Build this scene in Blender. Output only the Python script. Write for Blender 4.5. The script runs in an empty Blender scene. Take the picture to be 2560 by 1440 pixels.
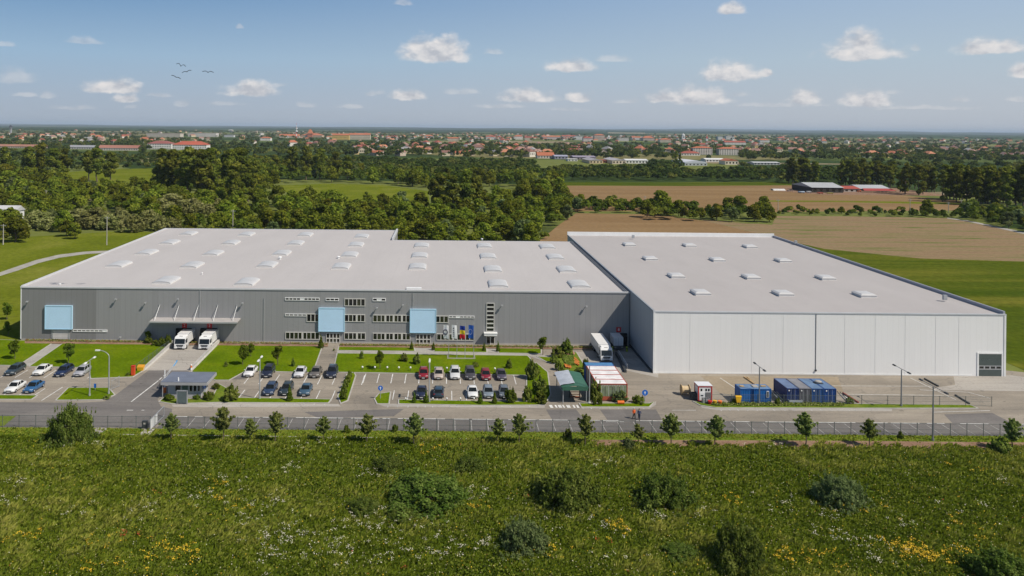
import bpy, math, random
import numpy as np
from mathutils import Vector, Matrix

random.seed(7)
SC = bpy.context.scene
COL = SC.collection
RAD = math.radians

# ------------------------------------------------------------------ camera model (level view, shifted lens)
F, H, AX, AY, RS = 1950.0, 46.0, 1115.0, 319.0, 0.0090
CR, SR = math.cos(RS), math.sin(RS)


def uv(px, py):
    dx, dy = px - AX, py - AY
    return dx * CR + dy * SR, -dx * SR + dy * CR


def G(px, py, z=0.0):
    """the point of the level plane z that shows at a place of the photograph (surveying)"""
    u, v = uv(px, py)
    D = F * (H - z) / v
    return Vector((u * D / F, D, z))


def Wl(px, py, D):
    u, v = uv(px, py)
    return u * D / F, H - v * D / F


def PX(p):
    u, v = p[0] * F / p[1], (H - p[2]) * F / p[1]
    return AX + u * CR - v * SR, AY + u * SR + v * CR


# ------------------------------------------------------------------ mesh helper
class MB:
    def __init__(s):
        s.v, s.f, s.m, s.sm = [], [], [], []
        s.cur, s.smooth = 0, False

    def vs(s, pts):
        i = len(s.v)
        s.v.extend([tuple(p) for p in pts])
        return i

    def face(s, idx):
        s.f.append(tuple(idx)); s.m.append(s.cur); s.sm.append(s.smooth)

    def poly(s, pts):
        i = s.vs(pts); s.face(range(i, i + len(pts)))

    def hexa(s, p):
        i = s.vs(p)
        for q in ((0, 3, 2, 1), (4, 5, 6, 7), (0, 1, 5, 4), (1, 2, 6, 5), (2, 3, 7, 6), (3, 0, 4, 7)):
            s.face([i + k for k in q])

    def box(s, x0, x1, y0, y1, z0, z1):
        s.hexa([(x0, y0, z0), (x1, y0, z0), (x1, y1, z0), (x0, y1, z0), (x0, y0, z1), (x1, y0, z1), (x1, y1, z1), (x0, y1, z1)])
        return s

    def prism(s, pts, z0, z1, bottom=False):
        n = len(pts)
        if sum(pts[k][0] * pts[(k + 1) % n][1] - pts[(k + 1) % n][0] * pts[k][1] for k in range(n)) < 0:
            pts = list(reversed(pts))
        i = s.vs([(p[0], p[1], z0) for p in pts] + [(p[0], p[1], z1) for p in pts])
        s.face(range(i + n, i + 2 * n))
        if bottom:
            s.face(reversed(range(i, i + n)))
        for k in range(n):
            j = (k + 1) % n
            s.face((i + k, i + j, i + n + j, i + n + k))
        return s

    def tube(s, p, q, r0, r1=None, n=8, caps=True):
        r1 = r0 if r1 is None else r1
        p, q = Vector(p), Vector(q)
        d = (q - p).normalized()
        a = d.orthogonal().normalized(); b = d.cross(a)
        ring = lambda c, r: [c + a * (r * math.cos(2 * math.pi * k / n)) + b * (r * math.sin(2 * math.pi * k / n)) for k in range(n)]
        i = s.vs(ring(p, r0) + ring(q, r1))
        for k in range(n):
            j = (k + 1) % n
            s.face((i + k, i + j, i + n + j, i + n + k))
        if caps:
            s.face(reversed(range(i, i + n))); s.face(range(i + n, i + 2 * n))
        return s

    def path(s, pts, r, n=6):
        for a, b in zip(pts, pts[1:]):
            s.tube(a, b, r, r, n)
        return s

    def ell(s, c, r, nu=10, nv=6):
        i0 = s.vs([(c[0], c[1], c[2] - r[2])])
        for j in range(1, nv):
            t = -math.pi / 2 + math.pi * j / nv
            s.vs([(c[0] + r[0] * math.cos(t) * math.cos(2 * math.pi * k / nu), c[1] + r[1] * math.cos(t) * math.sin(2 * math.pi * k / nu), c[2] + r[2] * math.sin(t)) for k in range(nu)])
        it = s.vs([(c[0], c[1], c[2] + r[2])])
        R = lambda j, k: i0 + 1 + (j - 1) * nu + k % nu
        for k in range(nu):
            s.face((i0, R(1, k + 1), R(1, k)))
            for j in range(1, nv - 1):
                s.face((R(j, k), R(j, k + 1), R(j + 1, k + 1), R(j + 1, k)))
            s.face((R(nv - 1, k), R(nv - 1, k + 1), it))
        return s

    def loft(s, rings, close=True, caps=True):
        n = len(rings[0])
        ids = [s.vs(r) for r in rings]
        for a, b in zip(ids, ids[1:]):
            for k in range(n if close else n - 1):
                j = (k + 1) % n
                s.face((a + k, a + j, b + j, b + k))
        if caps and close:
            s.face(reversed(range(ids[0], ids[0] + n))); s.face(range(ids[-1], ids[-1] + n))
        return s

    def build(s, name, mats, parent=None, o=None, fix=True):
        me = bpy.data.meshes.new(name)
        v = s.v
        if o is not None:
            v = [(a - o[0], b - o[1], c - o[2]) for a, b, c in v]
        me.from_pydata(v, [], s.f)
        for m in (mats if isinstance(mats, (list, tuple)) else [mats]):
            me.materials.append(m)
        me.polygons.foreach_set('material_index', s.m)
        me.polygons.foreach_set('use_smooth', s.sm)
        if fix:
            import bmesh
            bm = bmesh.new(); bm.from_mesh(me)
            bmesh.ops.recalc_face_normals(bm, faces=bm.faces)
            bm.to_mesh(me); bm.free()
        me.update()
        ob = bpy.data.objects.new(name, me)
        COL.objects.link(ob)
        if parent:
            ob.parent = parent
        return ob


def npmesh(name, verts, faces, mats, parent=None, tint=None, midx=None):
    """mesh from numpy arrays; faces (n,k) of equal size"""
    me = bpy.data.meshes.new(name)
    nf, k = faces.shape
    me.vertices.add(len(verts)); me.vertices.foreach_set('co', np.asarray(verts, np.float32).ravel())
    me.loops.add(nf * k); me.loops.foreach_set('vertex_index', faces.astype(np.int32).ravel())
    me.polygons.add(nf); me.polygons.foreach_set('loop_start', np.arange(0, nf * k, k, dtype=np.int32))
    for m in mats:
        me.materials.append(m)
    if midx is not None:
        me.polygons.foreach_set('material_index', midx.astype(np.int32))
    if tint is not None:
        at = me.attributes.new('tint', 'FLOAT', 'FACE')
        at.data.foreach_set('value', tint.astype(np.float32))
    me.update(calc_edges=True); me.validate()
    ob = bpy.data.objects.new(name, me); COL.objects.link(ob)
    if parent:
        ob.parent = parent
    return ob


def tag(o, label=None, cat=None, group=None, kind=None):
    if label: o['label'] = label
    if cat: o['category'] = cat
    if group: o['group'] = group
    if kind: o['kind'] = kind
    return o


def thing(name, label, cat, loc=(0, 0, 0), rz=0.0, group=None):
    o = bpy.data.objects.new(name, None); COL.objects.link(o)
    o.location = loc; o.rotation_euler = (0, 0, rz); o.empty_display_size = .3
    return tag(o, label, cat, group)


KIDS = {}


def kids(o):
    return [c for c in bpy.data.objects if c.parent == o]


def dup(root, loc, rz=0.0, label=None, scale=None, tree=None):
    tree = tree or [(c, kids(c)) for c in kids(root)]
    r = root.copy(); COL.objects.link(r); r.location = loc; r.rotation_euler = (0, 0, rz)
    if scale: r.scale = scale
    if label: r['label'] = label
    for ch, gs in tree:
        c = ch.copy(); COL.objects.link(c); c.parent = r
        for g in gs:
            d = g.copy(); COL.objects.link(d); d.parent = c
    return r


def struct(name, mb, mat):
    return tag(mb.build(name, mat), kind='structure')


# ------------------------------------------------------------------ materials
class NT:
    def __init__(s, tree):
        s.t = tree

    def n(s, typ, ins=None, **kw):
        nd = s.t.nodes.new(typ)
        for k, v in kw.items():
            setattr(nd, k, v)
        for k, v in (ins or {}).items():
            if isinstance(v, bpy.types.NodeSocket):
                s.t.links.new(v, nd.inputs[k])
            else:
                nd.inputs[k].default_value = v
        return nd

    def math(s, op, a, b=None, c=None, clamp=False):
        nd = s.t.nodes.new('ShaderNodeMath'); nd.operation = op; nd.use_clamp = clamp
        for i, v in enumerate((a, b, c)):
            if v is None: continue
            if isinstance(v, bpy.types.NodeSocket): s.t.links.new(v, nd.inputs[i])
            else: nd.inputs[i].default_value = v
        return nd.outputs[0]

    def vmath(s, op, a, b=None, c=None):
        nd = s.t.nodes.new('ShaderNodeVectorMath'); nd.operation = op
        for i, v in enumerate((a, b, c)):
            if v is None: continue
            if isinstance(v, bpy.types.NodeSocket): s.t.links.new(v, nd.inputs[i])
            else: nd.inputs[i].default_value = v
        return nd.outputs['Value'] if op in ('LENGTH', 'DOT_PRODUCT') else nd.outputs[0]

    def mix(s, fac, a, b, mode='MIX'):
        nd = s.t.nodes.new('ShaderNodeMix'); nd.data_type = 'RGBA'; nd.blend_type = mode
        for k, v in ((0, fac), (6, a), (7, b)):
            if isinstance(v, bpy.types.NodeSocket): s.t.links.new(v, nd.inputs[k])
            else: nd.inputs[k].default_value = v if k == 0 else c4(v)
        return nd.outputs[2]

    def ramp(s, fac, stops, interp='LINEAR'):
        nd = s.t.nodes.new('ShaderNodeValToRGB')
        nd.color_ramp.interpolation = interp
        e = nd.color_ramp.elements
        while len(e) < len(stops): e.new(.5)
        for i, (p, c) in enumerate(stops):
            e[i].position = p; e[i].color = c4(c)
        s.t.links.new(fac, nd.inputs[0])
        return nd.outputs[0]

    def noise(s, vec, scale, detail=3.0, rough=.55, dist=0.0):
        return s.n('ShaderNodeTexNoise', {'Vector': vec, 'Scale': scale, 'Detail': detail, 'Roughness': rough, 'Distortion': dist}).outputs[0]

    def sstep(s, v, a, b):
        nd = s.t.nodes.new('ShaderNodeMapRange'); nd.interpolation_type = 'SMOOTHSTEP'
        s.t.links.new(v, nd.inputs[0]); nd.inputs[1].default_value = a; nd.inputs[2].default_value = b
        return nd.outputs[0]


def c4(c):
    if isinstance(c, (int, float)): return (c, c, c, 1)
    return tuple(c) if len(c) == 4 else (c[0], c[1], c[2], 1)


def srgb(r, g, b):
    f = lambda x: (x / 255 / 12.92) if x <= 10 else ((x / 255 + .055) / 1.055) ** 2.4
    return (f(r), f(g), f(b))


def newmat(name):
    m = bpy.data.materials.new(name); m.use_nodes = True
    nt = NT(m.node_tree); m.node_tree.nodes.clear()
    out = nt.n('ShaderNodeOutputMaterial')
    bs = nt.n('ShaderNodeBsdfPrincipled')
    m.node_tree.links.new(bs.outputs[0], out.inputs[0])
    return m, nt, bs


def link(nt, a, b):
    nt.t.links.new(a, b)


def pos(nt):
    return nt.n('ShaderNodeNewGeometry').outputs['Position']


def objc(nt):
    return nt.n('ShaderNodeTexCoord').outputs['Object']


def M(name, col, rough=.75, var=.12, scale=1.0, metal=0.0, spec=.35, coat=0.0, obj=False, bump=0.0):
    m, nt, bs = newmat(name)
    v = objc(nt) if obj else pos(nt)
    if var:
        nz = nt.noise(v, scale, 4)
        cc = nt.ramp(nz, [(.3, [x * (1 - var) for x in col]), (.7, [min(1, x * (1 + var)) for x in col])])
        link(nt, cc, bs.inputs['Base Color'])
        if bump:
            b = nt.n('ShaderNodeBump', {'Height': nz, 'Strength': bump, 'Distance': .1})
            link(nt, b.outputs[0], bs.inputs['Normal'])
    else:
        bs.inputs['Base Color'].default_value = c4(col)
    bs.inputs['Roughness'].default_value = rough
    bs.inputs['Metallic'].default_value = metal
    bs.inputs['Specular IOR Level'].default_value = spec
    bs.inputs['Coat Weight'].default_value = coat
    return m


MAT = {}
MAT['white'] = M('white_paint', (.78, .78, .77), .5, .05, .5)
MAT['cream'] = M('cream_frame', (.60, .585, .54), .5, .04, .5)
MAT['glass'] = M('dark_glass', (.012, .014, .013), .08, 0, spec=.6)
MAT['glass_warm'] = M('curtained_glass', (.035, .04, .022), .12, .6, 1.3, spec=.6)
MAT['black'] = M('black_rubber', (.012, .012, .013), .8, .2, 2)
MAT['dark'] = M('dark_metal', (.05, .055, .06), .5, .1, 1)
MAT['steel'] = M('galvanised_steel', (.42, .43, .44), .45, .12, 2, metal=.35)
MAT['concrete'] = M('concrete', (.40, .375, .34), .9, .16, .35)
MAT['kerb'] = M('kerb_stone', (.42, .40, .37), .9, .15, .6)
MAT['red'] = M('red_sign', (.55, .02, .02), .5, .08, 1)
MAT['orange'] = M('orange_plastic', (.75, .17, .03), .5, .1, 1)
MAT['yellow'] = M('yellow_plastic', (.75, .42, .02), .5, .1, 1)
MAT['sky_blue'] = M('pale_blue_panel', (.50, .72, .92), .55, .025, .6)
MAT['paint_worn'] = M('worn_marking_paint', (.40, .385, .36), .85, .4, 1.5)
MAT['paint_line'] = M('road_marking_paint', (.66, .65, .62), .8, .28, 1.2)
MAT['blue_sign'] = M('blue_sign', (.02, .14, .55), .4, .06, 1)
MAT['wood'] = M('timber', (.42, .29, .15), .8, .3, 1.5)
MAT['trunk'] = M('bark', (.13, .10, .075), .95, .3, 2, obj=True)
MAT['skydome'] = M('skylight_acrylic', (.56, .55, .54), .4, .04, 1, spec=.5)


def sheetmat(name, stops, scale, fine=None, rough=.95, stretch=(1, 1, 1), fine_amt=.25, bump=0, detail=6):
    m, nt, bs = newmat(name)
    v = nt.vmath('MULTIPLY', pos(nt), stretch)
    nz = nt.noise(v, scale, detail, .6, .3)
    cc = nt.ramp(nz, stops)
    if fine:
        f = nt.noise(pos(nt), fine, 3, .7)
        f2 = nt.ramp(f, [(.25, 1 - fine_amt), (.75, 1 + fine_amt)])
        cc = nt.mix(1.0, cc, f2, 'MULTIPLY')
        if bump:
            b = nt.n('ShaderNodeBump', {'Height': f, 'Strength': bump, 'Distance': .15})
            link(nt, b.outputs[0], bs.inputs['Normal'])
    link(nt, cc, bs.inputs['Base Color'])
    bs.inputs['Roughness'].default_value = rough
    bs.inputs['Specular IOR Level'].default_value = .0
    return m


MAT['lawn'] = sheetmat('mown_lawn', [(.25, (.075, .125, .004)), (.5, (.108, .165, .005)), (.75, (.16, .20, .009))], .16, 2.2, fine_amt=.3)
MAT['verge'] = sheetmat('verge_grass', [(.25, (.085, .14, .014)), (.5, (.13, .18, .02)), (.75, (.20, .21, .045))], .35, 2.5, fine_amt=.3)
MAT['pasture'] = sheetmat('pasture', [(.2, (.090, .118, .010)), (.5, (.135, .160, .014)), (.8, (.21, .21, .04))], .035, .6, fine_amt=.3)
MAT['crop'] = sheetmat('green_crop', [(.3, (.045, .075, .007)), (.5, (.075, .098, .010)), (.68, (.15, .145, .022))], .05, .5, fine_amt=.3, stretch=(.10, 1.1, 1))
MAT['meadow'] = sheetmat('meadow_soil_grass', [(.25, (.055, .09, .010)), (.5, (.10, .145, .018)), (.75, (.16, .18, .04))], .3, 3, fine_amt=.4)
MAT['soil'] = sheetmat('ploughed_soil', [(.2, (.19, .118, .058)), (.5, (.24, .155, .078)), (.8, (.29, .20, .105))], .02, .5, fine_amt=.18, stretch=(.5, 2.2, 1))
MAT['soil_weedy'] = sheetmat('weedy_soil', [(.2, (.215, .145, .085)), (.50, (.255, .18, .105)), (.58, (.20, .17, .08)), (.68, (.10, .135, .03))], .06, .6, fine_amt=.2, stretch=(.35, 2.6, 1))
MAT['dirt'] = sheetmat('red_dirt', [(.25, (.17, .10, .065)), (.5, (.26, .165, .11)), (.75, (.31, .215, .15))], .4, 3, fine_amt=.25)
MAT['track'] = sheetmat('gravel_track', [(.3, (.30, .28, .25)), (.7, (.42, .40, .36))], .3, 3, fine_amt=.15)


def asphalt(name, a, b, c):
    m, nt, bs = newmat(name)
    p = pos(nt)
    big = nt.noise(nt.vmath('MULTIPLY', p, (.55, 1.5, 1)), .09, 5, .62, .6)
    cc = nt.ramp(big, [(.3, a), (.5, b), (.68, c)])
    vor = nt.n('ShaderNodeTexVoronoi', {'Vector': nt.vmath('MULTIPLY', nt.vmath('ADD', p, (3.3, 1.7, 0)), (.6, 1.6, 1)), 'Scale': .075}, feature='F1', distance='CHEBYCHEV').outputs['Color']
    sx = nt.n('ShaderNodeSeparateColor', {'Color': vor}).outputs[0]
    cc = nt.mix(1.0, cc, nt.ramp(sx, [(0, .90), (1, 1.08)]), 'MULTIPLY')
    edge = nt.n('ShaderNodeTexVoronoi', {'Vector': nt.vmath('ADD', p, nt.vmath('MULTIPLY', nt.n('ShaderNodeTexNoise', {'Vector': p, 'Scale': .35, 'Detail': 4.0}).outputs[1], (5., 5., 0))), 'Scale': .085}, feature='DISTANCE_TO_EDGE').outputs['Distance']
    cc = nt.mix(nt.ramp(edge, [(.002, .42), (.006, 0.)]), cc, (.10, .095, .09))
    streak = nt.noise(nt.vmath('MULTIPLY', p, (.045, 1.3, 1)), 1.0, 5, .65)
    cc = nt.mix(1.0, cc, nt.ramp(streak, [(.35, .88), (.5, 1.0), (.7, 1.05)]), 'MULTIPLY')
    spot = nt.noise(p, .55, 2, .5)
    cc = nt.mix(1.0, cc, nt.ramp(spot, [(.24, .72), (.31, 1.0)]), 'MULTIPLY')
    fine = nt.noise(p, 2.2, 4, .75)
    cc = nt.mix(1.0, cc, nt.ramp(fine, [(.25, .86), (.75, 1.14)]), 'MULTIPLY')
    link(nt, cc, bs.inputs['Base Color'])
    bs.inputs['Roughness'].default_value = .92
    bs.inputs['Specular IOR Level'].default_value = .2
    return m


MAT['asphalt'] = asphalt('worn_asphalt', (.22, .194, .160), (.278, .242, .196), (.335, .292, .235))
MAT['asphalt_dark'] = asphalt('newer_asphalt', (.135, .125, .118), (.165, .152, .142), (.20, .184, .168))
MAT['slab'] = asphalt('pale_concrete_apron', (.33, .30, .265), (.38, .35, .31), (.43, .40, .36))
MAT['sand'] = sheetmat('sandy_ground', [(.25, (.26, .215, .155)), (.6, (.32, .265, .195)), (.8, (.28, .25, .21))], .12, 1.5, fine_amt=.15)


def panelmat(name, col, pitch, line=.05, var=.03, dirt=.12, off=0.0, jd=.22):
    """profiled metal cladding: vertical joints every pitch metres, each sheet a shade of its own"""
    m, nt, bs = newmat(name)
    p = pos(nt)
    sp = nt.n('ShaderNodeSeparateXYZ', {'Vector': p})
    x = nt.math('ADD', nt.math('ADD', sp.outputs[0], sp.outputs[1]), off + 500.0)
    t = nt.math('DIVIDE', x, pitch)
    fr = nt.math('FRACT', t)
    cell = nt.math('FLOOR', t)
    wn = nt.n('ShaderNodeTexWhiteNoise', {'W': cell}, noise_dimensions='1D').outputs[0]
    shade = nt.math('MULTIPLY_ADD', wn, 2 * var, 1 - var)
    streak = nt.noise(nt.vmath('MULTIPLY', p, (1.4, 1.4, .08)), 1.0, 4, .6)
    shade = nt.math('MULTIPLY', shade, nt.math('MULTIPLY_ADD', streak, dirt, 1 - dirt * .5))
    ln = nt.math('LESS_THAN', fr, line / pitch)
    shade = nt.math('MULTIPLY', shade, nt.math('MULTIPLY_ADD', ln, -jd, 1.0))
    cc = nt.mix(1.0, c4(col), nt.n('ShaderNodeCombineColor', {0: shade, 1: shade, 2: shade}).outputs[0], 'MULTIPLY')
    link(nt, cc, bs.inputs['Base Color'])
    bs.inputs['Roughness'].default_value = .55
    bs.inputs['Specular IOR Level'].default_value = .35
    return m


MAT['clad'] = panelmat('grey_cladding', (.290, .288, .292), 1.15)
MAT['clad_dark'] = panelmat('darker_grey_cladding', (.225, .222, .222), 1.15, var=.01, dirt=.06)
MAT['clad_white'] = panelmat('white_cladding', (.80, .795, .785), 1.05, .04, .008, .07, jd=.09)
MAT['corr'] = panelmat('corrugated_sheet', (.55, .56, .58), .4, .12, .02)


def roofmat(name, col):
    m, nt, bs = newmat(name)
    p = pos(nt)
    sp = nt.n('ShaderNodeSeparateXYZ', {'Vector': p})
    fr = nt.math('FRACT', nt.math('DIVIDE', nt.math('ADD', sp.outputs[0], 500.), 6.1))
    ln = nt.math('LESS_THAN', fr, .012)
    nz = nt.noise(nt.vmath('MULTIPLY', p, (1, .35, 1)), .12, 6, .65)
    n2 = nt.noise(p, .9, 4, .7)
    k = nt.math('MULTIPLY', nt.math('MULTIPLY_ADD', nz, .22, .89), nt.math('MULTIPLY_ADD', n2, .09, .955))
    k = nt.math('MULTIPLY', k, nt.math('MULTIPLY_ADD', ln, -.09, 1.0))
    cc = nt.mix(1.0, c4(col), nt.n('ShaderNodeCombineColor', {0: k, 1: k, 2: k}).outputs[0], 'MULTIPLY')
    link(nt, cc, bs.inputs['Base Color'])
    bs.inputs['Roughness'].default_value = .8
    bs.inputs['Specular IOR Level'].default_value = .2
    return m


MAT['roof'] = roofmat('roof_membrane', (.47, .443, .432))
MAT['roof_w'] = roofmat('newer_roof_membrane', (.415, .388, .378))


def objcol(name, rough=.35, coat=.4, var=.0, metal=0.0):
    """takes the colour of the object it is on"""
    m, nt, bs = newmat(name)
    c = nt.n('ShaderNodeObjectInfo').outputs['Color']
    if var:
        f = nt.ramp(nt.noise(pos(nt), .9, 4), [(.3, 1 - var), (.7, 1 + var)])
        c = nt.mix(1.0, c, f, 'MULTIPLY')
    link(nt, c, bs.inputs['Base Color'])
    bs.inputs['Roughness'].default_value = rough
    bs.inputs['Coat Weight'].default_value = coat
    bs.inputs['Metallic'].default_value = metal
    return m


MAT['carpaint'] = objcol('car_paint', .32, .6)
MAT['tinted'] = objcol('painted_render', .85, 0, .12)


def leafmat(name, a, b, c, trans=.38, ov=.35):
    m, nt, bs = newmat(name)
    t = nt.n('ShaderNodeAttribute', attribute_name='tint').outputs['Fac']
    r = nt.n('ShaderNodeObjectInfo').outputs['Random']
    cc = nt.ramp(t, [(0., a), (.5, b), (1., c)])
    k = nt.n('ShaderNodeHueSaturation', {'Hue': nt.math('MULTIPLY_ADD', r, .03, .485), 'Saturation': 1.0, 'Value': nt.math('MULTIPLY_ADD', r, ov, 1 - ov / 2), 'Color': cc}).outputs[0]
    d = nt.n('ShaderNodeBsdfDiffuse', {'Color': k})
    tr = nt.n('ShaderNodeBsdfTranslucent', {'Color': k})
    ms = nt.n('ShaderNodeMixShader', {0: trans, 1: d.outputs[0], 2: tr.outputs[0]})
    out = [n for n in nt.t.nodes if n.type == 'OUTPUT_MATERIAL'][0]
    nt.t.nodes.remove(bs)
    link(nt, ms.outputs[0], out.inputs[0])
    return m


MAT['leaf'] = leafmat('green_leaves', (.060, .098, .010), (.115, .168, .016), (.22, .26, .04))
MAT['leaf_wood'] = leafmat('woodland_leaves', (.078, .106, .012), (.165, .205, .020), (.36, .36, .05), ov=.8)
MAT['leaf_yellow'] = leafmat('yellowing_leaves', (.10, .125, .014), (.175, .195, .020), (.30, .29, .03))
MAT['leaf_willow'] = leafmat('willow_leaves', (.16, .18, .05), (.29, .30, .10), (.42, .41, .17))
MAT['leaf_poplar'] = leafmat('poplar_leaves', (.066, .092, .014), (.140, .168, .022), (.31, .30, .05), ov=.4)
MAT['leaf_grey'] = leafmat('grey_green_leaves', (.08, .112, .036), (.155, .20, .068), (.30, .335, .14))
MAT['leaf_bush'] = leafmat('bush_leaves', (.075, .112, .016), (.165, .218, .032), (.36, .385, .10))
MAT['leaf_far'] = leafmat('far_woodland_leaves', (.066, .090, .014), (.130, .165, .020), (.29, .28, .045), ov=0)
MAT['grass'] = leafmat('meadow_grass', (.066, .104, .008), (.160, .210, .018), (.40, .385, .085), ov=0)

# ------------------------------------------------------------------ camera
cam_d = bpy.data.cameras.new('camera')
cam = bpy.data.objects.new('camera', cam_d); COL.objects.link(cam)
cam.matrix_world = Matrix(((CR, -SR, 0, 0), (0, 0, -1, 0), (SR, CR, 0, H), (0, 0, 0, 1)))
cam_d.sensor_width = 36.0; cam_d.lens = 36.0 * F / 2560
cam_d.shift_x = (1280 - AX) / 2560; cam_d.shift_y = -(720 - AY) / 2560
cam_d.clip_start = .5; cam_d.clip_end = 200000
SC.camera = cam

# ------------------------------------------------------------------ light
TO_SUN = Vector((.74, -.44, 1.0)).normalized()
sun_d = bpy.data.lights.new('sun', 'SUN'); sun_d.energy = 4.5; sun_d.angle = RAD(.5); sun_d.color = (1, .93, .815)
sun = bpy.data.objects.new('sun', sun_d); COL.objects.link(sun)
sun.rotation_euler = TO_SUN.to_track_quat('Z', 'Y').to_euler()
sun.location = (60, -60, 120)

w = bpy.data.worlds.new('World'); SC.world = w; w.use_nodes = True
nt = NT(w.node_tree); w.node_tree.nodes.clear()
wo = nt.n('ShaderNodeOutputWorld'); bg = nt.n('ShaderNodeBackground')
STR = .075
bg.inputs['Strength'].default_value = STR
link(nt, bg.outputs[0], wo.inputs[0])
sky = nt.n('ShaderNodeTexSky', sky_type='NISHITA', sun_disc=False, sun_elevation=math.asin(TO_SUN.z),
           sun_rotation=math.atan2(TO_SUN.x, TO_SUN.y), altitude=150, air_density=1.0, dust_density=.6, ozone_density=2.0)
dirv = nt.n('ShaderNodeTexCoord').outputs['Generated']
sp = nt.n('ShaderNodeSeparateXYZ', {'Vector': dirv})
az = nt.math('ARCTAN2', sp.outputs[0], sp.outputs[1])
el = nt.math('ARCSINE', sp.outputs[2])
base = nt.n('ShaderNodeCombineXYZ', {0: az, 1: el}).outputs[0]
warp = nt.n('ShaderNodeTexNoise', {'Vector': base, 'Scale': 34.0, 'Detail': 4.0, 'Roughness': .6}).outputs[1]
ae = nt.vmath('ADD', base, nt.vmath('MULTIPLY', nt.vmath('SUBTRACT', warp, (.5, .5, .5)), (.022, .009, 0)))
CL = [(1092, 141, 96, 56, 0), (1060, 122, 50, 32, 0), (2150, 141, 110, 42, 0), (2150, 125, 62, 53, 0), (1825, 191, 82, 46, 0), (1912, 187, 20, 16, 0),
      (1430, 172, 68, 27, 0), (282, 226, 76, 32, 0), (628, 234, 74, 35, 0), (1318, 249, 72, 31, 0), (1449, 249, 36, 22, 0),
      (1748, 252, 95, 40, 0), (1665, 250, 60, 24, 0), (2010, 255, 42, 33, 0), (2162, 258, 80, 38, 0), (2475, 125, 100, 34, 0),
      (2550, 185, 36, 32, 0), (1015, 246, 46, 22, 0), (316, 251, 38, 17, 0), (1828, 30, 36, 26, 0),
      (42, 200, 62, 34, 1), (115, 243, 26, 19, 1), (458, 261, 26, 16, 1), (1530, 150, 52, 15, 1), (212, 106, 56, 17, 1), (1006, 10, 28, 16, 1),
      (765, 266, 26, 12, 1), (880, 268, 42, 10, 1), (1150, 232, 55, 13, 1), (2545, 252, 44, 14, 1), (5, 112, 40, 14, 1), (604, 70, 14, 10, 1),
      (1232, 132, 22, 14, 1), (2290, 125, 18, 14, 1), (1940, 265, 150, 10, 1), (2300, 272, 160, 9, 1), (60, 240, 36, 9, 1), (1570, 254, 50, 12, 1), (940, 235, 36, 11, 1), (180, 270, 60, 9, 1), (400, 240, 40, 10, 1), (560, 262, 60, 9, 1), (1250, 268, 80, 9, 1), (1420, 275, 60, 8, 1), (1850, 238, 40, 12, 1), (2230, 232, 26, 12, 1), (2400, 250, 40, 11, 1), (330, 268, 30, 9, 1), (700, 215, 26, 10, 1)]
fields = [None, None]
for cx, cy, hw, hh, g in CL:
    u, v = uv(cx, cy)
    a0 = math.atan(u / F); e0 = math.atan(-v / math.hypot(F, u))
    wx = 1.12 * hw / F * math.cos(a0) ** 2; wy = 1.12 * hh / F * math.cos(a0)
    q = nt.vmath('MULTIPLY_ADD', ae, (1 / wx, 1 / wy, 0), (-a0 / wx, -e0 / wy, 0))
    q = nt.vmath('MAXIMUM', q, nt.vmath('MULTIPLY', q, (-1., -3.4, 0)))
    d = nt.vmath('LENGTH', q)
    fields[g] = d if fields[g] is None else nt.math('SMOOTH_MIN', fields[g], d, .12)
nzc = nt.noise(nt.vmath('MULTIPLY', base, (1., 1.5, 1.)), 44.0, 6, .56)
nz2 = nt.noise(nt.vmath('ADD', nt.vmath('MULTIPLY', base, (1., 1.5, 1.)), (.004, .0105, 0)), 44.0, 4, .5)
nzf = nt.math('MULTIPLY_ADD', nzc, 1.15, -.60)
ca = nt.sstep(nt.math('SUBTRACT', nzf, fields[0]), -1.06, -.42)
cb = nt.math('MULTIPLY', nt.sstep(nt.math('SUBTRACT', nzf, fields[1]), -1.0, -.35), .34)
alpha = nt.math('MULTIPLY', nt.math('MAXIMUM', nt.math('MULTIPLY', ca, .90), cb), 1.0)
relief = nt.math('MULTIPLY_ADD', nt.math('SUBTRACT', nzc, nz2), 1.9, .56)
core = nt.sstep(nt.math('SUBTRACT', nzf, fields[0]), -.8, .1)
lit = nt.math('ADD', relief, nt.math('MULTIPLY', core, -.12), clamp=True)
ccol = nt.ramp(lit, [(.2, (.50 / STR, .515 / STR, .56 / STR)), (.62, (.72 / STR, .705 / STR, .71 / STR)), (.95, (.84 / STR, .80 / STR, .78 / STR))])
# the sky is paler and greyer low down and towards the right
ek = nt.math('DIVIDE', nt.math('MAXIMUM', el, 0.0), .2, clamp=True)
L_ = [(0., (168, 179, 194)), (.18, (163, 180, 200)), (.42, (152, 182, 209)), (.78, (112, 152, 193)), (1., (98, 142, 188))]
R2 = [(0., (189, 194, 203)), (.18, (186, 195, 206)), (.42, (180, 197, 211)), (.78, (164, 187, 213)), (1., (150, 178, 212))]
gl_ = nt.ramp(ek, [(a, tuple(x / STR * .1 for x in srgb(*c))) for a, c in L_]); gr_ = nt.ramp(ek, [(a, tuple(x / STR * .1 for x in srgb(*c))) for a, c in R2])
azf = nt.sstep(az, -.62, .72)
grad = nt.vmath('SCALE', nt.mix(azf, gl_, gr_)); grad.node.inputs['Scale'].default_value = 10.0
gf = nt.math('MULTIPLY_ADD', nt.sstep(el, .17, .6), -.9, .92)
clear = nt.mix(gf, sky.outputs[0], grad)
link(nt, nt.mix(alpha, clear, ccol), bg.inputs['Color'])

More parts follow.
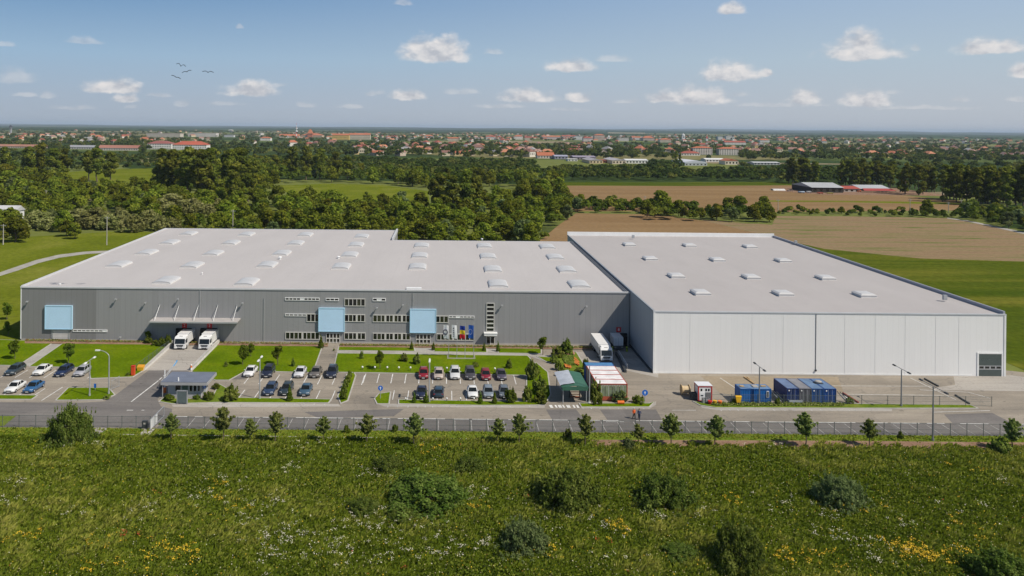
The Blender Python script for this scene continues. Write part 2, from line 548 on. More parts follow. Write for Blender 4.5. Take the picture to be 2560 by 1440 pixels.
SC.view_settings.view_transform = 'Standard'; SC.view_settings.look = 'None'
SC.view_settings.exposure = 0.0; SC.view_settings.gamma = 1.0
SC.view_settings.use_curve_mapping = False
SC.cycles.use_denoising = True
SC.cycles.max_bounces = 6; SC.cycles.diffuse_bounces = 3; SC.cycles.glossy_bounces = 2
SC.cycles.transmission_bounces = 3; SC.cycles.volume_bounces = 0; SC.cycles.transparent_max_bounces = 12
SC.cycles.use_adaptive_sampling = True; SC.cycles.adaptive_threshold = .012
# ================================================================== terrain
def far_ground():
    m, nt, bs = newmat('far_fields')
    p = pos(nt)
    q = nt.vmath('MULTIPLY', p, (.0016, .0042, 0))
    wob = nt.n('ShaderNodeTexNoise', {'Vector': q, 'Scale': .8, 'Detail': 3.0}).outputs[1]
    q = nt.vmath('ADD', q, nt.vmath('MULTIPLY', wob, (.6, .3, 0)))
    vo = nt.n('ShaderNodeTexVoronoi', {'Vector': q, 'Scale': 1.0}).outputs['Color']
    r = nt.n('ShaderNodeSeparateColor', {'Color': vo}).outputs[0]
    cc = nt.ramp(r, [(0, (.035, .060, .014)), (.22, (.06, .095, .02)), (.34, (.14, .16, .04)), (.5, (.09, .12, .028)), (.6, (.04, .065, .016)), (.75, (.20, .18, .075)), (.88, (.25, .20, .12)), (1, (.06, .09, .02))], 'CONSTANT')
    nz = nt.noise(p, .004, 6, .65)
    cc = nt.mix(nt.ramp(nz, [(.56, 0), (.64, .85)]), cc, (.026, .044, .014))
    cc = nt.mix(1.0, cc, nt.ramp(nt.noise(p, .06, 4, .7), [(.25, .75), (.75, 1.25)]), 'MULTIPLY')
    link(nt, cc, bs.inputs['Base Color']); bs.inputs['Roughness'].default_value = 1; bs.inputs['Specular IOR Level'].default_value = .05
    return m


MAT['far'] = far_ground()
mb = MB(); mb.poly([(-60000, -3000, 0), (60000, -3000, 0), (60000, 60000, 0), (-60000, 60000, 0)])
struct('ground', mb, MAT['far'])

MAT['hill'] = M('wooded_hills', (.034, .056, .030), 1.0, .5, .0012, spec=.0)
for D0, hmax, seed, x0, name in ((9000, 30, 3, -7000, 'hills'), (15000, 74, 5, -12000, 'hills'), (24000, 118, 9, -20000, 'hills')):
    rng = random.Random(seed); mb = MB(); rows = []
    n = 90
    ph = [rng.uniform(0, 6.28) for _ in range(8)]
    for k in range(n + 1):
        t = k / n; x = x0 + t * (-2 * x0 + D0 * .5)
        h = hmax * (.56 + .16 * math.sin(3 * t + ph[0]) + .12 * math.sin(9 * t + ph[1]) + .08 * math.sin(23 * t + ph[2]) + .06 * math.sin(61 * t + ph[3]) + .04 * math.sin(140 * t + ph[4]))
        h *= .70 + .45 * math.exp(-((t - .62) / .3) ** 2)
        rows.append([(x, D0, -2), (x, D0 + D0 * .05, h * .55), (x, D0 + D0 * .11, h), (x, D0 + D0 * .2, h * .4), (x, D0 * 1.3, -2)])
    mb.smooth = True
    mb.loft(rows, close=False, caps=False)
    struct(name, mb, MAT['hill'])


def sheet(name, pts, z, mat):
    mb = MB(); g = [G(px, py, z) for px, py in pts]
    mb.prism([(p.x, p.y) for p in g], z - .3, z)
    return struct(name, mb, MAT[mat])


sheet('pasture_field', [(-900, 560), (-900, 1010), (-300, 1030), (-80, 850), (60, 872), (415, 640), (620, 590), (300, 578), (0, 596), (-400, 590)], .03, 'pasture')
sheet('meadow_field', [(690, 464), (820, 459), (960, 463), (1070, 478), (1075, 516), (870, 520), (740, 495)], .05, 'pasture')
sheet('meadow_field', [(1195, 478), (1245, 486), (1285, 502), (1270, 520), (1200, 520)], .05, 'crop')
sheet('pasture_field', [(150, 432), (250, 424), (395, 420), (400, 480), (150, 480)], .05, 'pasture')
sheet('ploughed_field', [(1345, 605), (1400, 560), (1440, 533), (1640, 536), (1760, 552), (1960, 592), (2020, 640), (1420, 680)], .05, 'soil')
sheet('ploughed_field', [(1745, 548), (1930, 562), (1940, 540), (2160, 541), (2385, 546), (2560, 582), (2760, 628), (2760, 660), (2300, 646), (2060, 622), (1960, 600)], .06, 'soil_weedy')
sheet('ploughed_field', [(1380, 500), (1420, 463), (1700, 464), (2000, 462), (2060, 486), (2230, 486), (2420, 504), (2405, 526), (2100, 528), (1940, 530), (1640, 528), (1440, 528)], .05, 'soil')
sheet('crop_field', [(1940, 590), (2060, 622), (2300, 646), (2760, 660), (2760, 1010), (2516, 906), (2400, 800), (2200, 720)], .05, 'crop')
sheet('grass_strip', [(1390, 455), (1650, 456), (1950, 455), (2030, 457), (2020, 463), (1700, 465), (1410, 464)], .07, 'crop')
sheet('grass_strip', [(1900, 501), (2100, 502), (2330, 505), (2420, 509), (2420, 512), (2100, 505), (1900, 504)], .09, 'pasture')
sheet('farm_yard', [(1930, 470), (2020, 466), (2240, 470), (2380, 490), (2240, 488), (2060, 487), (1950, 478)], .08, 'dirt')
# curved track on the pasture and the field track at the far side
mb = MB()
L = [G(*p, .06) for p in ((-90, 700), (-10, 684), (40, 667), (90, 650), (145, 637), (210, 629), (300, 625), (380, 627))]
R_ = [G(*p, .06) for p in ((-90, 715), (-10, 693), (45, 676), (95, 658), (150, 644), (215, 635), (300, 630), (380, 632))]
mb.loft([[a, b] for a, b in zip(L, R_)], close=False, caps=False); struct('gravel_track', mb, MAT['track'])
mb = MB()
L = [G(*p, .1) for p in ((2368, 544), (2420, 551), (2480, 563), (2560, 580), (2700, 606))]
R_ = [G(*p, .1) for p in ((2368, 546), (2420, 554), (2480, 567), (2560, 585), (2700, 613))]
mb.loft([[a, b] for a, b in zip(L, R_)], close=False, caps=False); struct('gravel_track', mb, MAT['track'])

# ================================================================== yard, roads, lawns
DF = 118.2                                             # the fence line
mb = MB(); mb.prism([(-150, 60), (150, 60), (150, DF - 4.2), (-150, DF - 4.2)], -.3, .05); struct('meadow_ground', mb, MAT['meadow'])
mb = MB(); mb.prism([(-150, DF - 4.2), (150, DF - 4.2), (150, DF - .1), (-150, DF - .1)], -.3, .04); struct('verge', mb, MAT['verge'])
mb = MB(); mb.poly([(18, 115.0, .062), (40, 114.6, .062), (130, 114.3, .062), (130, 115.7, .062), (60, 115.75, .062), (18, 115.25, .062)]); struct('dirt_path', mb, MAT['dirt'])
mb = MB(); mb.poly([(22, 113.0, .056), (60, 112.4, .056), (92, 112.4, .056), (130, 113, .056), (130, 114.25, .056), (22, 114.9, .056)]); struct('bare_earth', mb, MAT['dirt'])
mb = MB(); mb.poly([(-48, 115.6, .06), (18, 115.02, .06), (18, 115.22, .06), (-48, 115.85, .06)]); struct('dirt_path', mb, MAT['track'])
mb = MB(); mb.poly([(-53.2, 113.2, .064), (-51.6, 113.2, .064), (-50.6, 118.1, .064), (-52.4, 118.1, .064)]); struct('dirt_path', mb, MAT['track'])
yard = [(-150, DF - .1), (150, DF - .1), (150, 134), (106, 152.0), (80, 175), (-60, 175), (-90, 166), (-150, 166)]
mb = MB(); mb.prism(yard, -.3, .02); struct('yard', mb, MAT['asphalt'])


def flat(name, pts, z, mat):
    mb = MB(); mb.poly([G(px, py, z) for px, py in pts])
    return struct(name, mb, MAT[mat])


def strip(name, x0, x1, y0, y1, z, mat):
    mb = MB(); mb.poly([(x0, y0, z), (x1, y0, z), (x1, y1, z), (x0, y1, z)])
    return struct(name, mb, MAT[mat])


strip('parking_strip', -43.5, 120, DF - .05, 123.2, .026, 'asphalt_dark')
flat('road', [(-300, 1003), (200, 1007), (262, 1003), (292, 985), (372, 926), (476, 926), (412, 962), (394, 1000), (402, 1016), (430, 1022), (430, 1046), (380, 1068), (-300, 1066)], .030, 'asphalt_dark')
flat('road_patch', [(1365, 1024), (1440, 1023), (1462, 1052), (1382, 1052)], .028, 'asphalt_dark')
flat('road_patch', [(1500, 1024), (1640, 1024), (1655, 1050), (1520, 1052)], .027, 'asphalt_dark')
flat('road_patch', [(2360, 1036), (2480, 1032), (2540, 1062), (2385, 1062)], .029, 'asphalt_dark')
flat('road_patch', [(760, 1030), (1010, 1022), (985, 1040), (800, 1046)], .031, 'asphalt_dark')
flat('road_patch', [(620, 1021), (980, 1018), (905, 960), (868, 1000), (845, 1016)], .027, 'asphalt')
flat('truck_ramp', [(359, 926), (434, 860), (546, 858), (477, 926)], .034, 'slab')
flat('truck_yard', [(1440, 880), (1640, 866), (1646, 944), (1560, 925), (1545, 935), (1455, 925)], .030, 'slab')
flat('truck_yard', [(2384, 941), (2530, 938), (2660, 958), (2560, 978), (2330, 975), (2345, 968), (2388, 962)], .032, 'slab')
flat('sandy_ground', [(1752, 940), (2095, 942), (2110, 984), (1900, 1000), (1800, 982)], .034, 'sand')
flat('dark_ground_patch', [(569, 948), (612, 922), (650, 920), (612, 948)], .036, 'asphalt_dark')  # small dark patch of ground, drawn in the darker asphalt colour
flat('sidewalk', [(430, 1012), (556, 1006), (846, 1010), (852, 1016), (500, 1018), (432, 1017)], .033, 'slab')
flat('sidewalk', [(938, 1008), (1000, 1010), (1362, 1014), (1362, 1020), (960, 1016)], .033, 'slab')
flat('sidewalk', [(1452, 1016), (1622, 1016), (1640, 1003), (1640, 1012), (1624, 1022), (1452, 1021)], .033, 'slab')
flat('sidewalk', [(1750, 1012), (1790, 1019), (2230, 1021), (2230, 1028), (1800, 1026), (1755, 1020)], .033, 'slab')


def grow(pts, d):
    n = len(pts); out = []
    cx = sum(p[0] for p in pts) / n; cy = sum(p[1] for p in pts) / n
    area = sum(pts[k][0] * pts[(k + 1) % n][1] - pts[(k + 1) % n][0] * pts[k][1] for k in range(n))
    sgn = 1 if area > 0 else -1
    for k in range(n):
        a, b, c = Vector(pts[k - 1]), Vector(pts[k]), Vector(pts[(k + 1) % n])
        e1 = (b - a).normalized(); e2 = (c - b).normalized()
        n1 = Vector((e1.y, -e1.x)) * sgn; n2 = Vector((e2.y, -e2.x)) * sgn
        m = (n1 + n2)
        m = m / max(.35, m.length_squared / 2) if m.length > 1e-4 else n1
        out.append((b.x + m.x * d, b.y + m.y * d))
    return out


def lawn(pts, kerb=True, mat='lawn', z=.14, name='lawn'):
    g = [G(px, py, z) for px, py in pts]; g = [(p.x, p.y) for p in g]
    mb = MB(); mb.prism(g, 0, z); struct(name, mb, MAT[mat])
    if kerb:
        mb = MB(); mb.prism(grow(g, .22), 0, z - .02); struct('kerb', mb, MAT['kerb'])


lawn([(-300, 838), (58, 851), (134, 854), (44, 913), (-300, 904)])
flat('footpath', [(135, 854), (164, 853), (75, 915), (42, 914)], .04, 'track')
lawn([(164, 854), (432, 859), (356, 926), (331, 941), (228, 945), (222, 918), (75, 915)])
lawn([(549, 858), (805, 864), (781, 930), (614, 926), (572, 949), (540, 949), (480, 928)])
lawn([(849, 864), (1034, 866), (1036, 877), (846, 875)])
lawn([(1087, 865), (1215, 866), (1216, 880), (1086, 878)])
lawn([(1247, 867), (1352, 870), (1352, 883), (1247, 881)])
lawn([(844, 883), (1318, 889), (1325, 896), (1322, 937), (834, 929)])
lawn([(1345, 891), (1390, 894), (1386, 906), (1366, 903)])
lawn([(172, 969), (270, 969), (285, 986), (256, 998), (142, 999)])
lawn([(-200, 986), (91, 988), (78, 997), (-200, 996)])
lawn([(556, 1001), (600, 994), (826, 998), (820, 1006), (556, 1005)])
lawn([(884, 931), (868, 936), (846, 990), (853, 1006), (868, 1000), (888, 938)])
lawn([(938, 996), (948, 984), (975, 980), (971, 1008), (944, 1008)])
lawn([(998, 999), (1180, 1002), (1318, 1004), (1318, 938), (1340, 906), (1368, 930), (1375, 985), (1360, 1011), (1200, 1012), (998, 1008)])
lawn([(1450, 1008), (1624, 1008), (1634, 1004), (1622, 1016), (1455, 1016)])
lawn([(1735, 1003), (1760, 1008), (2100, 1009), (2425, 1012), (2441, 1019), (2100, 1019), (1790, 1018), (1752, 1012)], mat='verge')
lawn([(400, 1003), (408, 995), (530, 998), (548, 960), (575, 975), (560, 1004), (430, 1008)], mat='verge')
lawn([(1386, 906), (1404, 884), (1440, 880), (1470, 930), (1466, 945), (1440, 948)], mat='verge')
flat('planting_bed', [(62, 852), (820, 861), (820, 866), (62, 858)], .15, 'dirt')
flat('planting_bed', [(848, 862), (1500, 869), (1500, 873), (848, 867)], .15, 'dirt')
flat('footpath', [(806, 863), (848, 863), (832, 900), (820, 929), (780, 930)], .045, 'asphalt')
flat('footpath', [(842, 876.5), (1036, 878), (1086, 879.5), (1345, 884), (1400, 893), (1386, 912), (1352, 900), (1318, 888.5), (842, 882.5)], .05, 'track')
flat('footpath', [(1034, 864), (1086, 864), (1090, 880), (1032, 879)], .055, 'track')
flat('footpath', [(1216, 865), (1246, 866), (1250, 882), (1212, 881)], .055, 'track')
flat('sandy_ground', [(-120, 1040), (40, 1040), (8, 1066), (-120, 1066)], .034, 'verge')

# ------------------------------------------------------------------ painted markings
MK = []


def bar(x0, y0, x1, y1, wdt, mb):
    a, b = Vector((x0, y0)), Vector((x1, y1)); d = (b - a).normalized(); n = Vector((-d.y, d.x)) * wdt / 2
    mb.poly([(a + n).to_3d() + Vector((0, 0, .042)), (b + n).to_3d() + Vector((0, 0, .042)), (b - n).to_3d() + Vector((0, 0, .042)), (a - n).to_3d() + Vector((0, 0, .042))])


def pbar(p, q, wdt, mb):
    a, b = G(*p), G(*q); bar(a.x, a.y, b.x, b.y, wdt, mb)


mb = MB()
for k in range(9): bar(-85.5 + 2.62 * k, 141.2, -85.5 + 2.62 * k, 145.6, .14, mb)
for k in range(7): bar(-85.0 + 2.62 * k, 130.6, -85.0 + 2.62 * k, 135.6, .14, mb)
bar(-66.8, 129.6, -66.6, 136.4, .16, mb)
for k in range(9): bar(-35.6 + 2.62 * k, 139.0, -35.6 + 2.62 * k, 144.2, .14, mb)
for k in range(8): bar(-34.6 + 2.62 * k, 130.8, -34.6 + 2.62 * k, 135.8, .14, mb)
for k in range(13): bar(-17.0 + 2.5 * k, 140.0, -17.0 + 2.5 * k, 145.3, .14, mb)
for k in range(11): bar(-8.6 + 2.5 * k, 131.6, -8.6 + 2.5 * k, 136.2, .14, mb)
struct('parking_lines', mb, MAT['paint_line'])
mb = MB()
for k in range(58): bar(-39 + 2.55 * k, DF + .3, -39 + 2.55 * k, 122.6, .10, mb)
struct('parking_lines', mb, MAT['paint_worn'])
mb = MB(); rng = random.Random(4)
x = -43
while x < 92:
    l = rng.choice((1.2, 2.6, 4.5, 6.5)); bar(x, 123.05, x + l, 123.05, .17, mb); x += l + rng.choice((.35, .5, 1.2, 2.5))
pbar((328, 1005), (396, 952), .2, mb); pbar((398, 950), (405, 944), .2, mb); pbar((408, 941), (414, 937), .2, mb)
pbar((317, 1026), (333, 1026), .2, mb); pbar((354, 1026), (361, 1026), .2, mb)
for k, (a, wd) in enumerate(((1378, .5), (1390, .3), (1400, .55), (1409, .25), (1421, .6), (1435, .3), (1444, .35))): pbar((a - 2, 1013), (a + 2, 1020), wd, mb)
for a in (985, 1000, 1016, 1030, 1050, 1072, 1090): pass
struct('road_markings', mb, MAT['paint_line'])
mb = MB()
for a, b, y in ((535, 830, 1008.5), (970, 1350, 1014), (1456, 1620, 1018), (1800, 2140, 1023)):
    xx = a
    while xx < b:
        pbar((xx, y + rng.uniform(-.5, .5)), (xx + (xx - 1115) * .006, y + 5), .18, mb); xx += 21.5 + rng.uniform(-5, 5)
struct('road_markings', mb, MAT['paint_worn'])
mb = MB()
for p, q in (((2010, 965), (2330, 966)), ((2300, 975), (2420, 981)), ((2420, 981), (2475, 996)), ((1800, 945), (1860, 985)), ((2275, 945), (2390, 1000)), ((2100, 986), (2360, 989)), ((2330, 1031), (2475, 1027)), ((1680, 1026), (1740, 1026)), ((1515, 1055), (1560, 1055))):
    pbar(p, q, .13, mb)
struct('road_markings', mb, MAT['paint_line'])

# ================================================================== grey warehouse
D1, HG = 165.8, 11.3
GX0, GX1 = -90.0, 39.36
grey = thing('warehouse', 'long grey metal clad warehouse with pale blue panels, office windows and rows of barrel skylights', 'warehouse', (-25, D1, 0))
GO = grey.location
foot = [(GX0, D1), (GX1, D1), (GX1, 239.0), (-15.9, 239.0), (-15.9, 261.0), (-93.4, 261.0)]
mb = MB()
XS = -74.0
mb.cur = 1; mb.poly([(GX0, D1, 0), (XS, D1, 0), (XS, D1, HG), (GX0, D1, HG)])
mb.cur = 0; mb.poly([(XS, D1, 0), (GX1, D1, 0), (GX1, D1, HG), (XS, D1, HG)])
for a, b in zip(foot[1:], foot[2:] + foot[:1]): mb.poly([(a[0], a[1], 0), (b[0], b[1], 0), (b[0], b[1], HG), (a[0], a[1], HG)])
mb.build('wall', [MAT['clad'], MAT['clad_dark']], grey, GO, fix=False)
mb = MB(); mb.poly([(x, y, HG - .02) for x, y in foot]); mb.build('roof', MAT['roof'], grey, GO, fix=False)
mb = MB()
mb.box(GX0 - .12, GX1, D1 - .14, D1 + .22, HG - .16, HG + .14)
mb.box(-16.02, GX1, 238.8, 239.12, HG - .2, HG + .1)
mb.box(-93.4, -15.78, 260.8, 261.12, HG - .2, HG + .22)
mb.hexa([(GX0 - .14, D1 + .22, HG - .2), (GX0 + .3, D1 + .22, HG - .2), (-93.1, 260.8, HG - .2), (-93.54, 260.8, HG - .2), (GX0 - .14, D1 + .22, HG + .3), (GX0 + .3, D1 + .22, HG + .3), (-93.1, 260.8, HG + .3), (-93.54, 260.8, HG + .3)])
mb.box(-16.3, -15.75, 239.12, 260.8, HG - .2, HG + .75)
mb.build('roof_edge', M('roof_edge_trim', (.56, .56, .57), .5, .06, .5), grey, GO)
mb = MB(); mb.box(GX1 - 1.15, GX1 - .15, D1 + .3, 238.7, HG, HG + .10); mb.box(GX1 - .95, GX1 - .78, D1 + .3, 238.7, HG + .1, HG + .24); mb.box(GX1 - .55, GX1 - .38, D1 + .3, 238.7, HG + .1, HG + .24)
mb.build('roof_gutter', M('gutter_metal', (.17, .18, .20), .6, .15, .6), grey, GO)
mb = MB(); mb.box(XS - 15.9, -63.3, D1 - .07, D1, 0, .32); mb.box(-43.3, GX1 - 5, D1 - .07, D1, 0, .26); mb.build('plinth', MAT['concrete'], grey, GO)
mb = MB(); mb.box(GX0 - .06, GX0 + .12, D1 - .06, D1, .33, HG - .17); mb.build('corner_trim', MAT['white'], grey, GO)
for pxx, py0, py1 in ((1032, 732, 772), (500, 722, 800), (660, 745, 856)):
    x, z1 = Wl(pxx, py0, D1); _, z0 = Wl(pxx, py1, D1); mb = MB(); mb.box(x - .06, x + .06, D1 - .1, D1, max(z0, .3), z1); mb.build('drainpipe', MAT['steel'], grey, GO)


def framed(px0, py0, px1, py1, nx, ny=1, blank=(), name='window', fw=.12, mw=.14, glass='glass', parent=None, D=None, O=None, fmat='cream', wide=None):
    D = D or D1; O = O if O is not None else GO; parent = parent or grey
    x0, z1 = Wl(px0, py0, D); x1, z0 = Wl(px1, py1, D)
    fr, gl = MB(), MB(); y0, y1 = D - .13, D
    fr.box(x0, x1, y0, y1, z1 - fw, z1); fr.box(x0, x1, y0, y1, z0, z0 + fw)
    fr.box(x0, x0 + fw, y0, y1, z0 + fw, z1 - fw); fr.box(x1 - fw, x1, y0, y1, z0 + fw, z1 - fw)
    ix0, ix1, iz0, iz1 = x0 + fw, x1 - fw, z0 + fw, z1 - fw
    cw = (ix1 - ix0 + mw) / nx; chh = (iz1 - iz0 + mw) / ny
    for i in range(1, nx):
        e = mw * .9 if (wide and i in wide) else 0
        fr.box(ix0 + i * cw - mw - e, ix0 + i * cw + e, y0 + .01, y1, iz0, iz1)
    for j in range(1, ny):
        for i in range(nx):
            fr.box(ix0 + i * cw, ix0 + i * cw + cw - mw, y0 + .02, y1, iz0 + j * chh - mw, iz0 + j * chh)
    for i in range(nx):
        for j in range(ny):
            a, b = ix0 + i * cw, iz0 + j * chh
            if i in blank: fr.box(a, a + cw - mw, D - .09, D, b, b + chh - mw)
            else:
                gl.cur = random.choice((0, 0, 1)) if glass == 'mix' else 0
                gl.box(a, a + cw - mw, D - .035, D - .004, b, b + chh - mw)
    f = fr.build(name, MAT[fmat], parent, O)
    gl.build('pane', [MAT['glass'], MAT['glass_warm']], f, O)
    return f


framed(182.6, 823.6, 268.5, 830, 8, blank=(7,), fmat='white', fw=.12)
framed(712.8, 743.6, 798.8, 751.4, 9, blank=(4,), fmat='white', fw=.12)
framed(814.4, 745, 847.2, 752.5, 3, fmat='white', fw=.12)
framed(931.6, 745, 964.4, 753, 3, blank=(1,), fmat='white', fw=.12)
framed(712.8, 784, 766.2, 790.6, 5, fmat='white', fw=.12)
framed(1122, 789, 1186, 795.4, 7, blank=(2,), fmat='white', fw=.12)
framed(766.7, 784, 798, 804.7, 3, glass='mix')
framed(861, 746, 913, 765.6, 5, glass='mix')
framed(861, 785.6, 912.5, 804.7, 5, glass='mix', wide=(3,))
framed(860.5, 831, 914, 849.2, 5, glass='mix', wide=(3,))
framed(713.6, 829.6, 799, 849, 8, glass='mix', wide=(4,))
framed(932, 786.6, 1026, 805.8, 9, glass='mix', wide=(3, 5, 7))
framed(932, 832, 1026, 850.4, 9, glass='mix', wide=(3, 5, 7))
framed(1089, 789, 1121, 807, 3, glass='mix')
framed(1091.5, 833.6, 1185, 851.4, 9, glass='mix', wide=(4,))
framed(1216.2, 757.2, 1235.4, 829, 1, 7, fw=.12, mw=.26)
framed(815.5, 832, 850, 859.4, 4, 2, name='entrance_door', mw=.2, glass='mix')
framed(1039.6, 834.4, 1076.4, 862, 4, 2, name='entrance_door', mw=.2, glass='mix')
framed(1215.6, 840, 1236.6, 864.6, 2, 1, name='entrance_door', mw=.2)
# pale blue panels
for px0, py0, px1, py1 in ((112.3, 764, 179.3, 823.6), (796.4, 770, 861, 829.5), (1025, 773, 1090, 832.6)):
    Dp = D1 - .42
    x0, z1 = Wl(px0, py0, Dp); x1, z0 = Wl(px1, py1, Dp); mb = MB()
    mb.box(x0, x1, Dp, D1 - .001, z0, z1)
    p = mb.build('blue_panel', MAT['sky_blue'], grey, GO)
    mb = MB(); t = .14
    for q in ((x0 - .03, x1 + .03, z1 - t, z1 + .03), (x0 - .03, x1 + .03, z0 - .03, z0 + t), (x0 - .03, x0 + t, z0 + t, z1 - t), (x1 - t, x1 + .03, z0 + t, z1 - t)): mb.box(q[0], q[1], Dp - .05, Dp + .1, q[2], q[3])
    mb.build('frame', M('pale_blue_frame', (.40, .63, .78), .45, .03, 1), p, GO)
# loading side
x0, z1 = Wl(133.5, 825, D1); x1, z0 = Wl(170.5, 852.4, D1)
mb = MB()
for k in range(7): mb.box(x0, x1, D1 - .07 + .015 * (k % 2), D1 - .002, max(z0, 0) + (z1 - max(z0, 0)) * k / 7, max(z0, 0) + (z1 - max(z0, 0)) * (k + 1) / 7)
f = mb.build('roller_door', M('roller_door_sheet', (.56, .54, .52), .6, .05, 1), grey, GO)
mb = MB(); mb.box(x0 - .35, x0, D1 - .12, D1, 0, z1 + .2); mb.box(x1, x1 + .35, D1 - .12, D1, 0, z1 + .2); mb.build('frame', MAT['steel'], f, GO)


def digit(txt, loc, size, mat, parent, o):
    cu = bpy.data.curves.new('numeral', 'FONT'); cu.body = txt; cu.size = size; cu.align_x = 'CENTER'; cu.align_y = 'CENTER'; cu.extrude = .01
    ob = bpy.data.objects.new('numeral', cu); COL.objects.link(ob); ob.data.materials.append(mat)
    ob.data.name = 'numeral'; me = bpy.data.meshes.new_from_object(ob); bpy.data.objects.remove(ob); ob = bpy.data.objects.new('numeral', me); COL.objects.link(ob)
    ob.parent = parent; ob.location = (loc[0] - o[0], loc[1] - o[1], loc[2] - o[2]); ob.rotation_euler = (RAD(90), 0, 0)
    return ob


def dock(px0, py0, px1, py1, sx, sy, n):
    x0, z1 = Wl(px0, py0, D1); x1, z0 = Wl(px1, py1, D1); z0 = 0
    mb = MB(); t = .55; y0 = D1 - .55
    mb.box(x0, x0 + t, y0, D1, z0, z1); mb.box(x1 - t, x1, y0, D1, z0, z1); mb.box(x0 + t, x1 - t, y0, D1, z1 - t * 1.25, z1)
    f = mb.build('dock_shelter', MAT['black'], grey, GO)
    mb = MB(); mb.box(x0 + t, x1 - t, D1 - .05, D1 - .002, z0, z1 - t * 1.25); mb.build('dock_shade_panel', M('dock_dark', (.01, .01, .011), .9, 0), f, GO)  # flat panel on the wall, the dock interior's shade put into its near-black colour
    mb = MB(); mb.box((x0 + x1) / 2 - .3, (x0 + x1) / 2 + .3, y0 - .06, y0 - .002, z1 - .5, z1 - .22); mb.build('dock_light', MAT['white'], f, GO)
    for xx in (x0 - .3, x1 + .12): mb = MB(); mb.box(xx, xx + .18, D1 - .4, D1, 0, z1 * .6); mb.build('guide_post', MAT['concrete'], f, GO)
    xs, zs = Wl(sx, sy, D1); mb = MB(); mb.box(xs - .5, xs + .5, D1 - .12, D1, zs - .52, zs + .52)
    s = mb.build('dock_sign', MAT['red'], grey, GO)
    digit(n, (xs, D1 - .135, zs), .8, MAT['white'], s, GO)


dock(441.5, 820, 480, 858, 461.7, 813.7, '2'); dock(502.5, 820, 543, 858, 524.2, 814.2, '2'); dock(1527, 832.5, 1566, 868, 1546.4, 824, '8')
xa, za = Wl(385, 797.5, D1); xb, zb = Wl(601.5, 799, D1); zc = (za + zb) / 2 + .28
mb = MB(); mb.hexa([(xa, D1 - 2.8, zc - .36), (xb, D1 - 2.8, zc - .36), (xb, D1, zc - .2), (xa, D1, zc - .2), (xa, D1 - 2.8, zc - .16), (xb, D1 - 2.8, zc - .16), (xb, D1, zc + .06), (xa, D1, zc + .06)])
can = mb.build('canopy', M('canopy_sheet', (.40, .375, .36), .7, .1, .6), grey, GO)
mb = MB(); mb.box(xa - .05, xb + .05, D1 - 2.92, D1 - 2.802, zc - .40, zc - .12); mb.build('fascia', M('canopy_fascia', (.33, .345, .34), .5, .05, 1), can, GO)
for k in range(5):
    mb = MB(); x = xa + .9 + (xb - xa - 2.0) * k / 4
    mb.tube((x, D1 - 2.2, zc - .1), (x + .3, D1 - .02, zc + 2.7), .055); mb.box(x + .18, x + .42, D1 - .12, D1, zc + 2.55, zc + 2.85); mb.build('rod', MAT['steel'], can, GO)
x0, z1 = Wl(1210, 829.5, D1); x1, z0 = Wl(1242, 836.5, D1)
mb = MB(); mb.box(x0, x1, D1 - 1.15, D1, z0, z1 - .12); mb.box(x0 - .06, x1 + .06, D1 - 1.22, D1, z1 - .12, z1); mb.build('porch_canopy', MAT['white'], grey, GO)
for pxx, py in ((71, 753), (292, 747), (365, 756), (447, 747), (608, 757), (943, 769), (1008, 762), (1255, 763), (1465, 765), (303, 842)):
    x, z = Wl(pxx, py, D1); mb = MB(); mb.box(x - .06, x + .06, D1 - .5, D1, z - .05, z + .05)
    mb.hexa([(x - .2, D1 - .8, z - .13), (x + .2, D1 - .8, z - .13), (x + .2, D1 - .45, z - .1), (x - .2, D1 - .45, z - .1), (x - .2, D1 - .8, z + .12), (x + .2, D1 - .8, z + .12), (x + .2, D1 - .45, z + .17), (x - .2, D1 - .45, z + .17)])
    mb.build('wall_lamp', MAT['steel'], grey, GO)


def skylight(w_, l_, h_, curb, parent, O):
    mb = MB(); mb.box(-w_ / 2, w_ / 2, -l_ / 2, l_ / 2, 0, curb)
    s = mb.build('skylight', M('skylight_curb', (.66, .64, .62), .6, .05, 1), parent)
    mb = MB(); mb.smooth = False; n = 10; rings = []
    for y in (-l_ / 2 + .02, l_ / 2 - .02):
        rings.append([((w_ / 2 - .02) * math.cos(math.pi * (1 - k / n)), y, curb + h_ * math.sin(math.pi * k / n)) for k in range(n + 1)])
    mb.loft(rings, close=True, caps=True)
    d = mb.build('dome', MAT['skydome'], s)
    mb = MB()
    for y in (-l_ / 2 - .03, 0, l_ / 2 - .05):
        ring = [[((w_ / 2 + .03) * math.cos(math.pi * (1 - k / n)), yy, curb + (h_ + .035) * math.sin(math.pi * k / n)) for k in range(n + 1)] for yy in (y, y + .08)]
        mb.loft(ring, close=False, caps=False)
    mb.build('frame', M('skylight_frame', (.58, .57, .56), .5, .05, 1), s)
    return s


def place_sky(first, spots, zr, O):
    ks = kids(first)
    for i, (a, b) in enumerate(spots):
        p = G(a, b, zr + .3) - Vector(O)
        s = first
        if i:
            s = first.copy(); COL.objects.link(s); s.parent = first.parent
            for k in ks:
                c = k.copy(); COL.objects.link(c); c.parent = s
        s.location = (p.x, p.y, zr)


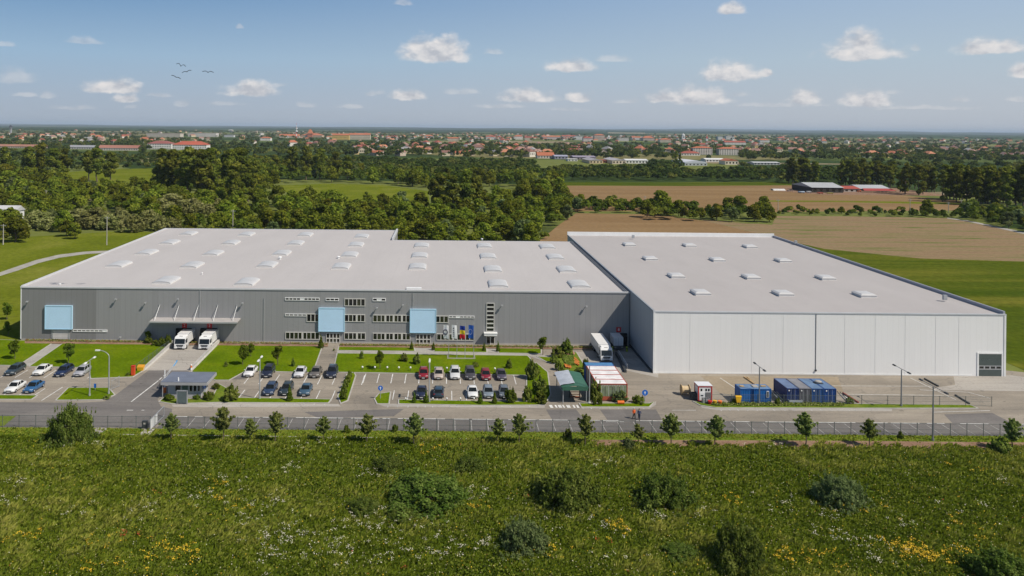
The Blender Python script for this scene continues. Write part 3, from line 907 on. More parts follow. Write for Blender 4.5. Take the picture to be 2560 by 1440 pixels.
GS = [(416, 700), (617, 704), (1245, 709), (1447, 710), (297, 660), (480, 662), (668, 661), (853, 665), (1044, 666), (1232, 672), (1416, 673), (367, 630), (533, 632), (704, 632),
      (874, 636), (1049, 638), (1220, 640), (1388, 642), (424, 605), (577, 606), (739, 607), (890, 611), (1054, 613), (1211, 614), (1368, 616), (471, 583), (616, 585), (763, 586), (904, 590)]
place_sky(skylight(4.2, 6.8, .42, .22, grey, GO), GS, HG - .02, GO)
for a, b, r, hh in ((700, 648, .5, .7), (846, 646, .45, .6), (505, 686, .2, .5), (1205, 600, .4, .5), (1035, 723, 1.6, .35), (150, 712, .3, .25)):
    p = G(a, b, HG); mb = MB()
    if r > 1: mb.box(p.x - r, p.x + r, p.y - .5, p.y + .5, HG - .02, HG + hh)
    else: mb.tube((p.x, p.y, HG - .05), (p.x, p.y, HG + hh * .7), r * .6, None, 10).tube((p.x, p.y, HG + hh * .7), (p.x, p.y, HG + hh), r, r * .7, 10)
    mb.build('roof_vent', MAT['white'], grey, GO)

# ================================================================== white warehouse
D2, HW = 147.2, 11.62
WX0, WX1, WY1 = 39.5, 105.95, 251.6
white = thing('warehouse', 'white metal clad hall with flat grey roof, square domes and one dark roller gate', 'warehouse', (72, D2, 0)); WO = white.location
mb = MB(); mb.cur = 0; mb.poly([(WX0, D2, 0), (WX1, D2, 0), (WX1, D2, HW), (WX0, D2, HW)])
mb.poly([(WX1, D2, 0), (WX1, WY1, 0), (WX1, WY1, HW), (WX1, D2, HW)]); mb.poly([(WX1, WY1, 0), (WX0, WY1, 0), (WX0, WY1, HW), (WX1, WY1, HW)])
mb.cur = 1; mb.poly([(WX0, WY1, 0), (WX0, D2, 0), (WX0, D2, HW), (WX0, WY1, HW)])
mb.build('wall', [MAT['clad_white'], panelmat('grey_side_cladding', (.40, .41, .43), 1.15)], white, WO, fix=False)
mb = MB(); mb.poly([(WX0, D2, HW - .03), (WX1, D2, HW - .03), (WX1, WY1, HW - .03), (WX0, WY1, HW - .03)]); mb.build('roof', MAT['roof_w'], white, WO, fix=False)
mb = MB()
mb.box(WX0 - .08, WX1 + .08, D2 - .1, D2 + .25, HW - .1, HW + .12); mb.build('roof_edge', M('steel_trim', (.50, .52, .54), .5, .06, .5), white, WO)
mb = MB(); mb.box(WX0 - .08, WX0 + .25, D2 + .25, WY1 - .3, HW - .1, HW + .22); mb.build('parapet', M('slate_trim', (.28, .30, .33), .5, .06, .5), white, WO)
mb = MB(); mb.box(WX0 - .08, WX1 + .08, WY1 - .3, WY1 + .1, HW - .1, HW + 1.15); mb.build('parapet', MAT['white'], white, WO)
mb = MB(); mb.box(WX1 - .3, WX1 + .06, D2 + .25, WY1 - .3, HW - .1, HW + .6); mb.build('parapet', M('blue_grey_trim', (.33, .34, .39), .5, .06, .5), white, WO)
mb = MB(); mb.box(WX0 - .05, WX0 + .3, D2 - .09, D2 - .001, 0, HW - .1); mb.box(WX1 - .3, WX1 + .05, D2 - .09, D2 - .001, 0, HW - .1); mb.box(WX0 + .3, WX1 - 6.3, D2 - .06, D2 - .001, 0, .25); mb.build('corner_trim', MAT['white'], white, WO)
mb = MB(); mb.box(WX0 - .25, WX0 - .001, D2 + .3, D1 - .3, 0, .4); mb.build('plinth', MAT['dark'], white, WO)
x, _ = Wl(2040, 800, D2); mb = MB(); mb.box(x - .03, x + .03, D2 - .08, D2 - .001, 1.0, HW - .15); mb.box(x - .13, x + .13, D2 - .25, D2 - .001, .7, 1.0); mb.build('drainpipe', MAT['dark'], white, WO)
MAT['joint'] = M('joint_grey', (.68, .68, .675), .6, .05, .5)
for pxx in (1725, 1880, 1958, 2112, 2188, 2263, 2339, 2397): x, _ = Wl(pxx, 850, D2); mb = MB(); mb.box(x - .028, x + .028, D2 - .02, D2 - .001, .26, HW - .12); mb.build('wall_joint', MAT['joint'], white, WO)
x0, z1 = Wl(2446.5, 884.5, D2); x1, z0 = Wl(2503, 939.6, D2); z0 = 0
mb = MB()
for a, b in ((z0, z1 * .30), (z1 * .48, z1 * .74), (z1 * .74 + .02, z1)): mb.box(x0, x1, D2 - .05, D2 - .001, a, b)
gate = mb.build('roller_gate', M('gate_green_grey', (.075, .095, .09), .55, .06, 1), white, WO)
mb = MB(); mb.box(x0, x1, D2 - .06, D2 - .001, z1 * .30 + .001, z1 * .34); mb.box(x0, x1, D2 - .06, D2 - .001, z1 * .445, z1 * .48 - .001)
cw = (x1 - x0) / 4
for k in range(5): mb.box(x0 + k * cw - (.12 if k else 0), x0 + k * cw + (.12 if k < 4 else 0), D2 - .06, D2 - .001, z1 * .34 + .001, z1 * .445 - .001)
mb.build('window_strip', MAT['steel'], gate, WO)
mb = MB(); mb.box(x0 + .13, x1 - .13, D2 - .03, D2 - .002, z1 * .34 + .002, z1 * .445 - .002); mb.build('pane', MAT['glass'], gate, WO)
mb = MB(); mb.box(x0 - .3, x0 - .001, D2 - .1, D2 - .001, 0, z1 + .3); mb.box(x1 + .001, x1 + .25, D2 - .1, D2 - .001, 0, z1 + .3); mb.box(x0, x1, D2 - .1, D2 - .001, z1 + .001, z1 + .3); mb.build('frame', MAT['white'], gate, WO)


def dome(w_, l_, h_, parent):
    mb = MB(); mb.box(-w_ / 2, w_ / 2, -l_ / 2, l_ / 2, 0, .42); s = mb.build('skylight', M('dome_curb', (.60, .59, .58), .6, .05, 1), parent)
    mb = MB(); rings = []
    for t, z in ((1.04, .421), (1.04, .5), (.8, .5 + h_ * .75), (.35, .5 + h_)):
        a, b = w_ / 2 * t, l_ / 2 * t; rings.append([(-a, -b, z), (a, -b, z), (a, b, z), (-a, b, z)])
    mb.loft(rings); mb.build('dome', MAT['skydome'], s)
    return s


place_sky(dome(3.2, 3.9, .3, white), [(1573, 611), (1723, 613), (1874, 616), (1625, 646), (1793, 649), (1957, 651), (1690, 689), (1877, 692), (2063, 694), (1751, 731), (1957, 733), (2160, 736)], HW - .03, WO)
for a, b in ((1583, 590), (1990, 604), (2362, 741)):
    p = G(a, b, HW + 1); mb = MB(); mb.box(min(p.x, WX1 - .3) - .35, min(p.x, WX1 - .3) + .35, min(p.y, WY1 - .2) - .3, min(p.y, WY1 - .2) + .3, HW + .3, HW + 1.3); mb.build('roof_vent', MAT['steel'], white, WO)
# ================================================================== cars
def car_proto(name, L, Wd, Hh, base0, base1, top0, top1, zb, rear_h):
    r = thing(name, 'car', 'car')
    hw = Wd / 2; mb = MB(); mb.smooth = True
    st = [(-L / 2, .80, .60, .36), (-L / 2 + .1, .93, .70, .26), (-L / 2 + .55, .99, .78, .21), (base0 - .05, 1, zb - .03, .2), (base0 + .5, 1, zb, .2), (base1 - .5, 1, zb + .02, .2), (base1 + .05, .98, rear_h, .22), (L / 2 - .12, .93, rear_h - .06, .27), (L / 2, .84, rear_h - .2, .38)]
    rings = []
    for y, kw, zt, z0 in st:
        a = hw * kw; m = (zt + z0) / 2 + .05
        rings.append([(-a * .9, y, z0), (-a, y, z0 + .12), (-a, y, m), (-a * .97, y, zt - .07), (-a * .88, y, zt), (a * .88, y, zt), (a * .97, y, zt - .07), (a, y, m), (a, y, z0 + .12), (a * .9, y, z0)])
    mb.loft(rings)
    mb.smooth = False
    wt = hw * .70; wb = hw * .87; zt = Hh - .05
    for s in (-1, 1):                       # pillars
        for yb, yt in ((base0, top0), ((base0 + base1) / 2, (top0 + top1) / 2 + .05), (base1, top1)):
            mb.tube((s * wb, yb, zb - .03), (s * (wt + .01), yt, zt), .045, .04, 5)
    mb.smooth = True
    mb.loft([[(-wt - .02, y0, zt - .02), (-wt * .8, y0, z1), (wt * .8, y0, z1), (wt + .02, y0, zt - .02)] for y0, z1 in ((top0 - .08, zt + .0), (top0 + .2, Hh), ((top0 + top1) / 2, Hh + .02), (top1 - .1, Hh - .01), (top1 + .1, zt - .01))])
    b = mb.build('body', MAT['carpaint'], r)
    mb = MB(); mb.hexa([(-wb + .02, base0, zb - .04), (wb - .02, base0, zb - .04), (wb - .02, base1, zb - .04), (-wb + .02, base1, zb - .04), (-wt, top0, zt - .01), (wt, top0, zt - .01), (wt, top1, zt - .01), (-wt, top1, zt - .01)])
    mb.build('window_glass', MAT['glass'], r)
    for s in (-1, 1):
        mb = MB(); mb.hexa([(s * hw * .52, -L / 2 - .005, .52), (s * hw * .84, -L / 2 + .06, .52), (s * hw * .93, -L / 2 + .34, .62), (s * hw * .55, -L / 2 + .1, .6), (s * hw * .52, -L / 2 + .06, .68), (s * hw * .84, -L / 2 + .1, .68), (s * hw * .95, -L / 2 + .36, .74), (s * hw * .55, -L / 2 + .2, .74)])
        mb.build('headlight', MAT['headlamp'], r)
        mb = MB(); mb.box(*sorted((s * hw * .56, s * hw * .90)), L / 2 - .14, L / 2 - .02, rear_h - .30, rear_h - .12); mb.build('tail_light', MAT['tail'], r)
        mb = MB(); mb.ell((s * (hw + .1), base0 + .35, zb + .08), (.12, .07, .08), 6, 4); mb.build('mirror', MAT['carpaint'], r)
    mb = MB(); mb.box(-hw * .48, hw * .48, -L / 2 - .012, -L / 2 + .1, .40, .60); mb.build('grille', MAT['dark'], r)
    mb = MB(); mb.box(-.26, .26, -L / 2 - .03, -L / 2 + .05, .30, .40); mb.build('number_plate', MAT['white'], r)
    for s in (-1, 1):
        for y in (-L / 2 + .82, L / 2 - .85):
            mb = MB(); mb.tube((s * (hw - .19), y, .31), (s * (hw + .015), y, .31), .31, None, 14); t = mb.build('wheel', MAT['black'], r)
            mb = MB(); mb.tube((s * (hw - .02), y, .31), (s * (hw + .03), y, .31), .20, .17, 10); mb.build('rim', MAT['steel'], t)
    return r


MAT['headlamp'] = M('headlamp_lens', (.7, .7, .68), .15, 0, spec=.6)
MAT['tail'] = M('tail_lamp_lens', (.45, .02, .02), .2, 0, spec=.5)
PROT = {'sedan': car_proto('parked_car', 4.5, 1.78, 1.44, -.95, 1.55, -.22, .95, .90, .93),
        'hatch': car_proto('parked_car', 4.1, 1.76, 1.48, -.98, 1.92, -.25, 1.45, .92, .95),
        'wagon': car_proto('parked_car', 4.65, 1.80, 1.47, -.95, 2.2, -.2, 1.72, .92, .95),
        'suv': car_proto('parked_car', 4.5, 1.86, 1.68, -1.0, 2.1, -.35, 1.65, 1.06, 1.08)}
PTREE = {k: [(c, kids(c)) for c in kids(v)] for k, v in PROT.items()}
CARS = [
    (19.5, 942, 'wagon', (.035, .05, .06), 0, 'dark slate estate car leftmost in the back row of the left car park'),
    (90, 942, 'sedan', (.72, .72, .70), 0, 'white saloon in the back row of the left car park beside the navy car'),
    (144, 945, 'wagon', (.015, .025, .07), 0, 'navy blue estate car between the white and silver cars of the left car park'),
    (192, 944.5, 'hatch', (.36, .36, .39), 0, 'silver grey hatchback next to the lawn in the left car park'),
    (20, 986, 'sedan', (.74, .74, .72), 0, 'white saloon in the front row beside the bright blue car'),
    (67, 986, 'sedan', (.03, .11, .25), 0, 'bright blue saloon in the front row of the left car park'),
    (619, 945.5, 'sedan', (.74, .73, .73), 0, 'white saloon beside the bare dark patch behind the gatehouse'),
    (664, 947, 'suv', (.018, .022, .04), 0, 'black off-road car beside the white saloon behind the gatehouse lamp post'),
    (745, 947.5, 'sedan', (.62, .62, .64), 0, 'pale silver saloon in the back row, left of the grey car'),
    (785, 947.5, 'sedan', (.14, .125, .11), 0, 'bronze grey saloon between a silver and a dark car'),
    (826, 948.5, 'suv', (.02, .025, .045), 0, 'dark off-road car rightmost in the back row before the hedge'),
    (668.5, 992.5, 'wagon', (.03, .05, .10), 0, 'navy car leftmost of three behind the front lawn strip'),
    (710, 992, 'wagon', (.028, .04, .045), 0, 'dark green grey car behind the small cone shaped bush'),
    (759, 993.5, 'sedan', (.05, .10, .15), 0, 'teal blue saloon rightmost of three behind the front lawn strip'),
    (1058, 950.5, 'hatch', (.24, .012, .02), 0, 'red hatchback leftmost in the middle car park beside the lamp post'),
    (1096.5, 952, 'hatch', (.46, .38, .33), 0, 'beige hatchback between the red and silver cars'),
    (1137.5, 952, 'suv', (.60, .60, .60), 0, 'light silver car third in the back row of the middle car park'),
    (1176, 952.5, 'suv', (.065, .06, .065), 0, 'charcoal grey car between the silver and the red car'),
    (1215.5, 954, 'hatch', (.22, .015, .025), 0, 'dark red car between the charcoal and the slate car'),
    (1255, 954, 'sedan', (.075, .06, .085), 0, 'slate purple saloon rightmost in the back row of the middle car park'),
    (1053, 1000, 'sedan', (.02, .025, .055), 0, 'navy saloon between two cone bushes at the front lawn strip'),
    (1096.5, 998, 'wagon', (.03, .055, .085), math.pi, 'dark blue estate car showing its tail lights and rear plate'),
    (1182, 999, 'sedan', (.72, .72, .71), 0, 'white saloon in the front row of the middle car park'),
    (1222, 999, 'hatch', (.20, .235, .27), 0, 'blue grey hatchback right of the white saloon in the front row'),
    (1262, 999, 'hatch', (.13, .15, .175), 0, 'grey car half hidden behind the yellow green shrub')]
used = set(); crng = random.Random(3)
for px, py, kind, col, rz, lab in CARS:
    p = G(px, py); L = {'sedan': 4.5, 'hatch': 4.1, 'wagon': 4.65, 'suv': 4.5}[kind]
    loc = (p.x, p.y + L / 2 + .05, .03); rz += crng.uniform(-.025, .025)
    if kind in used: r = dup(PROT[kind], loc, rz, lab, tree=PTREE[kind])
    else:
        r = PROT[kind]; r.location = loc; r.rotation_euler.z = rz; r['label'] = lab; used.add(kind)
    r['group'] = 'cars parked on the factory car parks'
    for c in kids(r):
        if c.name.startswith(('body', 'mirror')): c.color = (*col, 1)

# ================================================================== lorries
MAT['lorry_white'] = M('lorry_white', (.80, .79, .78), .35, .03, 1, coat=.3)


def lorry(label, px, py, Wd, Hc, Hb, Lb, rz=0.0, grey_=False, defl=True):
    p = G(px, py); r = thing('lorry', label, 'truck', (p.x, p.y + .02, .03), rz, 'lorries at the loading bays')
    h = Wd / 2; cab = MAT['lorry_white']
    mb = MB(); prof = [(0, .38), (0, 1.1), (.06, 1.4), (.28, Hc * .86), (.5, Hc), (1.9, Hc), (1.9, .38)]
    mb.loft([[(x, y, z) for y, z in prof] for x in (-h * .98, h * .98)]); c = mb.build('cab', cab, r)
    mb = MB(); mb.hexa([(-h * .9, .0, 1.22), (h * .9, .0, 1.22), (h * .9, .06, 1.22), (-h * .9, .06, 1.22), (-h * .86, .23, Hc * .86), (h * .86, .23, Hc * .86), (h * .86, .30, Hc * .86), (-h * .86, .30, Hc * .86)])
    mb.build('windscreen', MAT['glass'], r)
    for s in (-1, 1):
        mb = MB(); x = s * h * .985; mb.box(*sorted((x, x + s * .012)), .5, 1.3, 1.3, Hc * .82); mb.build('side_window', MAT['glass'], r)
        mb = MB(); mb.box(*sorted((s * h * 1.03, s * h * 1.2)), .1, .22, 1.45, 2.05); mb.build('mirror', MAT['dark'], r)
        mb = MB(); mb.box(*sorted((s * h * .62, s * h * .94)), -.03, .02, .52, .76); mb.build('headlight', MAT['headlamp'], r)
    mb = MB(); mb.box(-h * .62, h * .62, -.025, .03, .80, 1.05); mb.box(-h * .5, h * .5, -.026, .03, .62, .74); mb.build('grille', MAT['dark'], r)
    mb = MB(); mb.box(-h * .99, h * .99, -.06, .3, .34, .52); mb.build('bumper', cab, r)
    mb = MB(); mb.box(-h * .45, h * .45, -.075, -.058, .36, .5); mb.build('number_plate', MAT['dark'], r)
    if defl:
        mb = MB(); mb.hexa([(-h * .85, .62, Hc + .002), (h * .85, .62, Hc + .002), (h * .9, 1.9, Hc + .002), (-h * .9, 1.9, Hc + .002), (-h * .78, 1.1, Hc + .16), (h * .78, 1.1, Hc + .16), (h * .85, 1.9, Hb - .05), (-h * .85, 1.9, Hb - .05)]); d = mb.build('wind_deflector', cab, r)
        mb = MB(); mb.box(-h * .30, h * .30, .72, .78, Hc + .03, Hc + .11); mb.build('emblem', MAT['dark'], d)
    mb = MB(); y0 = 2.15; mb.box(-h * 1.02, h * 1.02, y0, y0 + Lb, .9, Hb); b = mb.build('cargo_box', cab, r)
    mb = MB()
    for xx in (-h * 1.035, h * 1.022):
        for z in (.9, Hb - .1): mb.box(xx, xx + .013 * h + .01, y0, y0 + Lb, z, z + .1)
    mb.build('rail', MAT['steel'], b)
    mb = MB(); mb.box(-h * .4, h * .4, 1.0, y0 + Lb - .3, .5, .9); mb.build('chassis', MAT['dark'], r)
    for s in (-1, 1):
        for y in [1.0] + ([y0 + Lb - 1.3] if Lb < 6 else [3.1, y0 + Lb - 3.1, y0 + Lb - 1.9]):
            mb = MB(); mb.tube((s * (h - .32), y, .43), (s * (h + .005), y, .43), .43, None, 14); t = mb.build('wheel', MAT['black'], r)
            mb = MB(); mb.tube((s * (h - .03), y, .43), (s * (h + .02), y, .43), .24, .2, 10); mb.build('rim', MAT['steel'], t)
        mb = MB(); mb.box(*sorted((s * h * .8, s * h * .97)), 1.7, 2.6, .45, .95); mb.build('fuel_tank', MAT['steel'], r)
    return r


lorry('white box lorry backed into the first bay under the canopy, beside the shrubs', 449, 875.3, 2.3, 2.55, 2.8, 5.0)
lorry('white box lorry backed into the second bay under the canopy, beside the lawn wall', 510, 875.8, 2.3, 2.55, 2.8, 5.0)
lorry('white articulated lorry standing free on the truck yard in the hall\'s shade', 1516.8, 905.6, 2.35, 2.6, 2.92, 8.4)
# the trailer in the shaded bay
p = G(1547, 877.5); r = thing('box_trailer', 'grey box trailer standing in the shaded bay beneath the red sign', 'trailer', (p.x, p.y, .03), 0, 'lorries at the loading bays')
mb = MB(); mb.box(-1.0, 1.0, .35, 4.2, .98, 2.66); b = mb.build('cargo_box', M('trailer_box', (.74, .75, .76), .5, .05, 1), r)
mb = MB(); mb.box(-.012, .012, .33, .349, 1.0, 2.6); mb.build('door_gap', MAT['dark'], b)
for x in (-.55, .55): mb = MB(); mb.tube((x, .32, 1.02), (x, .32, 2.6), .025, None, 6); mb.build('lock_bar', MAT['steel'], b)
mb = MB(); mb.box(-.97, .97, .02, .5, .62, .975); mb.box(-.97, .97, 0, .12, .36, .6); mb.build('bumper', M('trailer_bumper', (.10, .105, .11), .5, .08, 1), r)
for s in (-1, 1):
    mb = MB(); mb.box(*sorted((s * .5, s * .9)), -.01, .02, .68, .84); mb.build('tail_light', MAT['concrete'], r)
    for y in (1.5, 2.6): mb = MB(); mb.tube((s * .7, y, .43), (s * .98, y, .43), .43, None, 12); mb.build('wheel', MAT['black'], r)
for (px, lab) in ((1531, 'yellow green dock bumper post left of the shaded bay'), (1567, 'yellow green dock bumper post right of the shaded bay')):
    p = G(px, 879); r = thing('bollard', lab, 'bollard', (p.x, p.y, .03)); mb = MB(); mb.tube((0, 0, 0), (0, 0, .95), .22, .2, 10); mb.ell((0, 0, .95), (.2, .2, .1), 10, 4); mb.build('post', M('lime_paint', (.35, .42, .04), .5, .08, 1), r)
    mb = MB(); mb.tube((0, 0, .5), (0, 0, .68), .225, .22, 10, caps=False); mb.build('band', MAT['black'], r)

# ================================================================== guard house
r = thing('gatehouse', 'small grey gatehouse with a wide flat slate blue roof and three tall windows', 'gatehouse', (-43.5, 131.5, 0)); O = r.location
mb = MB(); mb.box(-46.5, -41.0, 131.6, 135.6, .05, 2.55); wl = mb.build('wall', M('gatehouse_wall', (.40, .41, .43), .6, .05, 1), r, O)
mb = MB(); mb.box(-47.45, -39.75, 130.85, 136.3, 2.84, 2.93); mb.build('roof', M('slate_blue_roof', (.155, .175, .225), .6, .12, .6), r, O)
mb = MB(); mb.box(-47.5, -39.7, 130.8, 136.35, 2.38, 2.83); mb.build('roof_edge', M('roof_fascia', (.37, .37, .375), .5, .05, 1), r, O)
for k, (a, b) in enumerate(((-45.3, -44.3), (-42.9, -42.35), (-42.2, -41.65), (-41.5, -41.05))):
    mb = MB(); mb.box(a, b, 131.54, 131.599, 1.1, 2.3); f = mb.build('window', MAT['cream'], r, O)
    mb = MB(); mb.box(a + .07, b - .07, 131.51, 131.54, 1.17, 2.23); mb.build('pane', MAT['glass'], f, O)
mb = MB(); mb.box(-44.1, -43.15, 131.53, 131.599, .1, 2.25); mb.build('door', M('gatehouse_door', (.07, .11, .09), .5, .1, 1), r, O)
mb = MB(); mb.tube((-47.2, 131.0, 0), (-47.2, 131.0, 2.4), .07).tube((-39.95, 131.0, 0), (-40.4, 131.3, 2.4), .07); mb.build('post', MAT['steel'], r, O)
mb = MB(); mb.tube((-44.7, 131.4, 2.92), (-44.7, 131.4, 3.5), .12, .1); mb.build('roof_pipe', MAT['white'], r, O)
mb = MB(); mb.tube((-40.95, 133.2, 1.75), (-40.75, 133.2, 1.75), .75, None, 18); mb.build('emblem', MAT['blue_sign'], r, O)
mb = MB()
for y0, y1 in ((132.4, 132.45), (133.95, 134.0)): mb.box(-40.99, -40.9, y0, y1, .1, 2.3)
mb.build('frame', MAT['steel'], r, O)
r = thing('notice_board', 'dark green grey notice panel standing in front of the gatehouse door', 'notice board', (*G(455, 1011).xy, .02)); mb = MB(); mb.box(-.78, .78, -.06, .06, .25, 2.15); mb.build('panel', M('board_green', (.10, .13, .13), .45, .1, 1), r)
mb = MB(); mb.box(-.86, .86, -.08, .08, 2.15, 2.3); mb.box(.78, .92, -.08, .08, 0, 2.3); mb.box(-.86, -.78, -.08, .08, 0, 2.15); mb.build('frame', MAT['steel'], r)
p = G(411.5, 982); r = thing('gate_pole', 'tall white pole with an orange foot at the gatehouse corner', 'pole', (p.x, p.y, .02)); mb = MB(); mb.tube((0, 0, .9), (0, 0, 3.9), .09); mb.build('pole', MAT['white'], r)
mb = MB(); mb.box(-.24, .24, -.2, .2, 0, .9); mb.build('foot', MAT['orange'], r)
a = Vector((-49.2, 136.0, .9)); b = Vector((-47.5, 138.5, 4.0)); r = thing('boom_barrier', 'raised lattice boom barrier with blue tip behind the gatehouse', 'barrier', (a.x, a.y, .02)); O = r.location
mb = MB(); mb.box(a.x - .25, a.x + .25, a.y - .25, a.y + .25, .02, 1.1); mb.build('base', MAT['dark'], r, O)
mb = MB(); mb.tube(a, b, .07).tube(a + Vector((0, 0, .5)), b + Vector((0, 0, .1)), .05)
for k in range(6): q = a.lerp(b, k / 6); mb.tube(q, a.lerp(b, (k + .6) / 6) + Vector((0, 0, .4)), .03, None, 5)
arm = mb.build('arm', MAT['steel'], r, O)
mb = MB(); mb.tube(a.lerp(b, .8), b + (b - a) * .06, .11, .12); mb.build('tip', M('blue_band', (.05, .30, .62), .4, .05, 1), arm, O)

# ================================================================== lamps, poles, signs
def lamp(px, py, h, arm, label, tone='steel', kind='street_lamp', tilt=0):
    p = G(px, py); r = thing(kind, label, 'street lamp', (p.x, p.y, .02))
    mb = MB(); mb.tube((0, 0, 0), (0, 0, h), .13, .085, 8); mb.tube((0, 0, 0), (0, 0, .45), .2, .17, 8); mb.build('pole', MAT[tone], r)
    if arm == 'curve':
        pts = [(0, 0, h)] + [(-1.9 * (1 - math.cos(t)), .5 * (1 - math.cos(t)), h + .95 * math.sin(t)) for t in [i * .26 for i in range(1, 7)]]
        mb = MB(); mb.path(pts, .06); mb.build('arm', MAT[tone], r)
        q = Vector(pts[-1]); mb = MB(); mb.box(q.x - .7, q.x + .1, q.y - .15, q.y + .15, q.z - .1, q.z + .08); mb.build('lamp_head', MAT['white'], r)
    else:
        L = arm / 2; mb = MB(); mb.tube((0, -L, h + .12 - tilt), (0, L, h + .12 + tilt), .05); mb.build('arm', MAT[tone], r)
        for s in (-1, 1): mb = MB(); y = s * L; z = h + .12 + s * tilt; mb.hexa([(-.16, y - .42, z - .09), (.16, y - .42, z - .09), (.16, y + .42, z - .09), (-.16, y + .42, z - .09), (-.1, y - .36, z + .09), (.1, y - .36, z + .09), (.1, y + .36, z + .09), (-.1, y + .36, z + .09)]); mb.build('lamp_head', MAT['white'] if tone == 'steel' else MAT['dark'], r)
    return r


MAT['pole_dark'] = M('dark_galvanised', (.24, .25, .26), .5, .1, 1, metal=.3)
lamp(224, 991, 6.0, 3.4, 'white twin headed lamp post on the triangular lawn island')
lamp(272, 986, 6.4, 'curve', 'tall lamp post with one curved arm at the entrance road')
lamp(649, 998, 6.7, 2.2, 'white twin headed lamp post in front of the navy car')
lamp(1073, 1006, 6.9, .9, 'plain white lamp post between the middle car park\'s dark cars')
lamp(1898, 1011, 6.2, 4.0, 'grey twin headed lamp post before the single blue container', 'pole_dark')
lamp(2253, 1017, 6.2, 4.2, 'grey twin headed lamp post on the empty green strip', 'pole_dark')
lamp(2332, 1102, 8.0, 6.0, 'tallest grey twin headed lamp post standing outside the wire fence', 'pole_dark')
p = G(1473, 1009); r = thing('utility_post', 'slim white post beside the green shelter and the container offices', 'pole', (p.x, p.y, .02)); mb = MB(); mb.tube((0, 0, 0), (0, 0, 6.3), .1, .08); mb.build('pole', MAT['steel'], r)
mb = MB(); mb.tube((0, 0, 0), (0, 0, .3), .26, .2); mb.build('foot', MAT['white'], r)


def roundsign(px, py, h, label, rr=.42):
    p = G(px, py); r = thing('traffic_sign', label, 'road sign', (p.x, p.y, .1)); mb = MB(); mb.tube((0, 0, 0), (0, 0, h + rr), .05); mb.build('pole', MAT['steel'], r)
    mb = MB(); mb.tube((0, -.09, h), (0, -.055, h), rr, None, 20); d = mb.build('sign_disc', MAT['blue_sign'], r)
    mb = MB(); mb.poly([(-.06, -.097, h - .26), (.06, -.097, h - .26), (.06, -.097, h + .02), (.17, -.097, h + .02), (0, -.097, h + .27), (-.17, -.097, h + .02), (-.06, -.097, h + .02)]); mb.build('arrow', MAT['white'], d)


roundsign(951, 998, 1.8, 'round blue sign with white arrow on the small lawn island')
roundsign(1612, 1009, 1.75, 'round blue sign with white arrow beside the container offices', .5)
p = G(238, 977); r = thing('information_sign', 'small blue sign post on the triangular lawn island', 'sign', (p.x, p.y, .1)); mb = MB(); mb.tube((0, 0, 0), (0, 0, .9), .05); mb.build('pole', MAT['steel'], r); mb = MB(); mb.box(-.2, .2, -.08, -.04, .45, 1.15); mb.build('plate', MAT['blue_sign'], r)
p = G(333, 940); r = thing('post_box', 'orange red pillar box at the end of the ramp fence', 'pillar box', (p.x, p.y, .1)); mb = MB(); mb.box(-.3, .3, -.25, .25, .08, 1.7); mb.build('body', M('orange_red', (.62, .07, .015), .45, .08, 1), r); mb = MB(); mb.box(-.34, .34, -.29, .29, 1.7, 1.82); mb.build('lid', MAT['red'], r); mb = MB(); mb.box(-.2, .2, -.18, .18, 0, .08); mb.build('base', MAT['dark'], r)
p = G(352, 927); r = thing('grit_bin', 'yellow grit bin beside the pillar box at the ramp', 'bin', (p.x, p.y, .05)); mb = MB(); mb.hexa([(-.5, -.35, 0), (.5, -.35, 0), (.5, .35, 0), (-.5, .35, 0), (-.6, -.42, .7), (.6, -.42, .7), (.6, .42, .7), (-.6, .42, .7)]); mb.build('body', MAT['yellow'], r); mb = MB(); mb.hexa([(-.62, -.44, .705), (.62, -.44, .705), (.62, .44, .705), (-.62, .44, .705), (-.62, -.1, .85), (.62, -.1, .85), (.62, .44, 1.0), (-.62, .44, 1.0)]); mb.build('lid', M('lid_orange', (.65, .30, .03), .5, .08, 1), r)
p = G(478, 926); r = thing('marker_post', 'white post with orange band at the foot of the ramp wall', 'marker post', (p.x, p.y, .05)); mb = MB(); mb.tube((0, 0, 0), (0, 0, 1.1), .16); mb.build('post', MAT['white'], r); mb = MB(); mb.tube((0, 0, .5), (0, 0, .9), .17, None, 8, caps=False); mb.build('band', MAT['orange'], r)
p = G(278, 975); r = thing('wire_gate', 'open grey wire gate leaf behind the curved lamp post', 'gate', (p.x, p.y, .05)); mb = MB()
for q in (((0, 0, 0), (0, 0, 1.6)), ((.7, 1.6, 0), (.7, 1.6, 1.9)), ((0, 0, .15), (.7, 1.6, .15)), ((0, 0, 1.5), (.7, 1.6, 1.8))): mb.tube(*q, .04, None, 6)
mb.build('frame', MAT['steel'], r)
mb = MB()
for k in range(1, 12): mb.tube((.7 * k / 12, 1.6 * k / 12, .15), (.7 * k / 12, 1.6 * k / 12, 1.5 + .3 * k / 12), .012, None, 4)
mb.build('bar_infill', MAT['steel'], r)
for k, px in enumerate((906, 937, 968, 997, 1026, 1088, 1117, 1148, 1178, 1208, 1237)):
    p = G(px, 928.5 + (px - 1000) * .011); r = thing('bollard_light', 'low white globe light at the back kerb of the middle car park', 'garden light', (p.x, p.y, .13), 0, 'globe lights along the big lawn'); mb = MB(); mb.tube((0, 0, 0), (0, 0, .5), .05); mb.build('post', MAT['dark'], r); mb = MB(); mb.ell((0, 0, .62), (.19, .19, .19), 12, 8); mb.build('globe', MAT['white'], r)
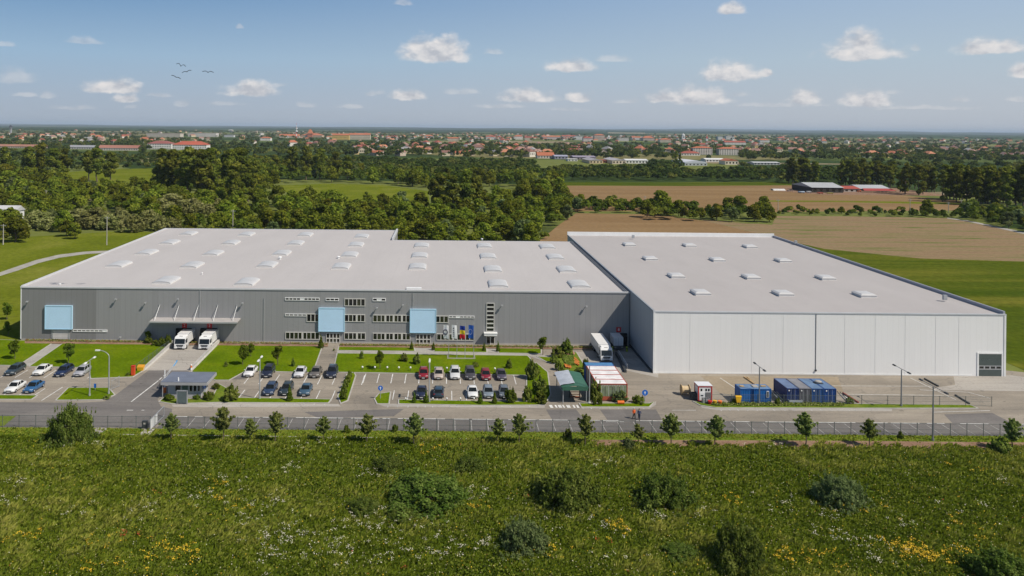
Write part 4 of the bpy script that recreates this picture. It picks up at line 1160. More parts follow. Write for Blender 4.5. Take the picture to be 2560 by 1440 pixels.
for k, px in enumerate((1014, 1082, 1117, 1151, 1185)):
    p = G(px, 1004.5); r = thing('bollard_light', 'low white globe light on the front lawn strip of the middle car park', 'garden light', (p.x, p.y, .13), 0, 'globe lights on the front lawn strip'); mb = MB(); mb.tube((0, 0, 0), (0, 0, .35), .05); mb.build('post', MAT['dark'], r); mb = MB(); mb.ell((0, 0, .45), (.15, .15, .15), 12, 8); mb.build('globe', MAT['white'], r)

# ================================================================== flags
FL = [(1121.5, 'white', 'white banner with a dark ring emblem, leftmost of the four flags', .1), (1142, 'white2', 'white banner with slanted dark lettering, second of the four flags', .2), (1162.5, 'tri', 'blue, yellow and red flag on the third pole', .1), (1184, 'eu', 'blue flag with pale stars on the rightmost pole', 0)]
fm = {'white': M('flag_white', (.78, .78, .79), .8, .04, 1), 'b': M('flag_blue', (.012, .04, .30), .8, .08, 1), 'y': M('flag_yellow', (.80, .58, .02), .8, .08, 1), 'r': M('flag_red', (.60, .015, .03), .8, .08, 1), 'eu': M('flag_eu_blue', (.015, .09, .42), .8, .08, 1), 'dk': M('flag_print', (.09, .09, .12), .8, .05, 1)}


def cloth(mb, x0, x1, z0, z1, amp, ph, n=8, y=0, m=12):
    g = [[(x0 + (x1 - x0) * i / n, y + amp * math.sin(3.6 * i / n + ph + 1.2 * j / m) * (.3 + .7 * i / n), z0 + (z1 - z0) * j / m - .1 * (i / n) ** 2) for i in range(n + 1)] for j in range(m + 1)]
    mb.smooth = True
    mb.loft(g, close=False, caps=False)
    return g


for px, kind, lab, tilt in FL:
    p = G(px, 897); r = thing('flag', lab, 'flag', (p.x, p.y, .14)); mb = MB(); mb.tube((0, 0, 0), (0, 0, 6.9), .055, .04, 8); mb.ell((0, 0, 6.95), (.07, .07, .07), 8, 5); mb.build('pole', MAT['steel'], r)
    mb = MB(); zt, zb_ = 6.6, 3.95; x0, x1 = -1.06, -.06
    if kind == 'tri':
        z = (6.45, 5.6, 4.8, 3.9)
        for k, c in enumerate('byr'): mb = MB(); cloth(mb, x0, x1, z[k + 1], z[k], .16, 1.1 + .45 * (2 - k) * 0, m=4); f = mb.build('cloth', fm[c], r, fix=False)
    else:
        g = cloth(mb, x0, x1, zb_, zt, .14, .7 + tilt * 5); f = mb.build('cloth', fm['eu' if kind == 'eu' else 'white'], r, fix=False)
        if kind == 'white':
            mb = MB(); c = (-.70, 5.2)
            mb.loft([[(c[0] + rr_ * math.cos(t), y_, c[1] + rr_ * 1.15 * math.sin(t)) for t in [2 * math.pi * q / 24 for q in range(24)]] for rr_, y_ in ((.30, -.24), (.52, -.24))], caps=False); mb.build('ring_emblem', fm['dk'], f, fix=False)
        elif kind == 'white2':
            mb = MB()
            for z_, h_ in ((6.1, .34), (5.6, .22), (5.25, .3), (4.85, .2), (4.5, .26)): mb.poly([(-.86, -.24, z_ - h_), (-.62, -.24, z_ - h_ + .1), (-.56, -.24, z_ + .05), (-.8, -.24, z_)])
            mb.build('lettering', fm['dk'], f, fix=False)
        else:
            mb = MB()
            for q in range(12):
                a = 2 * math.pi * q / 12; c = (-.7 + .34 * math.cos(a), 5.3 + .5 * math.sin(a))
                mb.poly([(c[0] + (.075 if k % 2 == 0 else .03) * math.sin(k * math.pi / 5), -.24, c[1] + (.075 if k % 2 == 0 else .03) * math.cos(k * math.pi / 5)) for k in range(10)])
            mb.build('star_ring', MAT['white'], f, fix=False)
a, b = G(1118, 898), G(1188, 899); r = thing('flagpole_footing', 'low concrete kerb frame at the feet of the four flagpoles', 'kerb frame', (a.x, a.y, .14)); mb = MB(); mb.box(0, b.x - a.x, -.15, .1, 0, .12); mb.build('kerb_bar', MAT['concrete'], r)
mb = MB(); mb.box(0, .12, .1, 2.4, 0, .1); mb.box(b.x - a.x - .12, b.x - a.x, .1, 2.4, 0, .1); mb.build('side_bar', MAT['concrete'], r)

# ================================================================== containers
def corr_box(mb, x0, x1, y0, y1, z0, z1, pitch=.28, dep=.035):
    """corrugated steel walls"""
    def wall(ax, bx, ay, by, nx, ny):
        L = math.hypot(bx - ax, by - ay); n = max(2, int(L / pitch)); pts = []
        for k in range(n):
            for f, d in ((0, 0), (.35, 0), (.5, -dep), (.85, -dep)):
                t = (k + f) / n; pts.append((ax + (bx - ax) * t + nx * d, ay + (by - ay) * t + ny * d))
        pts.append((bx, by))
        mb.loft([[(x, y, z0) for x, y in pts], [(x, y, z1) for x, y in pts]], close=False, caps=False)
    wall(x0, x1, y0, y0, 0, -1); wall(x1, x1, y0, y1, 1, 0); wall(x1, x0, y1, y1, 0, 1); wall(x0, x0, y1, y0, -1, 0)
    mb.poly([(x0, y0, z1), (x1, y0, z1), (x1, y1, z1), (x0, y1, z1)])


def container(name, label, x0, x1, y0, y1, h, col, frame=None, group=None, roofcol=None, cat='container'):
    r = thing(name, label, cat, ((x0 + x1) / 2, y0, .06), 0, group); O = Vector(((x0 + x1) / 2, y0, 0))
    mb = MB(); corr_box(mb, x0 + .06, x1 - .06, y0 + .06, y1 - .06, .1, h - .06); w_ = mb.build('wall', M('container_steel', col, .5, .12, .9, coat=.1), r, O, fix=False)
    mb = MB(); t = .13
    for xx in (x0, x1 - t):
        for yy in (y0, y1 - t): mb.box(xx, xx + t, yy, yy + t, .02, h)
    for z in (.0, h - t):
        for yy in (y0, y1 - t): mb.box(x0 + t, x1 - t, yy, yy + t, z + .02, z + t)
        for xx in (x0, x1 - t): mb.box(xx, xx + t, y0 + t, y1 - t, z + .02, z + t)
    mb.build('frame', M('container_frame', frame or [c * .85 for c in col], .5, .1, 1), r, O)
    mb = MB(); mb.box(x0 + t, x1 - t, y0 + t, y1 - t, h - .06, h - .01); mb.build('roof', M('container_roof', roofcol or col, .55, .18, .7), r, O)
    return r, O


BL = (.018, .085, .32)
g_ = 'four containers side by side in the storage corner'
xs = [57.9, 60.0, 62.1, 64.2, 66.3]
for k, (col, rc, lab) in enumerate((((.012, .036, .15), (.12, .175, .30), 'dark blue container leftmost of the four side by side'), ((.13, .13, .15), (.21, .21, .23), 'grey container between the blue ones of the four side by side'), ((.022, .085, .26), (.12, .20, .33), 'mid blue container with a dent mark on its roof, third of four'), ((.012, .065, .26), (.11, .19, .33), 'bright blue container rightmost of four, a bundle on its roof'))):
    r, O = container('shipping_container', lab, xs[k] + .03, xs[k + 1] - .03, 131.6, 137.0, 2.45, col, None, g_, rc)
    for xx in (xs[k] + .7, xs[k + 1] - .75): mb = MB(); mb.tube((xx, 131.56, .15), (xx, 131.56, 2.3), .028, None, 6); mb.build('lock_bar', MAT['steel'], r, O)
    mb = MB(); mb.box(xs[k] + 1.02, xs[k] + 1.06, 131.575, 131.62, .15, 2.3); mb.build('door_gap', MAT['dark'], r, O)
    mb = MB(); mb.box(xs[k] + .3, xs[k] + .5, 131.57, 131.62, 2.0, 2.2); mb.build('sign_plate', MAT['white'], r, O)
r, O = container('shipping_container', 'single bright blue container with a narrow window behind the lamp post', 50.0, 55.25, 131.5, 134.0, 2.35, (.008, .115, .38), (.01, .10, .33), None, (.13, .22, .36))
mb = MB(); mb.box(54.45, 54.85, 131.45, 131.55, .95, 2.0); f = mb.build('window', MAT['white'], r, O); mb = MB(); mb.box(54.52, 54.78, 131.44, 131.45, 1.02, 1.93); mb.build('pane', MAT['glass'], f, O)
mb = MB(); mb.box(52.15, 52.35, 131.46, 131.52, .1, 2.25); mb.build('door_gap', M('deep_blue', (.005, .07, .25), .5, .1, 1), r, O)
for k, (a, b, c, d) in enumerate(((50.4, 51.1, 132.5, 133.2), (52.5, 53.4, 132.2, 133.4), (54.0, 54.8, 132.6, 133.0))):
    tag(MB().box(a, b, c, d, 2.36, 2.48 + .05 * k).build('board', MAT['wood'] if k != 1 else MAT['concrete']), ('short timber board on the roof of the single blue container', 'grey board in the middle of the single blue container roof', 'narrow timber board at the window end of the single blue container roof')[k], 'board')
r = thing('roof_bundle', 'pale covered bundle lying on the rightmost container roof', 'bundle', (64.6, 134.6, 2.52)); mb = MB(); mb.smooth = True; mb.ell((0, 0, .22), (.62, .5, .24), 12, 6); mb.build('tarpaulin', MAT['concrete'], r); mb = MB(); mb.box(-.7, .7, -.5, .5, 0, .08); mb.build('pallet', MAT['dark'], r)
# site kiosk
r = thing('site_kiosk', 'small white kiosk with red corner frame and white roof', 'kiosk', (44.25, 132, .05)); O = Vector((44.25, 132, 0))
mb = MB(); mb.box(43.12, 45.38, 132.02, 134.0, .1, 2.45); mb.build('wall', MAT['white'], r, O)
mb = MB()
for xx in (43.05, 45.27): mb.box(xx, xx + .18, 131.96, 132.14, .02, 2.62)
mb.box(43.23, 45.27, 131.96, 132.14, 2.42, 2.62); mb.box(43.05, 43.23, 132.14, 134.05, 2.42, 2.62); mb.box(45.27, 45.45, 132.14, 134.05, 2.42, 2.62); mb.box(43.05, 43.2, 133.9, 134.05, .02, 2.42); mb.box(43.2, 45.27, 131.97, 132.02, .05, .2)
mb.build('frame', M('kiosk_red', (.48, .03, .025), .45, .1, 1), r, O)
mb = MB(); mb.box(43.0, 45.5, 131.92, 134.1, 2.62, 2.7); mb.build('roof', M('pale_sheet', (.66, .67, .70), .5, .05, 1), r, O)
for a in (43.5, 44.3, 44.75): mb = MB(); mb.box(a, a + .28, 131.99, 132.019, 1.75, 2.15); mb.build('window', MAT['glass'], r, O)
mb = MB(); mb.box(43.35, 44.2, 131.98, 132.018, .2, 1.55); d = mb.build('door', MAT['white'], r, O); mb = MB(); mb.box(43.5, 43.95, 131.965, 131.979, .9, 1.12); mb.build('vent', MAT['dark'], d, O)
mb = MB(); mb.box(44.3, 45.2, 131.98, 132.018, .2, 1.55); mb.build('panel', M('kiosk_panel', (.16, .155, .16), .6, .1, 1), r, O)
# cable drum
p = G(1716, 990); r = thing('cable_drum', 'wooden cable drum lying on its side left of the kiosk', 'cable drum', (p.x, p.y + .7, .05))
for s in (-1, 1): mb = MB(); mb.tube((s * .62, 0, .85), (s * .72, 0, .85), .85, None, 20); mb.build('flange', M('drum_timber', (.52, .37, .20), .8, .2, 1.5), r)
mb = MB(); mb.tube((-.62, 0, .85), (.62, 0, .85), .62, None, 18); mb.build('winding', M('pale_winding', (.60, .46, .28), .8, .15, 2), r)
# storage corner clutter
def crate(px, py, lab, sx, sy, sz, mat, slats=3):
    p = G(px, py); r = thing('pallet_crate', lab, 'crate', (p.x, p.y, .04)); mb = MB()
    for s in (-1, 1): mb.box(s * sx - .05, s * sx + .05, -sy, -sy + .1, 0, sz); mb.box(s * sx - .05, s * sx + .05, sy - .1, sy, 0, sz)
    for k in range(slats):
        z = .1 + (sz - .15) * k / slats; mb.box(-sx + .05, sx - .05, -sy - .02, -sy + .03, z, z + (sz / slats) * .72); mb.box(-sx + .05, sx - .05, sy - .03, sy + .02, z, z + (sz / slats) * .72)
        mb.box(-sx - .07, -sx - .051, -sy, sy, z, z + (sz / slats) * .72); mb.box(sx + .051, sx + .07, -sy, sy, z, z + (sz / slats) * .72)
    mb.build('slat_wall', mat, r); mb = MB(); mb.box(-sx + .06, sx - .06, -sy + .04, sy - .04, .05, sz * .8); mb.build('contents', MAT['dark'], r)


crate(1733, 999, 'dark stacked crate between the cable drum and the kiosk', .45, .4, 1.3, MAT['dark'])
crate(1764, 1008, 'grey wire crate with green sacks in front of the kiosk door', .5, .35, .9, MAT['steel'])
for px, py, mt, lab in ((1775, 1012, 'red', 'small red tub on the grass in front of the kiosk'), (1800, 1012, 'orange', 'orange tub on the grass between the kiosk and the blue container'), (1787, 1011, 'yellow', 'yellow tub on the grass just right of the red tub')):
    p = G(px, py); r = thing('plastic_tub', lab, 'tub', (p.x, p.y, .14)); mb = MB(); mb.tube((0, 0, 0), (0, 0, .5), .24, .33, 12, caps=False); mb.tube((0, 0, 0), (0, 0, .03), .24, .245, 12); mb.build('body', MAT[mt], r); mb = MB(); mb.tube((0, 0, .47), (0, 0, .53), .36, .36, 12); mb.build('rim', MAT[mt], r)
p = G(1846, 1013); r = thing('wheelbarrow', 'yellow wheelbarrow tipped up against the blue container corner', 'wheelbarrow', (p.x, p.y, .14)); mb = MB(); mb.hexa([(-.3, -.1, .3), (.3, -.1, .3), (.3, .25, .2), (-.3, .25, .2), (-.5, -.2, 1.35), (.5, -.2, 1.35), (.5, .1, 1.45), (-.5, .1, 1.45)]); mb.build('tray', MAT['yellow'], r)
mb = MB(); mb.tube((-.07, 0, .2), (.07, 0, .2), .2, None, 12); mb.build('wheel', MAT['black'], r)
for s in (-1, 1): mb = MB(); mb.tube((s * .25, .1, .2), (s * .35, .3, 1.7), .03, None, 6); mb.build('handle', MAT['dark'], r)
for k, (px, py, px2, py2, mt, lab) in enumerate(((1860, 944, 1885, 961, 'wood', 'longest loose timber beam on the sandy ground behind the blue container'), (1868, 945, 1881, 957, 'wood', 'short timber beam beside the longest loose one on the sand'), (2107, 984, 2146, 1008, 'red', 'long rust red pipe lying right of the four containers'), (2311, 948, 2346, 967, 'dark', 'dark kerb rail on the paving behind the tallest lamp post'), (2388, 989, 2424, 1011, 'dark', 'dark rail at the end of the green strip near the empty bays'))):
    a, b = G(px, py), G(px2, py2); r = thing('ground_beam', lab, 'beam', (a.x, a.y, .04)); O = Vector((a.x, a.y, 0)); mb = MB(); d = (b - a); n = Vector((-d.y, d.x, 0)).normalized() * .1
    mb.hexa([a - n, a + n, b + n, b - n, a - n + Vector((0, 0, .22)), a + n + Vector((0, 0, .22)), b + n + Vector((0, 0, .22)), b - n + Vector((0, 0, .22))]); mb.build('bar', MAT[mt] if mt != 'red' else M('rust_red', (.28, .05, .03), .7, .2, 2), r, O)
for k, (px, py, lab) in enumerate(((2112, 1006, 'grey pipe bundle leaning at the end of the four containers'), (1945, 1004, 'white frame bundle leaning on the left side of the four containers'))):
    p = G(px, py); r = thing('pipe_bundle', lab, 'pipe bundle', (p.x, p.y, .1))
    for q in range(7): mb = MB(); mb.tube((-.9 + .12 * q, .9 - .1 * q, 1.5 - .14 * (q % 3)), (.1 + .18 * q, -.4, .05 + .07 * (q % 2)), .055, None, 6); mb.build('pipe', MAT['steel'] if q % 3 else MAT['dark'], r)
p = G(1988, 1009); r = thing('skip_tray', 'low pale metal tray in front of the dark blue container', 'tray', (p.x, p.y, .14)); mb = MB(); mb.box(-1.1, 1.1, -.3, .3, 0, .05); mb.box(-1.1, 1.1, -.33, -.3, 0, .55); mb.box(-1.1, 1.1, .3, .33, 0, .55); mb.box(-1.13, -1.1, -.33, .33, 0, .55); mb.box(1.1, 1.13, -.33, .33, 0, .55); mb.build('body', M('pale_blue_grey', (.42, .45, .50), .5, .1, 1), r)

# ================================================================== shelter and container offices
r = thing('smoking_shelter', 'green curved roof shelter half covered by a grey tarpaulin', 'shelter', (21.7, 131, .03)); O = Vector((21.7, 131, 0))
def curved(mb, x0, x1, y0, y1, z, sag, t=.07, n=8):
    top = [[(x0 + (x1 - x0) * i / n, y, z + sag * math.sin(math.pi * i / n)) for i in range(n + 1)] for y in (y0, y1)]
    for rr in top: rr.extend([(x, y, zz - t) for x, y, zz in reversed(rr)])
    mb.loft(top)
GREEN = M('shelter_green', (.045, .13, .085), .5, .12, .6)
mb = MB(); mb.smooth = False; curved(mb, 19.7, 24.2, 130.2, 138.2, 2.75, .35); mb.build('roof', GREEN, r, O)
mb = MB(); mb.box(19.8, 24.1, 130.1, 130.19, 2.3, 2.95); mb.build('fascia', GREEN, r, O)
mb = MB(); mb.smooth = True
mb.loft([[(19.55 + 2.5 * i / 8, 131.0 + 7.0 * j / 6, 2.84 + .42 * math.sin(math.pi * i / 15) + .05 * math.sin(j * 2.1 + i)) for i in range(9)] for j in range(7)], close=False, caps=False); mb.build('tarpaulin', M('grey_tarpaulin', (.44, .47, .52), .5, .12, 1.2), r, O)
for x, y in ((20.0, 130.6), (23.9, 130.6), (20.0, 137.9), (23.9, 137.9)): mb = MB(); mb.tube((x, y, 0), (x, y, 2.75), .08); mb.build('post', MAT['steel'], r, O)
mb = MB(); mb.tube((20.0, 130.6, 1.9), (19.4, 131.6, 2.7), .05); mb.build('brace', MAT['steel'], r, O)
r = thing('bench_stack', 'stack of orange brown slatted benches under the green shelter', 'benches', (22.4, 133.4, .04)); mb = MB()
for k in range(4): mb.box(-.85, .85, -.5 + .22 * k, -.32 + .22 * k, .25 + .33 * k, .33 + .33 * k)
mb.build('slat_seat', M('bench_orange', (.33, .10, .035), .6, .15, 1.5), r); mb = MB(); mb.box(-.88, -.851, -.55, .5, 0, 1.45); mb.box(.851, .88, -.55, .5, 0, 1.45); mb.build('side_frame', MAT['dark'], r)
OR = (.40, .055, .025)
ys = [131.9, 134.4, 136.9, 139.4, 141.9]
for k in range(4):
    lab = ('container office at the front of its row, glazed, orange red frame and white roof', 'white roofed container office second from the front of the row', 'white roofed container office third from the front of the row', 'rearmost white roofed container office, next to the blue one')[k]
    rr, O = container('office_container', lab, 25.9, 31.1, ys[k] + .03, ys[k + 1] - .03, 2.85, (.52, .46, .36), OR, 'row of orange framed container offices', (.76, .735, .725), cat='office container')
    if k == 0:
        for q in range(4): mb = MB(); a = 26.15 + 1.22 * q; mb.box(a, a + 1.1, ys[0] - .01, ys[0] + .05, .75, 2.5); f = mb.build('window', M('green_tinted_glass', (.20, .235, .15), .25, .3, 1.5, spec=.5), rr, O); mb = MB(); mb.box(a + .5, a + .56, ys[0] - .03, ys[0] - .011, .75, 2.5); mb.build('mullion', MAT['cream'], f, O)
        mb = MB(); mb.box(26.1, 31.0, ys[0] - .02, ys[0] + .04, .15, .72); mb.build('panel', M('office_panel', (.42, .10, .05), .6, .15, 1.5), rr, O)
container('shipping_container', 'blue container behind the white roofed container offices', 25.9, 31.1, 142.0, 144.3, 2.75, (.02, .10, .30), None, None, (.08, .22, .42))
for px, py, lab in ((1552, 1012, 'orange roll left of the round blue sign by the office front'), ):
    p = G(px, py); r = thing('plastic_roll', lab, 'roll', (p.x, p.y, .14)); mb = MB(); mb.tube((-.55, 0, .28), (.55, 0, .28), .28, None, 12); mb.build('roll', MAT['orange'], r); mb = MB(); mb.tube((-.6, 0, .28), (.6, 0, .28), .1, None, 8); mb.build('core', MAT['wood'], r)

# ================================================================== fences
MAT['fence'] = M('fence_green', (.10, .125, .115), .6, .12, 1)


def meshmat():
    m, nt, bs = newmat('wire_mesh')
    bs.inputs['Base Color'].default_value = (.15, .17, .165, 1); bs.inputs['Roughness'].default_value = .6
    bs.inputs['Alpha'].default_value = .11
    return m


MAT['mesh'] = meshmat()


def fence(label, a, b, h, pitch, name='wire_fence', mesh=True, group=None):
    a, b = Vector((a[0], a[1], 0)), Vector((b[0], b[1], 0)); L = (b - a).length; d = (b - a) / L; n = max(1, round(L / pitch)); nn = Vector((-d.y, d.x, 0))
    r = thing(name, label, 'fence', a, 0, group)
    mb = MB(); mb.tube((0, 0, 0), (0, 0, h + .06), .045, None, 6); mb.box(-.06, .06, -.06, .06, h + .06, h + .1); p0 = mb.build('post', MAT['fence'], r)
    for k in range(1, n + 1): c = p0.copy(); COL.objects.link(c); c.parent = r; c.location = d * (L * k / n)
    mb = MB()
    for z in (.12, h * .5, h): mb.tube(d * .05 + Vector((0, 0, z)) + nn * .05, d * (L - .05) + Vector((0, 0, z)) + nn * .05, .018 if z < h else .026, None, 5)
    mb.build('rail', MAT['fence'], r)
    mb = MB(); q = nn * .075
    mb.poly([q + Vector((0, 0, .08)), d * L + q + Vector((0, 0, .08)), d * L + q + Vector((0, 0, h)), q + Vector((0, 0, h))]); mb.build('wire_mesh', MAT['mesh'], r, fix=False)
    return r


fence('long wire fence along the front bays, right of the open sliding gate', (-43.7, DF), (112, DF), 1.78, 2.5)
fence('wire fence along the road from the big bush to the sliding gate', (-53.0, DF), (-44.4, DF), 1.78, 2.15)
fence('wire fence left of the worn path, behind the big round bush', (-92, DF), (-54.2, DF), 1.78, 2.5)
fence('low wire fence around the storage corner with containers', (44, 130.9), (92, 130.9), 1.6, 4.3)
a, b = G(331, 938), G(434, 862); fence('green wire fence up the left edge of the truck ramp', (a.x - .3, a.y), (b.x - .3, b.y), 1.25, 2.0, 'ramp_fence')
for lab, q in (('pale concrete ramp wall beside the wire fence', ((359, 927), (434, 861))), ('pale concrete ramp wall along the lawn right of the lorries', ((477, 926), (547, 858)))):
    a, b = G(*q[0]), G(*q[1]); r = thing('retaining_wall', lab, 'wall', (a.x, a.y, 0)); O = r.location; n = Vector((-(b - a).y, (b - a).x, 0)).normalized() * .2
    mb = MB(); mb.hexa([a - n, a + n, b + n, b - n, a - n + Vector((0, 0, .5)), a + n + Vector((0, 0, .5)), b + n + Vector((0, 0, .75)), b - n + Vector((0, 0, .75))]); mb.build('wall', M('ramp_wall', (.60, .58, .54), .8, .1, .8), r, O)
    mb = MB(); n2 = n * 1.3; z = Vector((0, 0, .505)); z2 = Vector((0, 0, .755)); c = Vector((0, 0, .07)); mb.hexa([a - n2 + z, a + n2 + z, b + n2 + z2, b - n2 + z2, a - n2 + z + c, a + n2 + z + c, b + n2 + z2 + c, b - n2 + z2 + c]); mb.build('coping', MAT['kerb'], r, O)
a, b = G(1546, 887), G(1568, 923); r = thing('ramp_railing', 'white railing beside the dark ramp edge by the hall', 'railing', (a.x, a.y, .03)); O = Vector((a.x, a.y, 0)); mb = MB(); mb.tube(a + Vector((0, 0, .9)), b + Vector((0, 0, .9)), .05).tube(a + Vector((0, 0, .45)), b + Vector((0, 0, .45)), .04); mb.build('rail', MAT['white'], r, O)
for k in range(5): q = a.lerp(b, k / 4); mb = MB(); mb.tube(q, q + Vector((0, 0, .9)), .04); mb.build('post', MAT['steel'], r, O)
a, b = G(1540, 885), G(1564, 932); r = thing('ramp_kerb', 'dark low kerb wall between the truck yard and the hall', 'kerb wall', (a.x, a.y, .03)); O = Vector((a.x, a.y, 0)); n = Vector((.2, 0, 0)); mb = MB(); mb.hexa([a - n, a + n, b + n, b - n, a - n + Vector((0, 0, .5)), a + n + Vector((0, 0, .5)), b + n + Vector((0, 0, .5)), b - n + Vector((0, 0, .5))]); mb.build('wall', MAT['dark'], r, O)
# sliding gate drawn open, its cabinet
r = thing('sliding_gate', 'pale grey sliding gate leaf standing open across the fence line', 'gate', (-44.05, 117.2, .03)); mb = MB()
for z in (.12, 1.62): mb.box(-.05, .05, 0, 5.8, z, z + .09)
for y in (0, 2.9, 5.72): mb.box(-.05, .05, y, y + .09, .21, 1.62)
mb.build('frame', MAT['steel'], r); mb = MB()
for k in range(22): mb.box(-.02, .02, .16 + .125 * k, .22 + .125 * k, .21, 1.62)
mb.build('bar_infill', MAT['white'], r)
mb = MB(); mb.poly([(0, 3.0, .21), (0, 5.7, .21), (0, 5.7, 1.62), (0, 3.0, 1.62)]); mb.build('wire_mesh', MAT['mesh'], r, fix=False)
strip('gate_footing', -45.1, -43.6, 116.0, 117.9, .07, 'concrete')
r = thing('control_cabinet', 'dark grey gate control cabinet with a pale plate by the fence', 'cabinet', (-45.1, 117.95, .03)); mb = MB(); mb.box(-.42, .42, -.2, .2, .12, 1.25); mb.build('body', MAT['dark'], r); mb = MB(); mb.box(-.18, .12, -.215, -.201, .75, 1.0); mb.build('plate', MAT['concrete'], r); mb = MB(); mb.box(-.46, .46, -.24, .24, 0, .12); mb.build('base', MAT['concrete'], r)

# ================================================================== birds
def bird(px, py, bank, flap, lab, span=1.5):
    u, v = uv(px, py); D = 150.0; c = (u * D / F, D, H - v * D / F)
    r = thing('bird', lab, 'bird', c, bank * .2, 'birds in the sky'); r.rotation_euler = (0, bank, .35)
    mb = MB(); mb.smooth = True; mb.loft([[(rr_ * math.cos(t), y, rr_ * .8 * math.sin(t) + dz) for t in [k * math.pi / 4 for k in range(8)]] for y, rr_, dz in ((-.42, .015, 0), (-.34, .05, .01), (-.25, .055, .01), (-.1, .10, 0), (.12, .09, 0), (.3, .05, .01), (.34, .07, .012), (.5, .08, .012))])
    for s in (-1, 1):
        pts = [(0, 0, 0), (.25, -.08, .22 * flap), (.5, -.05, .32 * flap), (span * .6, .12, .14 * flap - .02)]
        ch = (.46, .5, .42, .14)
        mb.loft([[(s * x, y - c_ / 2, z), (s * x, y, z + .06), (s * x, y + c_ / 2, z), (s * x, y, z - .05)] for (x, y, z), c_ in zip(pts, ch)])
    mb.build('body', M('bird_plumage', (.018, .02, .026), .8, .1, 3, obj=True), r)


bird(452, 165, .25, 1.2, 'uppermost of the four dark birds'); bird(467, 179.5, -.3, .5, 'second highest dark bird, wings nearly level'); bird(440, 193, .35, .35, 'lowest dark bird, tilted steeply'); bird(520, 181, .05, .75, 'dark bird flying apart to the right of the others', 1.75)


# ================================================================== people
def person(px, py, lab, yaw, skin, top, legs, stride, vest=None, helmet=None, hair=(.03, .02, .015)):
    p = G(px, py); r = thing('person', lab, 'person', (p.x, p.y, .03), yaw)
    J, E, Rr = [], [], []

    def j(x, y, z, rad, par=None):
        J.append((x, y, z)); Rr.append(rad)
        if par is not None: E.append((par, len(J) - 1))
        return len(J) - 1
    pel = j(0, 0, .95, .13); waist = j(0, 0, 1.1, .125, pel); ch = j(0, -.01, 1.3, .15, waist); ne = j(0, -.01, 1.47, .065, ch)
    hb = j(0, -.02, 1.56, .08, ne); hm = j(0, -.03, 1.66, .098, hb); j(0, -.015, 1.75, .06, hm); j(0, -.125, 1.645, .018, hm); 
    for s in (-1, 1):
        j(s * .095, -.02, 1.66, .018, hm)
        sh = j(s * .19, 0, 1.42, .062, ch); el_ = j(s * .26, .03 + s * stride * .25, 1.15, .045, sh); wr = j(s * .27, -.06 + s * stride * .45, .92, .031, el_); pm = j(s * .27, -.08 + s * stride * .48, .86, .028, wr)
        for k in range(4): f1 = j(s * .27, -.045 - .022 * k + s * stride * .5, .80 - .004 * (k % 2), .009, pm); j(s * .262, -.055 - .02 * k + s * stride * .5, .755 + .008 * abs(k - 1.5), .008, f1)
        j(s * .24, -.115 + s * stride * .49, .82, .009, pm)
        hp = j(s * .09, 0, .88, .10, pel); kn = j(s * .10, -.03 - s * stride * .35, .49, .062, hp); an = j(s * .10, .03 - s * stride * .8, .09, .042, kn); j(s * .11, -.13 - s * stride * .8, .035, .035, an)
    me = bpy.data.meshes.new('body'); me.from_pydata(J, E, []); b = bpy.data.objects.new('body', me); COL.objects.link(b); b.parent = r
    md = b.modifiers.new('Skin', 'SKIN'); md.use_smooth_shade = True
    for k, v in enumerate(me.skin_vertices[0].data): v.radius = (Rr[k], Rr[k] * (.8 if k in (0, 1, 2) else 1)); v.use_root = k == 0
    sb = b.modifiers.new('Sub', 'SUBSURF'); sb.levels = 1; sb.render_levels = 1
    me.materials.append(M('skin', skin, .6, .05, 3))
    def cl(name, mat, segs):
        mb = MB(); mb.smooth = True
        for q in segs: mb.loft([[(x + rr_ * math.cos(t), y + rr_ * ky * math.sin(t), z) for t in [k * math.pi / 6 for k in range(12)]] for x, y, z, rr_, ky in q], caps=False)
        mb.build(name, mat, r)
    tm = M('shirt', top, .8, .1, 4)
    cl('shirt', tm, [[(0, 0, .93, .17, .8), (0, 0, 1.1, .165, .8), (0, -.01, 1.3, .20, .72), (0, 0, 1.41, .20, .62), (0, -.01, 1.47, .1, .8)]] + [[(s * .18, 0, 1.43, .075, 1), (s * .26, .03 + s * stride * .25, 1.15, .06, 1), (s * .27, -.04 + s * stride * .42, .96, .045, 1)] for s in (-1, 1)])
    if vest: cl('safety_vest', M('vest_orange', vest, .7, .1, 4), [[(0, 0, .95, .185, .85), (0, 0, 1.1, .18, .85), (0, -.01, 1.3, .215, .76), (0, 0, 1.42, .205, .66)]])
    cl('trousers', M('trousers', legs, .8, .1, 4), [[(0, 0, 1.0, .165, .8), (0, 0, .88, .175, .8), (0, 0, .8, .14, .8)]] + [[(s * .09, 0, .88, .105, 1), (s * .10, -.03 - s * stride * .35, .49, .08, 1), (s * .10, .03 - s * stride * .8, .1, .062, 1)] for s in (-1, 1)])
    mb = MB(); mb.smooth = True; mb.ell((0, -.0, 1.705), (.11, .125, .085), 12, 8); mb.build('helmet' if helmet else 'hair', M('head_cover', helmet or hair, .5, .05, 3), r)
    for s in (-1, 1): mb = MB(); mb.smooth = True; mb.ell((s * .105, -.04 - s * stride * .8, .045), (.055, .15, .05), 10, 6); mb.build('shoe', MAT['black'], r)


person(1585, 1047.5, 'person in an orange vest, pale helmet and dark trousers walking on the road', .3, (.45, .28, .2), (.55, .10, .03), (.012, .012, .016), .25, vest=(.85, .16, .04), helmet=(.62, .6, .5))
person(1598, 1050, 'person in a navy jacket over a white shirt walking beside the orange vest', -.35, (.42, .27, .2), (.05, .07, .14), (.02, .03, .055), .4, vest=None)
# ================================================================== foliage
def unit(rng, n):
    v = rng.normal(size=(n, 3)); return v / np.linalg.norm(v, axis=1)[:, None]


